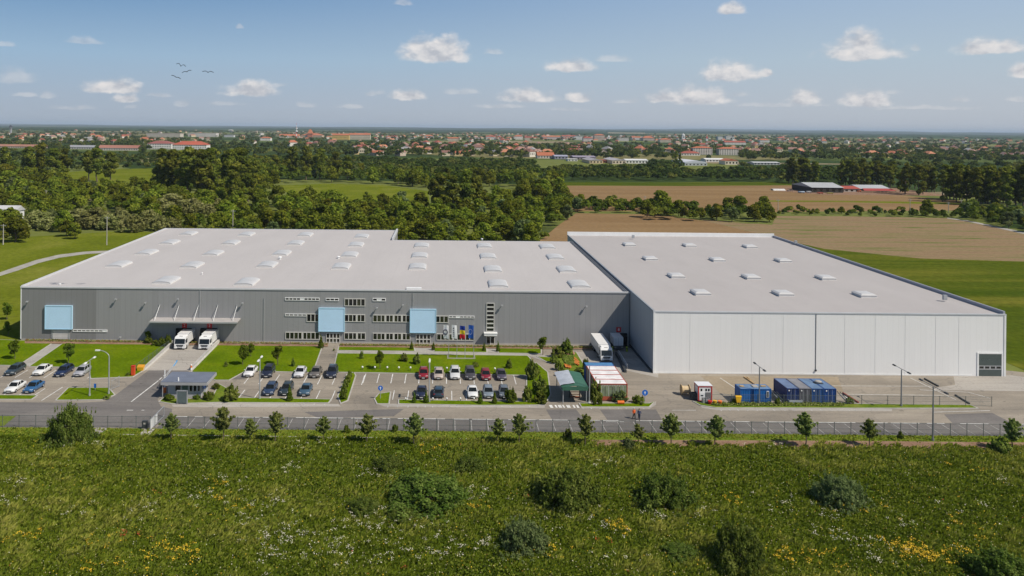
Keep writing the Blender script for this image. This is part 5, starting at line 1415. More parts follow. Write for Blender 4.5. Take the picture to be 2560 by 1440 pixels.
def leaf_quads(rng, clumps, n, leaf, up=.25, elong=1.0, shell=.55):
    """n leaf sized quads through a crown made of ellipsoidal clumps (x,y,z,rx,ry,rz)"""
    cl = np.array(clumps, float); wgt = (cl[:, 3] * cl[:, 4] + cl[:, 3] * cl[:, 5]); wgt /= wgt.sum()
    ci = rng.choice(len(cl), n, p=wgt); d = unit(rng, n)
    rad = shell + (1 - shell) * rng.random(n) ** .6
    c = cl[ci]; p = c[:, :3] + d * c[:, 3:] * rad[:, None]
    nrm = d + rng.normal(size=(n, 3)) * .55; nrm[:, 2] += up; nrm /= np.linalg.norm(nrm, axis=1)[:, None]
    t = np.cross(nrm, unit(rng, n)); t /= np.linalg.norm(t, axis=1)[:, None] + 1e-9; b = np.cross(nrm, t)
    s = leaf * (.55 + .9 * rng.random(n))[:, None] * .5
    a = t * s * elong; e = b * s
    v = np.stack([p - a * .9 - e * .3, p - a * .1 - e, p + a, p + e * .9], 1).reshape(-1, 3)
    f = np.arange(n * 4).reshape(-1, 4)
    tc = rng.random(len(cl)); tint = np.clip(.5 * tc[ci] + .5 * rng.random(n), 0, 1)
    return v, f, tint


def blob_clumps(rng, n, h0, h1, r, shape, rr):
    """n clumps filling a crown from height h0 to h1 with half width r*shape(t)"""
    out = []
    for k in range(n):
        t = rng.random() ** .85; a = rng.random() * 6.283; q = r * shape(t) * math.sqrt(rng.random()) * .85
        c = rr * (.65 + .7 * rng.random()) * (.55 + .45 * shape(t))
        out.append((q * math.cos(a), q * math.sin(a), h0 + (h1 - h0) * t, c, c, c * .8))
    return out


def trunk_mb(h, r, rng, branches, spread):
    mb = MB(); pts = [Vector((0, 0, -.1))]; n = 4
    for k in range(1, n + 1): pts.append(Vector((rng.normal() * r * .7, rng.normal() * r * .7, h * k / n)))
    for k in range(n): mb.tube(pts[k], pts[k + 1], r * (1 - .72 * k / n), r * (1 - .72 * (k + 1) / n), 6, caps=k == n - 1)
    for k in range(branches):
        t = .35 + .6 * k / max(1, branches); i = min(n - 1, int(t * n)); p = pts[i].lerp(pts[i + 1], t * n - i); a = k * 2.4 + rng.random()
        mb.tube(p, p + Vector((math.cos(a) * spread * (1.1 - t * .7), math.sin(a) * spread * (1.1 - t * .7), h * (.22 + .1 * rng.random()))), r * .42 * (1.1 - t), r * .1, 5)
    return mb


OVAL = lambda t: max(.15, math.sin(math.pi * (.12 + .8 * t)) ** .7)
DOME = lambda t: max(.12, math.sqrt(max(0, 1 - (max(0, t - .25) / .78) ** 2)))
CONE = lambda t: max(.08, 1.02 - t)
SPIRE = lambda t: max(.12, math.sin(math.pi * (.08 + .86 * t)) ** .5)


class Kind:
    """one kind of tree: a few variants, each an Empty > trunk, crown; copies share the meshes"""
    def __init__(s, name, cat, mat, variants, seed, make):
        s.name, s.cat, s.mat, s.vars = name, cat, mat, []
        for k in range(variants):
            rng = np.random.default_rng(seed * 100 + k)
            tm, (v, f, t) = make(rng)
            s.vars.append([tm, (v, f, t), None, None])
        s.k = 0

    def put(s, x, y, sc, label, group=None, rz=None, z=0.0, sz=None, leafmat=None, variant=None):
        i = s.k % len(s.vars) if variant is None else variant; s.k += 1
        v = s.vars[i]; sc3 = (sc, sc, sz or sc); rz = random.uniform(0, 6.28) if rz is None else rz
        if v[2] is None:
            r = thing(s.name, label, s.cat, (x, y, z), rz, group)
            a = v[0].build('trunk', MAT['trunk'], r); b = npmesh('crown', v[1][0], v[1][1], [s.mat], r, v[1][2])
            v[2], v[3] = r, [(a, []), (b, [])]
        else:
            r = dup(v[2], (x, y, z), rz, label, tree=v[3])
            if 'group' in r.keys(): del r['group']
            if group: r['group'] = group
        r.scale = sc3
        return r


def mk_young(rng):                     # ~4 m, airy, pointed, with upswept sprays
    h = 4.0; cl = []; lean = rng.normal() * .12; wk = .95 + .35 * rng.random()
    for k in range(30):
        t = (k + .5) / 30; a = k * 2.4 + rng.random() * .7; env = (.5 + .85 * t / .3 if t < .3 else 1.35 * ((1.02 - t) / .72) ** .75) * 1.0 * wk; q = env * (.35 + .75 * rng.random())
        for m, f in ((0, .45), (1, .8), (2, 1.1)): cl.append((q * f * math.cos(a) + lean * t, q * f * math.sin(a), 1.5 + 2.35 * t + .16 * m, .21 - .045 * m, .21 - .045 * m, .22 - .03 * m))
    for k in range(5): cl.append((lean * k / 5, 0, 1.8 + .42 * k, .22, .22, .34))
    return trunk_mb(3.6, .075, rng, 10, .75), leaf_quads(rng, cl, 2300, .20, .55, 1.7, .2)


def mk_lawn(rng):                      # small rounded lawn tree
    return trunk_mb(2.4, .075, rng, 6, .6), leaf_quads(rng, blob_clumps(rng, 20, 1.15, 3.3, .95, OVAL, .42), 1500, .20, .3, 1.2)


def mk_bush(rng):                      # 2 m wide bush with a ragged, lumpy outline
    cl = []; ph = rng.random() * 6
    for k in range(46):
        d = unit(rng, 1)[0]; d[2] = abs(d[2]) * 1.1; q = .45 + .5 * rng.random() ** .6; r = .13 + .2 * rng.random(); lump = 1 + .2 * math.sin(3 * math.atan2(d[1], d[0]) + ph)
        cl.append((d[0] * .92 * q * lump, d[1] * .92 * q * lump, .2 + d[2] * 1.05 * q, r, r, r * .85))
        if k % 2: cl.append((d[0] * 1.02 * q * lump, d[1] * 1.02 * q * lump, .3 + d[2] * 1.3 * q, .07, .07, .2))
    return trunk_mb(.8, .06, rng, 5, .6), leaf_quads(rng, cl, 2800, .14, .5, 1.7, .35)


def mk_bigbush(rng):                   # 8 m wide, 3.4 m high thicket of upright sprays with a ragged skirt
    cl = []
    for k in range(150):
        d = unit(rng, 1)[0]; d[2] = abs(d[2]); q = .55 + .45 * rng.random() ** .6; r = .30 + .45 * rng.random(); lump = 1 + .16 * math.sin(3 * math.atan2(d[1], d[0]) + 1.3)
        cl.append((d[0] * 3.5 * q * lump, d[1] * 3.5 * q * lump, .25 + d[2] * 2.5 * q, r, r, r * .8))
        if k % 3: g_ = 3.9 + .9 * rng.random(); cl.append((d[0] * g_ * q * lump, d[1] * g_ * q * lump, .35 + d[2] * 3.1 * q, .14, .14, .38))
    for k in range(40): a = rng.random() * 6.283; q = 3.0 + 2.2 * rng.random() ** 1.5; cl.append((q * math.cos(a), q * math.sin(a), .25, .4, .4, .4))
    return trunk_mb(1.6, .14, rng, 7, 2.2), leaf_quads(rng, cl, 17000, .165, .6, 1.7, .35)


def mk_cone(rng):                      # small conifer
    cl = [(.0 + rng.normal() * .05, rng.normal() * .05, .2 + 1.7 * t, .50 * (1.03 - t), .50 * (1.03 - t), .26) for t in np.linspace(0, 1, 14)]
    return trunk_mb(.9, .05, rng, 0, .2), leaf_quads(rng, cl, 1100, .12, .2, 1.4)


def mk_broad(rng):                     # 12 m woodland tree
    cl = blob_clumps(rng, 34, 2.6, 11.2, 4.6, DOME, 1.75)
    return trunk_mb(7.5, .28, rng, 6, 2.6), leaf_quads(rng, cl, 2300, .85, .35, 1.2, .7)


def mk_tall(rng):                      # 24 m poplar like, open, lobed
    cl = blob_clumps(rng, 30, 6.5, 23, 4.6, OVAL, 2.1)
    return trunk_mb(17, .5, rng, 9, 3.4), leaf_quads(rng, cl, 3000, 1.0, .3, 1.2, .65)


def mk_spire(rng):                     # 22 m columnar poplar
    cl = blob_clumps(rng, 34, 2.0, 21.5, 2.5, SPIRE, 1.35)
    return trunk_mb(15, .4, rng, 4, 1.2), leaf_quads(rng, cl, 2400, .85, .3, 1.3, .65)


def mk_willow(rng):                    # 11 m pale weeping crown
    cl = blob_clumps(rng, 30, 3.0, 10.2, 5.2, DOME, 1.8)
    for k in range(22): a = rng.random() * 6.28; cl.append((5.0 * math.cos(a), 5.0 * math.sin(a), 2.0 + 3 * rng.random(), .9, .9, 2.0))
    return trunk_mb(6, .4, rng, 6, 3), leaf_quads(rng, cl, 2600, .8, .1, 1.6, .7)


YOUNG = Kind('young_tree', 'tree', leafmat('young_tree_leaves', (.10, .14, .03), (.205, .25, .058), (.38, .40, .15), .42), 6, 1, mk_young)
LAWN = Kind('lawn_tree', 'tree', MAT['leaf'], 4, 2, mk_lawn)
BUSH = Kind('bush', 'bush', MAT['leaf_bush'], 5, 3, mk_bush)
GREYB = Kind('bush', 'bush', MAT['leaf_grey'], 2, 4, mk_bush)
BIGB = Kind('bush', 'bush', leafmat('thicket_leaves', (.055, .094, .015), (.125, .178, .030), (.28, .325, .08), .40, .2), 4, 13, mk_bigbush)
BIGG = Kind('bush', 'bush', MAT['leaf_grey'], 2, 14, mk_bigbush)
LIMEB = Kind('shrub', 'shrub', leafmat('lime_leaves', (.06, .09, .012), (.12, .16, .02), (.22, .25, .05)), 4, 5, mk_bush)
CONEB = Kind('conifer', 'conifer', MAT['leaf'], 2, 6, mk_cone)
BROAD = Kind('broadleaf_tree', 'tree', MAT['leaf_wood'], 8, 7, mk_broad)
TALL = Kind('tall_tree', 'tree', MAT['leaf_poplar'], 4, 8, mk_tall)
SPIREK = Kind('poplar_tree', 'tree', MAT['leaf_poplar'], 5, 9, mk_spire)
WILLOW = Kind('willow_tree', 'tree', MAT['leaf_willow'], 4, 10, mk_willow)
GOLD = Kind('yellowing_tree', 'tree', MAT['leaf_yellow'], 3, 11, mk_broad)
SILVER = Kind('silver_tree', 'tree', MAT['leaf_grey'], 3, 12, mk_broad)

# ---- row of young trees before the fence
ROW = [(428, 1101, 66, 'beside the open sliding gate'), (558, 1104, 84, 'below the left end of the white dashed line'), (625, 1106, 58, 'small and low, left of the rounder tree'), (687, 1107, 74, 'round crowned, right of the small low tree'),
       (809, 1104, 60, 'alone before the dark road patch'), (917, 1108, 70, 'below the small lawn island with the round sign'), (1035, 1113, 78, 'tall, right before the middle car park lamp'), (1244, 1108, 60, 'slim left one of the close pair'),
       (1298, 1111, 74, 'taller right one of the close pair'), (1462, 1114, 74, 'below the zebra crossing'), (1595, 1112, 50, 'small pale one beside the blue green shrub'), (1678, 1115, 78, 'broad, right of the two walkers'),
       (1789, 1118, 78, 'below the site kiosk'), (2014, 1118, 84, 'below the four blue and grey containers'), (2174, 1116, 66, 'small and yellowish, left of the tallest lamp post'), (2529, 1128, 78, 'at the far right before the dark bush')]
for k, (px, py, hp, where) in enumerate(ROW):
    p = G(px, py); h = hp * p.y / F
    YOUNG.put(p.x, p.y, h / 4.05 * 1.12, 'young spiky leafed tree before the fence, ' + where, 'young trees planted along the wire fence', sz=h / 4.05)
for px, py, hp, lab in ((866, 1082, 22, 'thin yellow green sapling at the fence right of the lone tree'), (987, 1080, 22, 'tiny sapling by the fence between two young trees'), (1420, 1098, 30, 'thin sapling left of the tree below the zebra crossing'), (2252, 1096, 20, 'tiny dark sapling by the fence left of the tallest lamp post')):
    p = G(px, py); h = hp * p.y / F; LIMEB.put(p.x, p.y, h / 2.6, lab, sz=h / 1.6)
# ---- lawn trees
for px, py, hp, lab in ((37, 899, 48, 'lawn tree at the far left beside the footpath'), (171, 910, 54, 'lawn tree above the navy and white cars of the left car park'), (607, 913, 54, 'lawn tree with a dense crown behind the lone white saloon'), (627, 893, 34, 'small lawn tree just behind the dense one'),
                        (694, 914, 50, 'lawn tree behind the black off-road car'), (949, 924, 48, 'largest lawn tree on the big lawn'), (20, 838, 36, 'lower thin tree at the shaded left end of the grey wall'), (17, 800, 44, 'upper thin tree on the pasture left of the grey wall'),
                        (1357, 888, 46, 'slender tree with two stems on the small curved lawn'), (370, 857, 30, 'small round tree at the wall left of the canopy')):
    p = G(px, py); h = hp * p.y / F; LAWN.put(p.x, p.y, h / 3.5 * .95, lab, sz=h / 3.5, z=.1)
for px, py, hp, wp, lab in ((733, 917, 22, 12, 'thin small bush on the lawn behind the grey saloon'), (904, 898, 24, 14, 'faint small bush left on the big lawn'), (1010, 905, 22, 26, 'low wide bush in the middle of the big lawn'), (1042, 911, 30, 24, 'dark pointed bush on the middle of the big lawn'), (1188, 918, 14, 22, 'lowest bush on the big lawn right of the flagpoles'), (1272, 922, 26, 18, 'dark bush near the right end of the big lawn'),
                             (565, 918, 16, 12, 'tiny bush on the lawn by the ramp'), (835, 878, 6, 6, 'tiny bush at the corner of the entrance path')):
    p = G(px, py); BUSH.put(p.x, p.y, wp * p.y / F / 2.3, lab, sz=hp * p.y / F / 1.7, z=.12)
for px, py, hp, lab in ((802, 871, 34, 'slim conifer left of the first glazed entrance'), (1029, 874, 22, 'small conifer left of the middle entrance'), (1083, 876, 22, 'small conifer right of the middle entrance'), (1210, 878, 22, 'small conifer left of the narrow porch door'), (1245, 879, 26, 'small conifer right of the narrow porch door'),
                        (724, 1003, 40, 'grey green conifer on the front strip before the dark green car'), (1035, 1008, 28, 'cone bush left of the navy saloon'), (1065, 1008, 32, 'cone bush between the navy saloon and the lamp post'), (1200, 1010, 32, 'cone bush right of the white front row saloon'), (1236, 1010, 32, 'cone bush right of the blue grey hatchback')):
    p = G(px, py); h = hp * p.y / F; CONEB.put(p.x, p.y, h / 2.0 * .9, lab, sz=h / 2.0, z=.12)
# ---- shrubs around the buildings
for K, px, py, hp, wp, lab in (
        (BUSH, 577, 1002, 46, 48, 'big round bush between the gatehouse and the navy cars'), (LIMEB, 421, 1002, 18, 34, 'lime green shrub at the left gatehouse corner'), (LIMEB, 492, 999, 14, 24, 'low lime shrub under the three gatehouse windows'), (LIMEB, 521, 1000, 26, 34, 'lime shrub at the right gatehouse corner'), (LIMEB, 540, 972, 14, 24, 'lime shrub behind the gatehouse emblem'),
        (BUSH, 874, 946, 22, 16, 'hedge shrub at the far end of the dividing bed'), (BUSH, 869, 958, 24, 18, 'second hedge shrub from the far end of the dividing bed'), (BUSH, 864, 971, 26, 20, 'middle hedge shrub of the dividing bed'), (BUSH, 860, 984, 26, 22, 'fourth hedge shrub from the far end of the dividing bed'), (LIMEB, 857, 1000, 26, 22, 'light green shrub at the road end of the dividing bed'),
        (BUSH, 1331, 948, 54, 44, 'tall dark shrub at the far end of the shrub bed right of the car park'), (BUSH, 1349, 985, 48, 50, 'large shrub in the middle of the shrub bed right of the car park'), (BUSH, 1318, 1003, 40, 36, 'rounded grey green shrub behind the lime one'), (LIMEB, 1278, 1006, 42, 40, 'yellow green shrub hiding the grey car'), (LIMEB, 1352, 1008, 34, 40, 'light shrub at the road corner of the shrub bed'),
        (LIMEB, 1415, 886, 42, 42, 'spiky lime shrub at the wall left of the truck yard'), (BUSH, 1393, 893, 30, 38, 'dark shrub left of the spiky lime shrub'), (BUSH, 1396, 925, 26, 26, 'low dark hedge shrub along the flower bed'), (BUSH, 1404, 941, 24, 26, 'lowest hedge shrub along the flower bed'), (BUSH, 1385, 908, 22, 26, 'upper hedge shrub along the flower bed'), (LIMEB, 1463, 925, 32, 22, 'upright pale shrub between the flower bed and the lorry'), (BUSH, 1447, 938, 18, 34, 'low shrub at the foot of the flower bed'),
        (LIMEB, 372, 859, 20, 26, 'lime shrub behind the small round tree at the wall'), (LIMEB, 390, 864, 16, 24, 'low lime shrub at the top of the ramp fence'), (LIMEB, 404, 866, 24, 24, 'second lime shrub at the top of the ramp fence'), (LIMEB, 420, 866, 32, 26, 'tallest lime shrub beside the first lorry'),
        (BUSH, 1488, 1003, 62, 42, 'dense tree like shrub in front of the container offices'), (GREYB, 1550, 1003, 34, 46, 'pale shrub growing up the glazed office front'), (BUSH, 1598, 1008, 20, 42, 'dark bush under the round blue sign'), (LIMEB, 1487, 1014, 26, 12, 'left yellow upright shrub before the dense one'), (LIMEB, 1500, 1013, 30, 12, 'right yellow upright shrub before the dense one'),
        (BUSH, 1945, 1013, 20, 18, 'weed bush between the blue container and the four containers'), (BUSH, 2125, 1010, 18, 24, 'dark weed bush right of the four containers'), (BUSH, 1838, 1010, 14, 26, 'low weed bush left of the yellow barrow'), (BUSH, 266, 998, 10, 22, 'low dark shrub on the triangular lawn island'),
        (BUSH, 320, 940, 9, 16, 'low plant left of the pillar box'), (GREYB, 1571, 1124, 36, 36, 'blue green shrub below the two walkers'),
        (BUSH, 2500, 1132, 46, 60, 'dark spreading bush around the rightmost young tree')):
    p = G(px, py); sy = wp * p.y / F / 2.35; o = K.put(p.x, p.y, sy, lab, sz=hp * p.y / F / 1.75, z=.12 if py < 1030 else 0)
# ---- meadow bushes
p = G(176, 1100); BIGB.put(p.x, p.y, 112 * p.y / F / 8.2, 'big round bush standing alone outside the fence', sz=94 * p.y / F / 3.3)
for K, px, py, hp, wp, lab in (
        (BIGB, 1412, 1256, 100, 176, 'largest dark bush in the middle of the meadow'), (BIGB, 1662, 1259, 90, 150, 'dark bush right of the largest meadow bush'), (BIGG, 2096, 1256, 84, 128, 'grey green bush alone on the right half of the meadow'),
        (BIGB, 1062, 1254, 66, 225, 'wide low bush on the meadow left of the largest one'), (BIGB, 908, 1282, 44, 90, 'small bush below the left end of the wide low bush'), (BIGB, 968, 1172, 40, 90, 'flat bush highest on the meadow left of centre'), (BIGB, 1176, 1172, 36, 90, 'flat bush high on the meadow above the wide low one'),
        (BIGG, 1308, 1370, 84, 130, 'bush at the lower middle of the meadow'), (BIGB, 1846, 1415, 124, 140, 'tall loose bush at the bottom right of the meadow'), (BIGB, 2505, 1452, 90, 160, 'dark bush cut by the bottom right corner'), (BIGB, 1002, 1296, 30, 100, 'low tuft bush under the wide low bush'), (BIGB, 1700, 1390, 30, 110, 'flat dark tuft left of the tall loose bush')):
    p = G(px, py); sx = wp * p.y / F / 8.2; K.put(p.x, p.y, sx, lab, sz=hp * p.y / F / 3.5 * .95, rz=random.uniform(-.4, .4))

# ---- flower beds by the shelter
def scatter_quads(rng, P, size, col, name, mats, midx=None, tilt=.4):
    n = len(P); nrm = np.stack([rng.normal(size=n) * tilt, rng.normal(size=n) * tilt - .25, np.ones(n)], 1); nrm /= np.linalg.norm(nrm, axis=1)[:, None]
    t = np.cross(nrm, unit(rng, n)); t /= np.linalg.norm(t, axis=1)[:, None]; b = np.cross(nrm, t); s = size[:, None] * .5
    v = np.stack([P - t * s, P - b * s, P + t * s, P + b * s], 1).reshape(-1, 3)
    return npmesh(name, v, np.arange(4 * n).reshape(-1, 4), mats, None, rng.random(n), midx)


def in_poly(rng, pts, n, z):
    P = []; g = [G(*p).xy for p in pts]; x0 = min(p.x for p in g); x1 = max(p.x for p in g); y0 = min(p.y for p in g); y1 = max(p.y for p in g)
    while len(P) < n:
        x, y = rng.uniform(x0, x1), rng.uniform(y0, y1); c = False; j = len(g) - 1
        for i in range(len(g)):
            if (g[i].y > y) != (g[j].y > y) and x < (g[j].x - g[i].x) * (y - g[i].y) / (g[j].y - g[i].y) + g[i].x: c = not c
            j = i
        if c: P.append((x, y, z + .25 * rng.random()))
    return np.array(P)


frng = np.random.default_rng(5)
PINK = M('pink_petals', (.60, .27, .24), .8, .25, 3); ORP = M('orange_petals', (.58, .20, .04), .8, .25, 3)
for nm, pts, n, mt in (('flower_bed', [(1404, 882), (1432, 882), (1436, 889), (1408, 890)], 900, PINK), ('flower_bed', [(1434, 896), (1448, 908), (1447, 917), (1436, 912)], 700, ORP), ('flower_bed', [(1410, 914), (1428, 920), (1426, 924), (1414, 922)], 500, ORP), ('flower_bed', [(1403, 891), (1436, 893), (1438, 915), (1416, 916)], 1600, MAT['leaf_bush'])):
    tag(scatter_quads(frng, in_poly(frng, pts, n, .2), np.full(n, .22), None, nm, [mt]), kind='stuff')
n = 5200; P = in_poly(frng, [(64, 851), (820, 860.5), (820, 864), (64, 855)], n // 2, .15); P2 = in_poly(frng, [(850, 862.5), (1500, 869.5), (1500, 872.5), (850, 866)], n // 2, .15)
tag(scatter_quads(frng, np.vstack([P, P2]), np.full(n, .26), None, 'low_bedding_plants', [MAT['leaf_bush'], M('rusty_leaves', (.20, .10, .03), .9, .3, 2), MAT['leaf_willow']], frng.choice(3, n, p=(.5, .25, .25))), kind='stuff')
n = 2600; P = in_poly(frng, [(1740, 1004), (1760, 1009), (2110, 1010), (2112, 1018), (1790, 1017)], n, .12)
tag(scatter_quads(frng, P, np.full(n, .24), None, 'yard_weeds', [MAT['leaf_bush'], MAT['leaf_willow']], frng.choice(2, n, p=(.7, .3)), .9), kind='stuff')

# ================================================================== the meadow: grass blades and flowers
def vnoise(x, y, seed):
    rng = np.random.default_rng(seed); tb = rng.random((64, 64)); xi = np.floor(x).astype(int); yi = np.floor(y).astype(int); fx = x - xi; fy = y - yi
    fx = fx * fx * (3 - 2 * fx); fy = fy * fy * (3 - 2 * fy); g = lambda a, b: tb[a % 64, b % 64]
    return (g(xi, yi) * (1 - fx) + g(xi + 1, yi) * fx) * (1 - fy) + (g(xi, yi + 1) * (1 - fx) + g(xi + 1, yi + 1) * fx) * fy


rng = np.random.default_rng(21)


def field_points(n, y0, y1):
    y = y0 + (y1 - y0) * rng.random(n) ** 1.15
    x = (rng.random(n) * 1.72 - .79) * y
    return x, y


nt_ = 78000
x, y = field_points(nt_, 76, 114.9)
ok = ~((x > 20 + 3 * np.sin(y * 5)) & (y > 113.7 + .6 * np.sin(x * .7) + .5 * np.sin(x * 2.3))); x, y = x[ok], y[ok]; nt_ = len(x)
big = .6 * vnoise(x * .075 + 7, y * .13, 1) + .4 * vnoise(x * .2, y * .3, 4); mid = vnoise(x * .55, y * .7, 2); fine = vnoise(x * 1.7, y * 1.7, 3)
tall = .18 + .48 * mid * big + .24 * fine
tint_t = np.clip(-.22 + 1.35 * (.5 * big + .3 * mid + .2 * fine) + rng.normal(size=nt_) * .08, 0, 1)
nb = 5
X = np.repeat(x, nb) + rng.normal(size=nt_ * nb) * .13; Y = np.repeat(y, nb) + rng.normal(size=nt_ * nb) * .13
Hh = np.repeat(tall, nb) * (.6 + .7 * rng.random(nt_ * nb)); a = rng.random(nt_ * nb) * 6.283; ln = Hh * (.35 + .7 * rng.random(nt_ * nb)); wd = .035 + .045 * rng.random(nt_ * nb)
wind = .10
base = np.stack([X, Y, np.zeros_like(X) + .03], 1); side = np.stack([-np.sin(a), np.cos(a), 0 * a], 1) * wd[:, None]
midp = base + np.stack([np.cos(a) * ln * .35, np.sin(a) * ln * .35, Hh * .7], 1); tip = base + np.stack([np.cos(a) * ln + wind, np.sin(a) * ln, Hh], 1)
v = np.stack([base - side, base + side, midp + side * .8, tip], 1).reshape(-1, 3); v2 = v.copy()
f = np.arange(len(v)).reshape(-1, 4)
tint = np.clip(np.repeat(tint_t, nb) + rng.normal(size=nt_ * nb) * .07, 0, 1)
tag(npmesh('meadow_grass', v, f, [MAT['grass']], None, tint), kind='stuff')
# rougher herbs in dark clumps
n = 70000; x, y = field_points(n * 2, 76, 112.6); k = vnoise(x * .3, y * .4, 9) + .45 * rng.random(n * 2); idx = np.argsort(-k)[:n]; x, y = x[idx], y[idx]
P = np.stack([x, y, .12 + .34 * rng.random(n)], 1)
tag(scatter_quads(rng, P, .16 + .14 * rng.random(n), None, 'meadow_herbs', [leafmat('herb_leaves', (.055, .098, .008), (.118, .178, .017), (.25, .29, .05), ov=0)], None, .9), kind='stuff')
# verge tufts
n = 15000; x = rng.uniform(-78, 98, n); y = rng.uniform(113.6, 118.0, n); ok = ~((x > 18) & (y < 115.8)) | (rng.random(n) < .05); x, y = x[ok], y[ok]; n = len(x); P = np.stack([x, y, .06 + .12 * rng.random(n)], 1)
tag(scatter_quads(rng, P, .16 + .12 * rng.random(n), None, 'verge_tufts', [leafmat('verge_leaves', (.10, .14, .010), (.19, .235, .018), (.34, .33, .06), ov=0)], None, 1.0), kind='stuff')


def flowers(name, spots, loose, size, mat, seed):
    r2 = np.random.default_rng(seed); P = []
    for px, py, wpx, n in spots:
        p = G(px, py); sx = wpx * p.y / F / 2.2; m = max(3, n // 9); cx = p.x + r2.normal(size=m) * sx; cy = p.y + r2.normal(size=m) * sx * .8; q = r2.integers(0, m, n)
        P.append(np.stack([cx[q] + r2.normal(size=n) * .16, cy[q] + r2.normal(size=n) * .16, .45 + .25 * r2.random(n)], 1))
    x = (r2.random(loose) * 1.72 - .79); y = 76 + 37 * r2.random(loose) ** 1.1; P.append(np.stack([x * y, y, .35 + .35 * r2.random(loose)], 1))
    P = np.vstack(P); n = len(P)
    return tag(scatter_quads(r2, P, size * (.6 + .8 * r2.random(n)), None, name, [mat], None, .5), kind='stuff')


WS = [(40, 1212, 50, 90), (240, 1118, 26, 60), (160, 1120, 80, 70), (370, 1282, 90, 120), (540, 1244, 70, 130), (565, 1208, 60, 60), (670, 1270, 70, 120), (700, 1175, 60, 90), (620, 1312, 60, 70), (690, 1360, 110, 200), (740, 1345, 90, 130), (680, 1400, 60, 110), (780, 1115, 80, 90), (930, 1195, 60, 80), (925, 1290, 110, 170), (890, 1325, 90, 110), (1010, 1325, 70, 60), (890, 1378, 110, 170),
      (1120, 1368, 110, 170), (1215, 1368, 50, 80), (1190, 1245, 60, 90), (1420, 1290, 110, 160), (1080, 1392, 60, 70), (1520, 1165, 60, 60), (1640, 1300, 60, 80), (1730, 1282, 60, 60), (1560, 1350, 60, 50), (1950, 1265, 80, 80), (2130, 1355, 90, 160), (2190, 1402, 50, 90), (2080, 1300, 70, 70), (2250, 1310, 70, 60), (1920, 1120, 60, 60), (2420, 1280, 80, 50), (2530, 1215, 60, 40), (20, 1265, 50, 60), (190, 1290, 60, 50), (1540, 1395, 70, 50), (840, 1395, 60, 120)]
YS = [(2280, 1385, 60, 260), (2330, 1400, 60, 140), (2030, 1408, 110, 130), (2225, 1370, 60, 80), (2410, 1395, 60, 90), (460, 1390, 60, 140), (400, 1375, 60, 70), (600, 1280, 40, 40), (540, 1250, 60, 40), (250, 1360, 60, 50), (60, 1350, 60, 70), (1560, 1328, 60, 110), (1190, 1272, 40, 40), (545, 1215, 40, 30), (1060, 1128, 60, 40), (2150, 1280, 70, 60), (2420, 1320, 80, 70), (1950, 1400, 40, 50), (270, 1420, 70, 60), (2440, 1180, 60, 40), (1400, 1395, 60, 50), (1850, 1260, 60, 40)]
RS_ = [(308, 1343, 20, 40), (400, 1240, 40, 12), (1500, 1360, 40, 14), (1310, 1245, 30, 8), (350, 1345, 12, 10), (1000, 1420, 40, 10)]
flowers('white_wildflowers', [(a, b, c, int(d * 1.15)) for a, b, c, d in WS], 1700, .09, M('white_petals', (.64, .60, .44), .8, .12, 3), 31)
flowers('yellow_wildflowers', [(a, b, c, int(d * 1.6)) for a, b, c, d in YS], 1900, .105, M('yellow_petals', (.66, .42, .02), .8, .2, 3), 32)
flowers('red_wildflowers', RS_, 60, .11, M('red_petals', (.38, .05, .02), .8, .2, 3), 33)
flowers('straw_seed_heads', [], 4600, .11, M('straw_heads', (.34, .29, .13), .9, .25, 3), 34)
# ================================================================== woods
wr = np.random.default_rng(77)


def pts_in(poly, spacing, z=0):
    g = [G(*p).xy for p in poly]; x0 = min(p.x for p in g); x1 = max(p.x for p in g); y0 = min(p.y for p in g); y1 = max(p.y for p in g)
    area = abs(sum(g[k].x * g[(k + 1) % len(g)].y - g[(k + 1) % len(g)].x * g[k].y for k in range(len(g)))) / 2
    n = int((x1 - x0) * (y1 - y0) / (spacing * spacing) * 3.2); X = wr.uniform(x0, x1, n); Y = wr.uniform(y0, y1, n)
    inside = np.zeros(n, bool); j = len(g) - 1
    for i in range(len(g)):
        a, b = g[i], g[j]; c = (a.y > Y) != (b.y > Y); inside ^= c & (X < (b.x - a.x) * (Y - a.y) / ((b.y - a.y) or 1e-9) + a.x); j = i
    grid = {}; out = []
    for x, y in zip(X[inside], Y[inside]):
        k = (int(x // spacing), int(y // spacing)); ok = True
        for dx in (-1, 0, 1):
            for dy in (-1, 0, 1):
                for q in grid.get((k[0] + dx, k[1] + dy), ()):
                    if (q[0] - x) ** 2 + (q[1] - y) ** 2 < spacing * spacing * .72: ok = False
        if ok: grid.setdefault(k, []).append((x, y)); out.append((x, y))
    return out


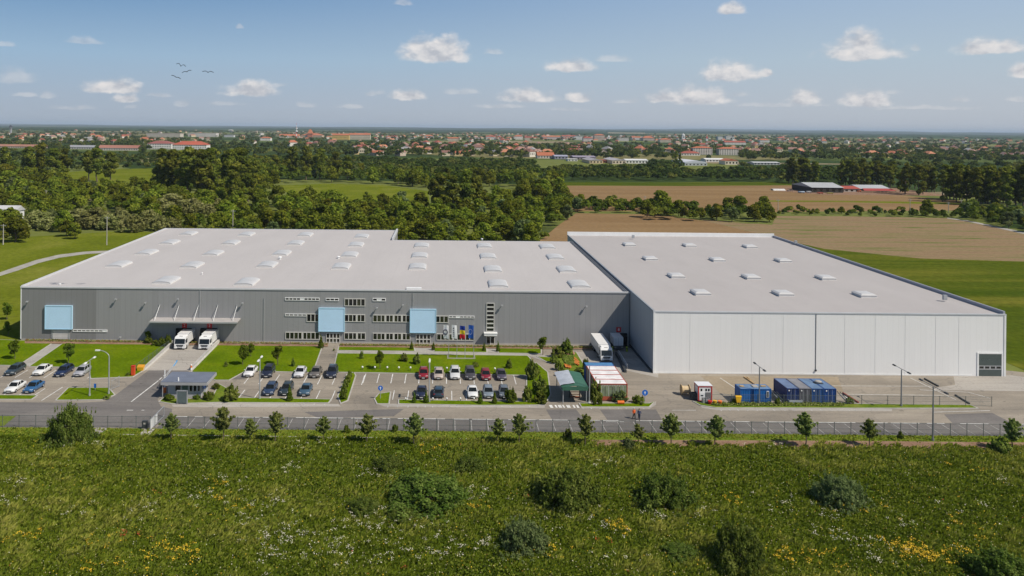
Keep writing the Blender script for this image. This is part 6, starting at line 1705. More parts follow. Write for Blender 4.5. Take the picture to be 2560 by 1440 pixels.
WOODS = [  # polygon of the ground they stand on, spacing, height range, where
    ([(-140, 606), (-140, 545), (330, 540), (640, 545), (1000, 545), (1300, 535), (1410, 525), (1432, 548), (1350, 588), (1325, 634), (1000, 632), (970, 604), (620, 598), (440, 588), (300, 594), (20, 612)], 8.6, 6.5, 12, 'in the belt just behind the grey warehouse'),
    ([(-140, 545), (-140, 484), (390, 482), (560, 490), (650, 492), (700, 512), (870, 530), (1075, 524), (1190, 512), (1290, 512), (1300, 472), (1385, 470), (1420, 500), (1410, 525), (1300, 535), (1000, 545), (640, 545), (330, 540)], 10.5, 8, 14, 'in the middle of the wood beyond the grey warehouse'),
    ([(-140, 482), (-140, 424), (150, 428), (160, 482)], 13, 9, 16, 'at the left edge of the wood'),
    ([(395, 478), (395, 425), (640, 410), (860, 428), (1000, 448), (1400, 446), (1405, 462), (1300, 468), (1090, 468), (1060, 472), (960, 460), (820, 456), (700, 460), (640, 488), (560, 488)], 13, 9, 15, 'behind the round green meadow'),
    ([(1432, 532), (1440, 516), (1560, 516), (1640, 520), (1650, 534), (1560, 534)], 6, 4, 8.5, 'in the hedge between the two ploughed fields'),
    ([(1600, 548), (1650, 528), (1780, 532), (1905, 536), (1936, 556), (1850, 556), (1700, 554)], 8, 6, 10, 'in the copse jutting into the ploughed field'),
    ([(1945, 536), (1955, 528), (2160, 530), (2370, 537), (2385, 546), (2160, 541)], 5.2, 2.2, 5, 'in the low hedgerow behind the white hall'),
    ([(2385, 545), (2395, 526), (2450, 530), (2560, 548), (2700, 560), (2700, 610), (2560, 578)], 6.2, 4, 9, 'in the thicket at the far right beside the field track')]
cand = []
for poly, sp_, h0, h1, where in WOODS:
    for x, y in pts_in(poly, sp_): cand.append((x, y, h0 + (h1 - h0) * wr.random() ** 1.3, where))
# bigger single trees of the hedges
for px, py, hp in ((1650, 536, 62), (1668, 540, 44), (1850, 532, 46), (1912, 530, 42), (1530, 526, 34), (1592, 524, 34), (1432, 524, 40), (2140, 532, 22), (2320, 540, 44), (2010, 533, 20), (1880, 548, 40), (1790, 548, 36), (1360, 598, 22)):
    p = G(px, py); cand.append((p.x, p.y, hp * p.y / F, 'standing taller in the hedges of the ploughed fields'))
WP = [(195, 566, 44, 84), (238, 570, 52, 92), (272, 574, 40, 64), (92, 570, 46, 74), (120, 576, 36, 54), (310, 566, 40, 50), (330, 580, 46, 64), (372, 566, 44, 64), (395, 576, 40, 60), (430, 574, 30, 54), (430, 536, 52, 96), (480, 540, 46, 76), (520, 544, 36, 50), (60, 550, 34, 46), (545, 528, 32, 46), (300, 550, 32, 44)]
WG = [(G(a, b), c) for a, b, h_, c in WP]
cand = [c for c in cand if not any(abs(c[0] * g.y / c[1] - g.x) < wpx * g.y / F * .42 and -42 < c[1] - g.y < 6 and PX((c[0], c[1], c[2]))[1] < PX((g.x, g.y, 3.5))[1] for g, wpx in WG)]
cand.sort(key=lambda c: -c[2] / c[1])
rest = []
ADJ = (('dark green', None), ('mid green', None), ('deep green', None))
nb_ = 0
for x, y, h, where in cand:
    r = wr.random()
    if r < .115 and nb_ < 300: GOLD.put(x, y, h / 12.5 * (.85 + .3 * wr.random()), 'yellow green tree ' + where, 'yellowing trees ' + where, sz=h / 12.5)
    elif r < .165 and nb_ < 300: SILVER.put(x, y, h / 12.5 * (.9 + .3 * wr.random()), 'grey green tree ' + where, 'grey green trees ' + where, sz=h / 12.5)
    elif nb_ < 292: BROAD.put(x, y, h / 12.5 * (.9 + .35 * wr.random()), 'dark green broadleaf tree ' + where, 'broadleaf trees ' + where, sz=h / 12.5); nb_ += 1
    else: rest.append((x, y, h))
# willows, tall trees, poplars placed one by one
ORD = 'leftmost second third fourth fifth sixth seventh eighth ninth tenth eleventh twelfth thirteenth fourteenth fifteenth sixteenth seventeenth eighteenth nineteenth twentieth'.split()
nth = lambda k: ORD[k] + ('' if k == 0 else ' from the left')
WP.sort()
for k, (px, py, hp, wp) in enumerate(WP):
    p = G(px, py); WILLOW.put(p.x, p.y, wp * p.y / F / 12.4, 'pale yellow green willow, ' + nth(k) + ' of those behind the left roof corner', 'pale willows in the wood', sz=hp * p.y / F / 11.2)
TP = [(70, 452, 84), (100, 450, 88), (135, 455, 82), (160, 452, 76), (10, 450, 78), (222, 452, 74), (243, 455, 82), (275, 462, 80), (400, 490, 112), (432, 494, 118), (465, 500, 126), (500, 505, 128), (535, 500, 122), (570, 492, 116), (600, 485, 112), (585, 520, 110), (620, 505, 96), (730, 448, 78), (765, 450, 80), (800, 450, 78), (840, 448, 66), (868, 450, 60), (690, 450, 56),
      (1100, 530, 92), (1130, 535, 94), (1165, 530, 96), (1190, 528, 88), (1085, 524, 76), (640, 470, 70), (915, 524, 42)]
TP.sort(); cnt = {}
for k, (px, py, hp) in enumerate(TP):
    p = G(px, py); h = 1.08 * hp * p.y / F
    where = 'of the group by the small pasture' if 200 < px < 300 else 'of the clump at the left edge' if px < 200 else 'of the tallest clump' if px < 640 else 'of the clump above the round meadow' if px < 900 else 'of the clump right of the round meadow'
    TALL.put(p.x, p.y, h / 24.5 * 1.05, 'tall dark tree ' + where + ', ' + nth(cnt.setdefault(where, 0)), 'tall trees ' + where, sz=h / 24.5); cnt[where] += 1
SPP = []
for a, b, y0, y1, top, n in ((1972, 2045, 456, 460, 390, 9), (2098, 2240, 463, 470, 392, 19), (2250, 2345, 470, 490, 400, 9), (2352, 2422, 498, 508, 404, 8), (2434, 2570, 508, 520, 406, 17)):
    for k in range(n): SPP.append((a + (b - a) * (k + wr.random() * .7) / n, y0 + (y1 - y0) * wr.random(), top + 22 * wr.random()))
cnt = {}
for px, py, top in sorted(SPP + [(1690, 412, 376), (1683, 413, 382), (1700, 411, 380)]):
    p = G(px, py); h = (py - top) * p.y / F; where = 'behind the farm sheds' if 2090 < px < 2250 else 'left of the farm sheds' if px < 2090 and px > 1900 else 'beside the arched far hangar' if px < 1900 else 'right of the farm sheds' if px < 2425 else 'at the far right edge'
    SPIREK.put(p.x, p.y, h / 22.5 * (1.0 + .35 * wr.random()), 'dark poplar in the row ' + where + ', ' + nth(min(19, cnt.setdefault(where, 0))), 'poplars in the row ' + where, sz=h / 22.5); cnt[where] += 1


CLR = [(360, 520, 376, 14), (366, 540, 344, 10), (826, 928, 351, 12), (745, 810, 344, 10), (1730, 1850, 389, 18), (1700, 1752, 390, 7), (1808, 1868, 363, 9), (1484, 1514, 353, 14), (1604, 1640, 353, 10), (1702, 1714, 354, 18), (1762, 1772, 353, 12), (1828, 1838, 357, 20), (240, 348, 377, 10), (-20, 112, 371, 8), (170, 242, 374, 8), (1518, 1614, 336, 4), (20, 36, 334, 14), (1283, 1460, 356, 9), (1544, 1605, 355, 8), (1648, 1680, 358, 8), (1793, 1833, 352, 9), (1898, 1966, 358, 8), (1058, 1148, 354, 7), (1213, 1241, 351, 7), (648, 678, 354, 8), (558, 586, 345, 6), (1340, 1620, 411, 14), (1705, 1850, 415, 12), (1880, 1952, 413, 8), (2028, 2230, 484, 14)]


def clear_of(t):
    a, b = PX((t[0], t[1], 0)); top = PX((t[0], t[1], t[2]))[1]; w_ = t[2] * .5 * F / t[1]
    return not any(x0 - w_ * .5 < a < x1 + w_ * .5 and b > yb - 2 and top < yb - hp * .25 for x0, x1, yb, hp in CLR)


# ---- woods too dense to count: one mesh each
def canopy(name, trees, leaf, nq, mat, seed, wk=.46):
    r2 = np.random.default_rng(seed); T = np.array(trees); n = len(T); h = T[:, 2]
    ncl = 7; ang = r2.random((n, ncl)) * 6.283; rad = np.sqrt(r2.random((n, ncl))) * .62; t = r2.random((n, ncl)) ** .8
    w_ = h * wk * (.85 + .4 * r2.random(n)) if T.shape[1] < 4 else T[:, 3]
    cz = h[:, None] * (.30 + .52 * t * (1 - .35 * rad / .62)); sh = np.sqrt(np.clip(1 - (t - .15) ** 2, .1, 1))
    C = np.stack([T[:, 0:1] + np.cos(ang) * rad * sh * w_[:, None] * 1.25, T[:, 1:2] + np.sin(ang) * rad * sh * w_[:, None] * 1.25, cz], 2)
    per = nq; ci = r2.integers(0, ncl, (n, per)); d = unit(r2, n * per).reshape(n, per, 3); d[:, :, 2] = np.abs(d[:, :, 2]) * 1.15 - .25
    cc = np.take_along_axis(C, ci[:, :, None].repeat(3, 2), 1); cr = (w_ * .50)[:, None, None]
    P = (cc + d * cr * (.75 + .25 * r2.random((n, per, 1))) * np.array([1, 1, .8])).reshape(-1, 3)
    nr = d.reshape(-1, 3) + r2.normal(size=(n * per, 3)) * .45; nr[:, 2] += .3; nr /= np.linalg.norm(nr, axis=1)[:, None]
    tt = np.cross(nr, unit(r2, n * per)); tt /= np.linalg.norm(tt, axis=1)[:, None]; bb = np.cross(nr, tt)
    s = (leaf * (h / h.mean()) ** .5)[:, None] * (.6 + .8 * r2.random((n, per))); s = s.reshape(-1, 1) * .5
    v = np.stack([P - tt * s, P - bb * s, P + tt * s * 1.2, P + bb * s], 1).reshape(-1, 3)
    tb = r2.random(n) ** 1.4; tint = np.clip((tb[:, None] * .72 + r2.random((n, per)) * .3), 0, 1).ravel()
    return tag(npmesh(name, v, np.arange(len(v)).reshape(-1, 4), [mat], None, tint), kind='stuff')


canopy('woodland', [t for t in rest if clear_of(t)], 1.5, 210, MAT['leaf_far'], 51)
MAT['leaf_band'] = leafmat('far_thicket_leaves', (.040, .064, .014), (.080, .110, .020), (.19, .19, .038), ov=0)
band = [(x, y, 6 + 5 * wr.random()) for x, y in pts_in([(640, 402), (860, 404), (1400, 412), (1960, 420), (2110, 440), (2100, 458), (1990, 455), (1700, 453), (1400, 451), (1000, 446), (860, 428)], 11)]
canopy('thicket', [t for t in band if clear_of(t)], 2.1, 90, MAT['leaf_band'], 52, .62)
band = [(x, y, 6 + 7 * wr.random()) for x, y in pts_in([(2100, 440), (2110, 405), (2700, 420), (2700, 500), (2570, 505), (2430, 490), (2300, 455)], 24)] + [(x, y, 5 + 6 * wr.random()) for x, y in pts_in([(-100, 426), (-100, 378), (380, 380), (640, 402), (395, 424), (150, 428)], 19)]
canopy('thicket', [t for t in band if clear_of(t)], 2.4, 90, MAT['leaf_band'], 53, .6)
# trees between the houses
def frand(n, x0, x1, ya, yb):
    px = wr.uniform(x0, x1, n); py = wr.uniform(0, 1, n); out = []
    for a, t in zip(px, py):
        y = ya + (yb - ya) * t; q = G(a, y + RS * (a - 1115)); out.append((q.x, q.y))
    return out


tt_ = [(x, y, 7 + 7 * wr.random()) for x, y in frand(3000, -60, 2640, 341, 394)] + [(x, y, 8 + 8 * wr.random()) for x, y in frand(750, -60, 2640, 331, 345)]
canopy('town_trees', [t for t in tt_ if clear_of(t)], 3.4, 46, MAT['leaf_band'], 54, .62)
mb = MB(); rr = random.Random(8)
for k in range(110):
    px = rr.uniform(-100, 2660); v = 2.6 + 14 * rr.random() ** 1.5; q = G(px, 319 + v + RS * (px - 1115)); L = rr.uniform(120, 900) * (q.y / 6000) ** .7; d = rr.uniform(25, 90); h = rr.uniform(8, 15); a = rr.uniform(-.25, .25)
    n = 9; rows = []
    for i in range(n + 1):
        t = i / n * 2 - 1; e = math.sqrt(max(0, 1 - abs(t) ** 4)) * rr.uniform(.75, 1.1); cx, cy = q.x + t * L * math.cos(a), q.y + t * L * math.sin(a)
        rows.append([(cx, cy - d * e, -.5), (cx, cy - d * e * .8, h * e), (cx, cy + d * e * .8, h * e), (cx, cy + d * e, -.5)])
    mb.loft(rows, close=False, caps=False)
tag(mb.build('distant_woods', M('distant_wood', (.036, .060, .024), 1.0, .4, .02, spec=.0)), kind='stuff')

# ================================================================== town
def house_proto(w_, l_, h, rh, hip, chim):
    mb = MB(); mb.box(-w_ / 2, w_ / 2, -l_ / 2, l_ / 2, -.2, h)
    if not hip: mb.poly([(-w_ / 2, -l_ / 2, h), (w_ / 2, -l_ / 2, h), (0, -l_ / 2, h + rh - .1)]); mb.poly([(-w_ / 2, l_ / 2, h), (w_ / 2, l_ / 2, h), (0, l_ / 2, h + rh - .1)])
    r = mb.build('house', MAT['tinted'])
    mb = MB(); e = .5; i = l_ * .28 if hip else 0; a, b = w_ / 2 + e, l_ / 2 + e; z = h - .12
    R = [(-a, -b, z), (a, -b, z), (a, b, z), (-a, b, z), (0, -b + i, h + rh), (0, b - i, h + rh)]
    k = mb.vs(R)
    for f in ((0, 1, 4), (1, 2, 5, 4), (2, 3, 5), (3, 0, 4, 5)) if hip else ((1, 2, 5, 4), (3, 0, 4, 5)): mb.face([k + q for q in f])
    if hip: mb.face([k, k + 3, k + 2, k + 1])
    rf = mb.build('roof', MAT['tinted'], r)
    if chim: mb = MB(); mb.box(w_ * .18, w_ * .18 + .8, l_ * .1, l_ * .1 + .8, h, h + rh + .9); mb.build('chimney', MAT['concrete'], rf)
    for s in (-1, 1):
        mb = MB()
        for q in range(3): mb.box(-w_ * .36 + w_ * .27 * q, -w_ * .36 + w_ * .27 * q + 1.3, *sorted((s * l_ / 2, s * (l_ / 2 + .05))), h * .35, h * .75)
        mb.build('window_row', MAT['glass'], r)
    return r


HP = [house_proto(9, 12, 5.0, 3.0, False, True), house_proto(10, 15, 5.4, 3.3, True, True), house_proto(8.5, 18, 4.4, 3.0, False, False), house_proto(12, 14, 6.5, 3.6, True, False)]
HT = [[(c, kids(c)) for c in kids(r)] for r in HP]
ROOFS = [((.40, .13, .065), 'orange red'), ((.30, .085, .055), 'red'), ((.46, .19, .10), 'pale orange'), ((.20, .10, .075), 'brown'), ((.33, .19, .15), 'faded pink'), ((.28, .27, .27), 'grey')]
WALLS = [((.66, .62, .55), 'white'), ((.58, .50, .36), 'cream'), ((.50, .40, .32), 'beige'), ((.55, .42, .20), 'ochre')]
spots = []
for n, x0, x1, ya, yb in ((34, -20, 380, 350, 368), (26, 380, 900, 352, 370), (60, 880, 1420, 376, 391), (180, 880, 2010, 345, 384), (70, 2000, 2590, 345, 386)):
    spots += frand(n, x0, x1, ya, yb)
spots.sort(key=lambda s: s[1])
keep = []
for x, y in spots:
    if clear_of((x, y, 8)) and all((x - a) ** 2 + (y - b) ** 2 > 19 ** 2 for a, b in keep): keep.append((x, y))
keep = keep[:290]
for k, (x, y) in enumerate(keep):
    i = k % 4; rc = ROOFS[int(len(ROOFS) * wr.random() ** 1.15)]; wc = WALLS[int(4 * wr.random() ** 1.4)]; px, _ = PX((x, y, 0))
    where = 'in the left part of the town' if px < 700 else 'in the middle of the town behind the thicket' if px < 1400 else 'in the town near the apartment blocks' if px < 1960 else 'among the trees right of the apartment blocks'
    lab = f'small {wc[1]} house with {rc[1]} roof {where}'; rz = wr.choice((0.15, 1.72, .6, -.5)) + wr.normal() * .25; s = .85 + .5 * wr.random()
    if k < 4: r = HP[i]; r.location = (x, y, 0); r.rotation_euler.z = rz; tag(r, lab, 'house')
    else: r = dup(HP[i], (x, y, 0), rz, lab, tree=HT[i])
    r.scale = (s, s, s * 1.05); r['group'] = 'houses ' + where; r.color = (*wc[0], 1)
    for c in kids(r):
        if c.name.startswith('roof'): c.color = (*rc[0], 1)
# farther houses, too many to single out
mb = MB(); rmats = [M('far_roof_' + n_.replace(' ', '_'), c, .9, .1, .05) for c, n_ in ROOFS]; wmats = [M('far_wall_' + n_, c, .9, .1, .05) for c, n_ in WALLS]
for x, y in frand(70, -60, 900, 332, 350) + frand(230, 880, 2100, 333, 349) + frand(60, 2000, 2640, 333, 350):
    w_, l_, h, rh = wr.uniform(8, 12), wr.uniform(11, 22), wr.uniform(4, 7), wr.uniform(2.8, 4); a = wr.random() * 3.14; ca, sa = math.cos(a), math.sin(a)
    T_ = lambda px, py, z: (x + px * ca - py * sa, y + px * sa + py * ca, z)
    mb.cur = 6 + int(4 * wr.random() ** 1.4); mb.hexa([T_(*q) for q in ((-w_ / 2, -l_ / 2, 0), (w_ / 2, -l_ / 2, 0), (w_ / 2, l_ / 2, 0), (-w_ / 2, l_ / 2, 0), (-w_ / 2, -l_ / 2, h), (w_ / 2, -l_ / 2, h), (w_ / 2, l_ / 2, h), (-w_ / 2, l_ / 2, h))])
    mb.cur = int(6 * wr.random() ** 1.5); a_, b_ = w_ / 2 + .4, l_ / 2 + .4; k = mb.vs([T_(*q) for q in ((-a_, -b_, h), (a_, -b_, h), (a_, b_, h), (-a_, b_, h), (0, -b_ + 2, h + rh), (0, b_ - 2, h + rh))])
    for f in ((0, 1, 4), (1, 2, 5, 4), (2, 3, 5), (3, 0, 4, 5)): mb.face([k + q for q in f])
tag(mb.build('distant_houses', rmats + wmats), kind='stuff')


def block(name, label, cat, px0, px1, pyb, hp, dep, wall, roof, kind='hip', rows=3, rhp=None, bays=1):
    pm = (px0 + px1) / 2; b = G(pm, pyb); D = b.y; k = D / F; w_ = (px1 - px0) * k; h = hp * k; rh = (rhp if rhp is not None else hp * .35) * k
    r = thing(name, label, cat, (b.x, D, 0)); wm = M(name + '_wall', wall, .85, .08, .05)
    mb = MB(); mb.box(-w_ / 2, w_ / 2, 0, dep, -.3, h); mb.build('wall', wm, r)
    if kind == 'hip':
        mb = MB(); a, c = w_ / 2 + .6, dep + .6; i = min(dep * .6, w_ * .3); q = mb.vs([(-a, -.6, h), (a, -.6, h), (a, c, h), (-a, c, h), (-a + i, dep / 2, h + rh), (a - i, dep / 2, h + rh)])
        for f in ((0, 1, 5, 4), (1, 2, 5), (2, 3, 4, 5), (3, 0, 4)): mb.face([q + e for e in f])
    elif kind == 'gable':
        mb = MB(); a = w_ / 2 + .5; n = bays; mb.loft([[(x, y, z) for y, z in ((-.5, h), (dep / 2, h + rh), (dep + .5, h))] for x in (-a, a)], close=True)
    elif kind == 'front':
        mb = MB(); mb.loft([[(x, y, z) for x, z in ((-w_ / 2 - .3, h - .1), (0, h + rh), (w_ / 2 + .3, h - .1))] for y in (-.3, dep)], close=True)
    elif kind == 'arch':
        mb = MB(); mb.loft([[(w_ / 2 * math.cos(t), y, h + rh * math.sin(t)) for t in [math.pi * e / 10 for e in range(11)]] for y in (-.2, dep)], close=True)
    else:
        mb = MB(); mb.box(-w_ / 2 - .3, w_ / 2 + .3, -.3, dep + .3, h, h + max(.4, rh))
    mb.build('roof', M(name + '_roof', roof, .85, .12, .05), r)
    for e in range(rows):
        mb = MB(); z0 = h * (e + .3) / rows; z1 = h * (e + .72) / rows; n = max(3, int(w_ / 4.2)); cw = w_ / n
        for q in range(n): mb.box(-w_ / 2 + cw * (q + .28), -w_ / 2 + cw * (q + .72), -.12, -.005, z0, z1)
        mb.build('window_row', MAT['glass'], r)
    return r, w_, h, D


OR_, RD, WT, CRM, GRY = (.42, .14, .07), (.33, .09, .06), (.70, .68, .64), (.60, .52, .40), (.36, .36, .38)
block('school_building', 'big white building with a dark red hipped roof at the left of the town', 'building', 368, 428, 373, 14, 26, WT, (.28, .10, .085), rows=3, rhp=7)
block('school_building', 'long white building with a bright red hipped roof, partly behind the tall clump', 'building', 431, 516, 375, 13, 24, WT, (.40, .10, .06), rows=3, rhp=9)
block('long_barn', 'long low red roofed barn left of the big white buildings', 'barn', 246, 345, 376, 6, 16, (.55, .50, .46), (.33, .15, .11), 'gable', 1, 7)
block('long_barn', 'long low red roofed barn at the left edge of the town', 'barn', -20, 112, 370, 4, 16, (.5, .42, .36), (.34, .17, .12), 'gable', 1, 5)
block('long_barn', 'grey roofed sheds between the left barns', 'barn', 172, 240, 373, 5, 14, (.5, .48, .46), (.30, .30, .32), 'gable', 1, 5)
block('apartment_block', 'wide pale block on the horizon above the white buildings', 'apartment block', 366, 450, 343, 9, 40, (.56, .50, .42), (.40, .32, .27), 'flat', 3, .8)
block('apartment_block', 'pale stepped block right of the wide one on the horizon', 'apartment block', 470, 540, 342, 9, 40, (.62, .58, .54), (.45, .38, .34), 'flat', 3, .8)
block('apartment_block', 'ochre yellow block with orange roof above the dark clump', 'apartment block', 830, 872, 350, 12, 26, (.62, .44, .13), OR_, 'gable', 3, 4)
block('apartment_block', 'long cream block with orange roof right of the ochre one', 'apartment block', 873, 925, 349, 12, 26, CRM, OR_, 'gable', 3, 4)
block('market_hall', 'hall with a steep orange pyramid roof on the town skyline', 'hall', 752, 805, 343, 5, 60, (.55, .42, .30), OR_, 'hip', 1, 5)
b = G(775, 343); k = b.y / F; r = thing('pyramid_roof_tower', 'steep orange pyramid roofed tower of the skyline hall', 'tower', (b.x, b.y - 3, 0)); mb = MB(); mb.box(-6 * k, 6 * k, 0, 12 * k, 0, 9 * k); mb.build('wall', M('tower_wall', OR_, .8, .1, .05), r); mb = MB(); mb.loft([[(-7 * k, -k, 9 * k), (7 * k, -k, 9 * k), (7 * k, 13 * k, 9 * k), (-7 * k, 13 * k, 9 * k)], [(-1.6 * k, 5 * k, 20 * k), (1.6 * k, 5 * k, 20 * k), (1.6 * k, 7 * k, 20 * k), (-1.6 * k, 7 * k, 20 * k)]]); mb.build('roof', M('tower_roof', (.44, .15, .07), .8, .1, .05), r)
block('long_roof_row', 'row of orange red roofs left of the pyramid tower', 'terrace', 698, 748, 344, 4, 20, CRM, OR_, 'gable', 1, 5)
block('apartment_block', 'white apartment block with red roof, left of the pair below the hill', 'apartment block', 1733, 1781, 387, 17, 16, (.56, .50, .46), OR_, 'hip', 5, 4)
block('apartment_block', 'white apartment block with red roof, right of the pair below the hill', 'apartment block', 1798, 1846, 388, 16, 16, (.58, .53, .48), OR_, 'hip', 5, 4)
block('long_house', 'low white house with red roof in front of the left apartment block', 'house', 1703, 1750, 389, 6, 14, WT, RD, 'hip', 1, 5)
block('monastery_range', 'long white building with red roof beside a slim white tower', 'building', 1812, 1865, 362, 6, 22, WT, RD, 'gable', 2, 4)
block('town_hall', 'tall beige building with red roof in the town centre', 'building', 1486, 1512, 352, 14, 30, (.52, .42, .36), OR_, 'hip', 4, 3)
block('mansion', 'large red roofed mansion left of the white church tower', 'building', 1608, 1636, 352, 7, 40, (.55, .45, .38), OR_, 'hip', 2, 5)
block('town_row', 'pale row of buildings on the skyline at the fields', 'building', 1520, 1612, 335, 3, 60, (.58, .50, .36), (.5, .42, .3), 'flat', 1, .6)
for px, pyb, hp, wp, lab, cap, cc in ((1708, 353, 19, 7, 'white church tower with a rounded cap in the town', 'dome', (.62, .62, .62)), (1767, 352, 9, 5, 'white church tower with a red spire', 'spire', (.45, .06, .05)), (1833, 356, 20, 4.5, 'slim white tower with a dark cap beside the long white building', 'dome', (.10, .09, .09)), (1522, 348, 8, 4, 'small white tower in the town centre', 'spire', (.6, .6, .6)), (27, 333, 20, 3.2, 'grey control tower at the left end of the horizon', 'cab', (.10, .11, .13)), (577, 331, 7, 5, 'white water tower left of the mast on the horizon', 'cab', (.70, .70, .70))):
    b = G(px, pyb); k = b.y / F; r = thing('church_tower' if cap != 'cab' else 'control_tower', lab, 'tower', (b.x, b.y, 0)); h = hp * k; w_ = wp * k / 2; mb = MB(); mb.box(-w_, w_, -w_, w_, 0, h * .72); mb.build('wall', M('tower_plaster', (.70, .69, .66) if cap != 'cab' else (.34, .34, .36), .8, .06, .05), r); mb = MB()
    if cap == 'spire': mb.loft([[(-w_ * 1.2, -w_ * 1.2, h * .72), (w_ * 1.2, -w_ * 1.2, h * .72), (w_ * 1.2, w_ * 1.2, h * .72), (-w_ * 1.2, w_ * 1.2, h * .72)], [(-.1, -.1, h * 1.35), (.1, -.1, h * 1.35), (.1, .1, h * 1.35), (-.1, .1, h * 1.35)]])
    elif cap == 'dome': mb.ell((0, 0, h * .78), (w_ * 1.15, w_ * 1.15, h * .2), 12, 8); mb.tube((0, 0, h * .9), (0, 0, h * 1.12), w_ * .2, w_ * .05, 6)
    else: mb.box(-w_ * 2.2, w_ * 2.2, -w_ * 2, w_ * 2, h * .72, h * .88); mb.box(-w_ * 1.2, w_ * 1.2, -w_, w_, h * .88, h)
    mb.build('cap', M('tower_cap', cc, .7, .08, .05), r)
    mb = MB(); mb.box(-w_ * .4, w_ * .4, -w_ * 1.03, -w_ * 1.002, h * .45, h * .62); mb.build('opening', MAT['dark'], r)
b = G(741, 346); k = b.y / F; r = thing('radio_mast', 'red and white lattice radio mast on the town skyline', 'mast', (b.x, b.y, 0))
for q in range(7): mb = MB(); mb.tube((0, 0, 40 * k * q / 7), (0, 0, 40 * k * (q + 1) / 7), 1.5 * k * (1 - q / 8), 1.5 * k * (1 - (q + 1) / 8), 6); mb.build('section', MAT['white' if q % 2 else 'red'], r)
for y, rr_ in ((17, 3.2), (24, 2.6)): mb = MB(); mb.tube((0, 0, y * k), (0, 0, (y + 2.6) * k), rr_ * k, None, 10); mb.build('platform', MAT['white'], r)
for k, (a, wd, py, hp, wl, rf, kd, lab) in enumerate(((1285, 22, 349, 8, WT, OR_, 'hip', 'white block with orange roof on the left of the town centre skyline'), (1312, 18, 352, 8, CRM, RD, 'gable', 'cream block beside the white one on the left of the town centre'), (1355, 46, 349, 7, (.62, .52, .48), OR_, 'gable', 'long pinkish row with red roofs in the town centre'), (1405, 34, 348, 7, (.60, .50, .46), RD, 'gable', 'second long pinkish row with red roofs in the town centre'), (1436, 20, 350, 9, WT, GRY, 'flat', 'white flat roofed block in the town centre'), (1458, 24, 354, 9, (.64, .56, .52), RD, 'hip', 'pale block with red hipped roof in the town centre'), (1546, 26, 353, 8, (.62, .58, .56), (.40, .33, .30), 'flat', 'pale flat block right of the tall beige building'), (1580, 22, 350, 6, WT, OR_, 'gable', 'low white block before the skyline row'), (1650, 28, 356, 7, CRM, OR_, 'hip', 'cream block with orange roof left of the white church tower'), (1795, 12, 350, 8, WT, GRY, 'flat', 'small white block behind the slim white tower'), (1815, 16, 349, 9, (.66, .62, .58), GRY, 'flat', 'white stepped block behind the slim white tower'), (1900, 24, 356, 6, WT, OR_, 'hip', 'white building right of the long white monastery'), (1945, 20, 352, 7, CRM, RD, 'hip', 'cream building on the right of the town'), (1060, 24, 346, 6, WT, OR_, 'hip', 'white building with orange roof behind the thicket skyline'), (1120, 26, 352, 6, CRM, OR_, 'gable', 'cream long building left of the town centre'), (1215, 24, 349, 7, WT, RD, 'gable', 'white long building left of the town centre'), (650, 26, 352, 7, WT, OR_, 'hip', 'white building above the tall clump right end'), (560, 24, 343, 5, (.6, .6, .6), GRY, 'flat', 'pale low hall by the water tower'))):
    block('town_block', lab, 'building', a, a + wd, py + RS * 0, hp, 22, wl, rf, kd, 2 if hp < 8 else 3, 3 if kd != 'flat' else .6)
# sheds beyond the thicket
for lab, a, b_, py, hp, dep, wl, rf, kd, rhp in (('grey blue roofed shed left of the gabled ones beyond the thicket', 1387, 1420, 398, 7, 30, (.35, .33, .38), (.33, .33, .42), 'gable', 3), ('house like shed with orange roof at the left of the sheds', 1344, 1386, 396, 7, 24, (.62, .58, .52), OR_, 'gable', 8), ('low white shed beside the gabled sheds', 1420, 1444, 403, 5, 20, WT, (.55, .54, .52), 'flat', .6), ('cream gable fronted shed, left of two beyond the thicket', 1474, 1507, 409, 8, 60, (.64, .50, .32), (.36, .34, .36), 'front', 4), ('cream gable fronted shed, right of two beyond the thicket', 1531, 1564, 410, 9, 60, (.66, .55, .42), (.42, .40, .42), 'front', 4), ('rust red low shed between the cream gables', 1507, 1531, 407, 6, 30, (.34, .12, .07), (.36, .14, .09), 'flat', .6),
                                               ('long mauve roofed shed behind the left cream gable', 1434, 1490, 399, 6, 40, (.30, .24, .22), (.27, .24, .30), 'gable', 3), ('white shed with dark openings right of the cream gables', 1565, 1620, 409, 8, 24, WT, (.58, .58, .58), 'gable', 3), ('arched pale hangar right of the three poplars', 1712, 1768, 414, 6, 60, (.50, .52, .55), (.55, .57, .62), 'arch', 6), ('long white shed behind the arched hangar', 1765, 1812, 405, 6, 24, WT, (.64, .64, .62), 'gable', 3), ('white shed with an orange gable right of the arched hangar', 1813, 1846, 412, 10, 24, (.66, .58, .46), OR_, 'front', 5), ('low grey shed at the right end of the sheds', 1885, 1950, 412, 5, 24, (.48, .47, .45), (.46, .46, .47), 'gable', 2)):
    block('storage_shed', lab, 'shed', a, b_, py, hp, dep, wl, rf, kd, 1, rhp)
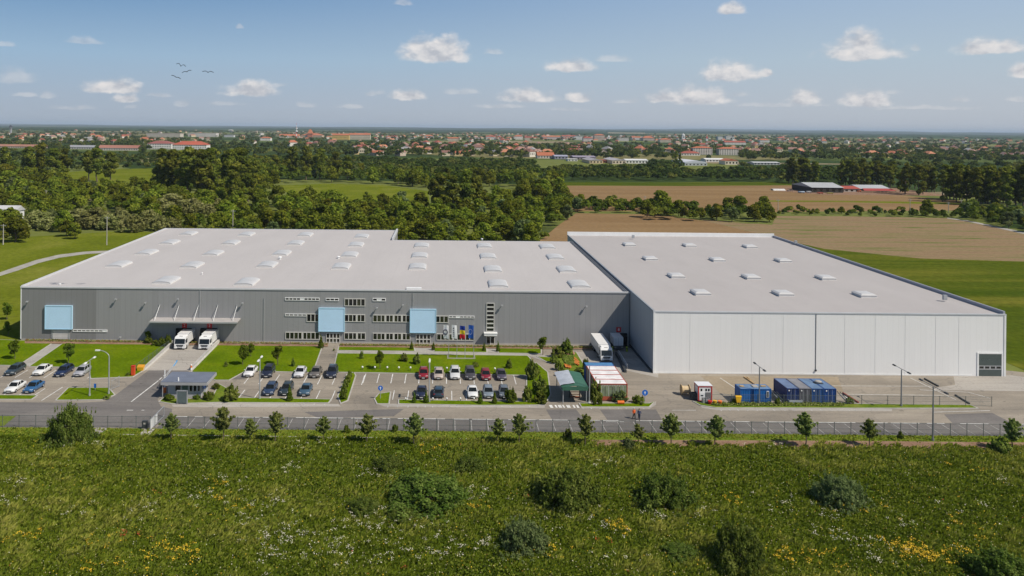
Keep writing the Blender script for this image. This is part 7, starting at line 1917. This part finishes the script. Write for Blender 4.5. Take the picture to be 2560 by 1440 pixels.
# the farm
block('farm_shed', 'open fronted farm shed with a wide grey gable roof', 'farm shed', 2030, 2108, 482, 13, 34, (.05, .045, .04), (.40, .41, .42), 'gable', 1, 9)  # front is a solid wall, the shade inside put into its near-black colour
block('farm_shed', 'low farm shed with a red roof right of the open fronted one', 'farm shed', 2110, 2150, 480, 8, 20, (.42, .38, .34), (.38, .08, .055), 'gable', 1, 5)
block('farm_shed', 'long farm shed with grey upper and red lower roof', 'farm shed', 2152, 2226, 478, 6, 26, (.12, .10, .10), (.40, .41, .43), 'gable', 1, 7)
p = G(2190, 480); r = thing('farm_lean_to', 'red lean to roof along the front of the long farm shed', 'lean-to', (p.x, p.y - 6, 0)); k = p.y / F; mb = MB(); mb.hexa([(-40 * k, 0, 4.5 * k), (40 * k, 0, 4.5 * k), (36 * k, 6, 8.5 * k), (-34 * k, 6, 8.5 * k), (-40 * k, 0, 5 * k), (40 * k, 0, 5 * k), (36 * k, 6, 9 * k), (-34 * k, 6, 9 * k)]); mb.build('roof', M('lean_to_red', (.36, .06, .05), .7, .1, .3), r)
for e in range(5): mb = MB(); mb.tube(((-38 + 19 * e) * k, .3, 0), ((-38 + 19 * e) * k, .3, 4.6 * k), .2, None, 6); mb.build('post', MAT['wood'], r)
for px, py, w_, h_, c, nm, lab in ((2003, 483, 16, 5, (.30, .36, .45), 'tank_trailer', 'blue grey tank trailer left of the farm sheds'), (2022, 482, 10, 4, (.62, .62, .62), 'farm_trailer', 'white trailer beside the tank trailer'), (2050, 485, 12, 4, (.45, .10, .06), 'farm_trailer', 'red trailer in front of the open farm shed'), (2075, 485, 14, 3, (.55, .45, .12), 'farm_trailer', 'yellow trailer in front of the open farm shed'), (2146, 480, 10, 5, (.55, .14, .05), 'tractor', 'orange tractor in front of the red roofed shed'), (1975, 478, 16, 4, (.20, .14, .11), 'scrap_pile', 'brown scrap heap at the left of the farm yard'), (1945, 476, 30, 4, (.60, .58, .56), 'polytunnel', 'pale low polytunnel at the left end of the farm yard')):
    p = G(px, py); k = p.y / F; w2 = w_ * k; h2 = h_ * k; r = thing(nm, lab, nm.replace('_', ' '), (p.x, p.y, 0)); mt = M(nm + '_paint', c, .6, .12, .5)
    if nm == 'polytunnel': mb = MB(); mb.loft([[(x, 3 * math.cos(t), h2 * math.sin(t)) for t in [math.pi * e / 8 for e in range(9)]] for x in (-w2 / 2, w2 / 2)]); mb.build('cover', mt, r); mb = MB(); mb.box(-w2 / 2 - .1, -w2 / 2, -1, 1, 0, h2 * .7); mb.build('door', MAT['dark'], r); continue
    if nm == 'scrap_pile':
        for e in range(7): mb = MB(); mb.ell(((e - 3) * w2 / 7, wr.normal() * .5, h2 * .3), (w2 / 8, 1.6, h2 * (.4 + .4 * wr.random())), 7, 5); mb.build('heap', mt, r)
        continue
    mb = MB()
    if nm == 'tank_trailer': mb.smooth = True; mb.tube((-w2 / 2, 0, h2 * .6), (w2 / 2, 0, h2 * .6), h2 * .4, None, 12)
    elif nm == 'tractor': mb.box(-w2 * .5, w2 * .1, -1, 1, h2 * .3, h2 * .65); mb.box(w2 * .1, w2 * .5, -1.1, 1.1, h2 * .3, h2)
    else: mb.hexa([(-w2 * .45, -1.2, h2 * .4), (w2 * .45, -1.2, h2 * .4), (w2 * .45, 1.2, h2 * .4), (-w2 * .45, 1.2, h2 * .4), (-w2 / 2, -1.4, h2), (w2 / 2, -1.4, h2), (w2 / 2, 1.4, h2), (-w2 / 2, 1.4, h2)])
    mb.build('body', mt, r)
    for e in (-.3, .3):
        mb = MB(); mb.tube((e * w2, -1.5, h2 * .22), (e * w2, -1.2, h2 * .22), h2 * .22, None, 12); mb.build('wheel', MAT['black'], r)
p = G(18, 560); r = thing('storage_shed', 'small white walled shed among the trees at the left edge of the wood', 'shed', (p.x, p.y, 0)); mb = MB(); mb.box(-8, 4, 0, 7, 0, 6); mb.build('wall', MAT['white'], r); mb = MB(); mb.loft([[(x, y, z) for y, z in ((-.5, 5.9), (3.5, 8.2), (7.5, 5.9))] for x in (-8.4, 4.4)]); mb.build('roof', M('pale_roof', (.5, .5, .5), .7, .1, .3), r); mb = MB(); mb.box(-5, -3.4, -.1, -.01, 2.6, 4.4); mb.box(-1, .6, -.1, -.01, 2.6, 4.4); mb.build('window_row', MAT['glass'], r)
# poles of the lines across the fields
for px, pyb, top, lab in ((267, 613, 541, 'pale concrete line pole on the pasture left of the grey warehouse'), (582, 585, 524, 'pale line pole just behind the back edge of the grey roof'), (536, 582, 552, 'short pole behind the grey roof left of the taller one'), (158, 566, 533, 'line pole among the willows'), (115, 512, 475, 'line pole among the trees at the left'), (1300, 598, 568, 'pole behind the gap between both halls'), (1945, 531, 498, 'line pole at the left of the low hedgerow'), (2275, 538, 497, 'tallest line pole of the low hedgerow'), (2371, 532, 505, 'line pole with cross arm near the end of the hedgerow'), (2403, 528, 499, 'rightmost line pole with cross arm at the hedgerow'), (1612, 512, 490, 'pole above the copse in the ploughed field'), (8, 612, 560, 'leaning pole at the left edge of the pasture')):
    p = G(px, pyb); h = (pyb - top) * p.y / F; r = thing('utility_pole', lab, 'utility pole', (p.x, p.y, 0)); mb = MB(); mb.tube((0, 0, -.2), (0, 0, h), .2, .13, 7); mb.build('pole', MAT['concrete'], r); mb = MB(); mb.box(-1.0, 1.0, -.06, .06, h - .7, h - .55)
    for e in (-.9, -.3, .3, .9): mb.tube((e, 0, h - .55), (e, 0, h - .35), .05, None, 5)
    mb.build('cross_arm', MAT['steel'], r)
# ================================================================== air
mb = MB(); mb.box(-66000, 66000, -3400, 66000, -8, 150)
m = bpy.data.materials.new('air'); m.use_nodes = True
nt = NT(m.node_tree); m.node_tree.nodes.clear()
o_ = nt.n('ShaderNodeOutputMaterial'); pv = nt.n('ShaderNodeVolumePrincipled', {'Color': (.70, .84, 1.0, 1), 'Density': 4.2e-5, 'Anisotropy': .0})
link(nt, pv.outputs[0], o_.inputs['Volume'])
m.cycles.homogeneous_volume = True
hz_ = mb.build('haze', m); tag(hz_, kind='stuff')
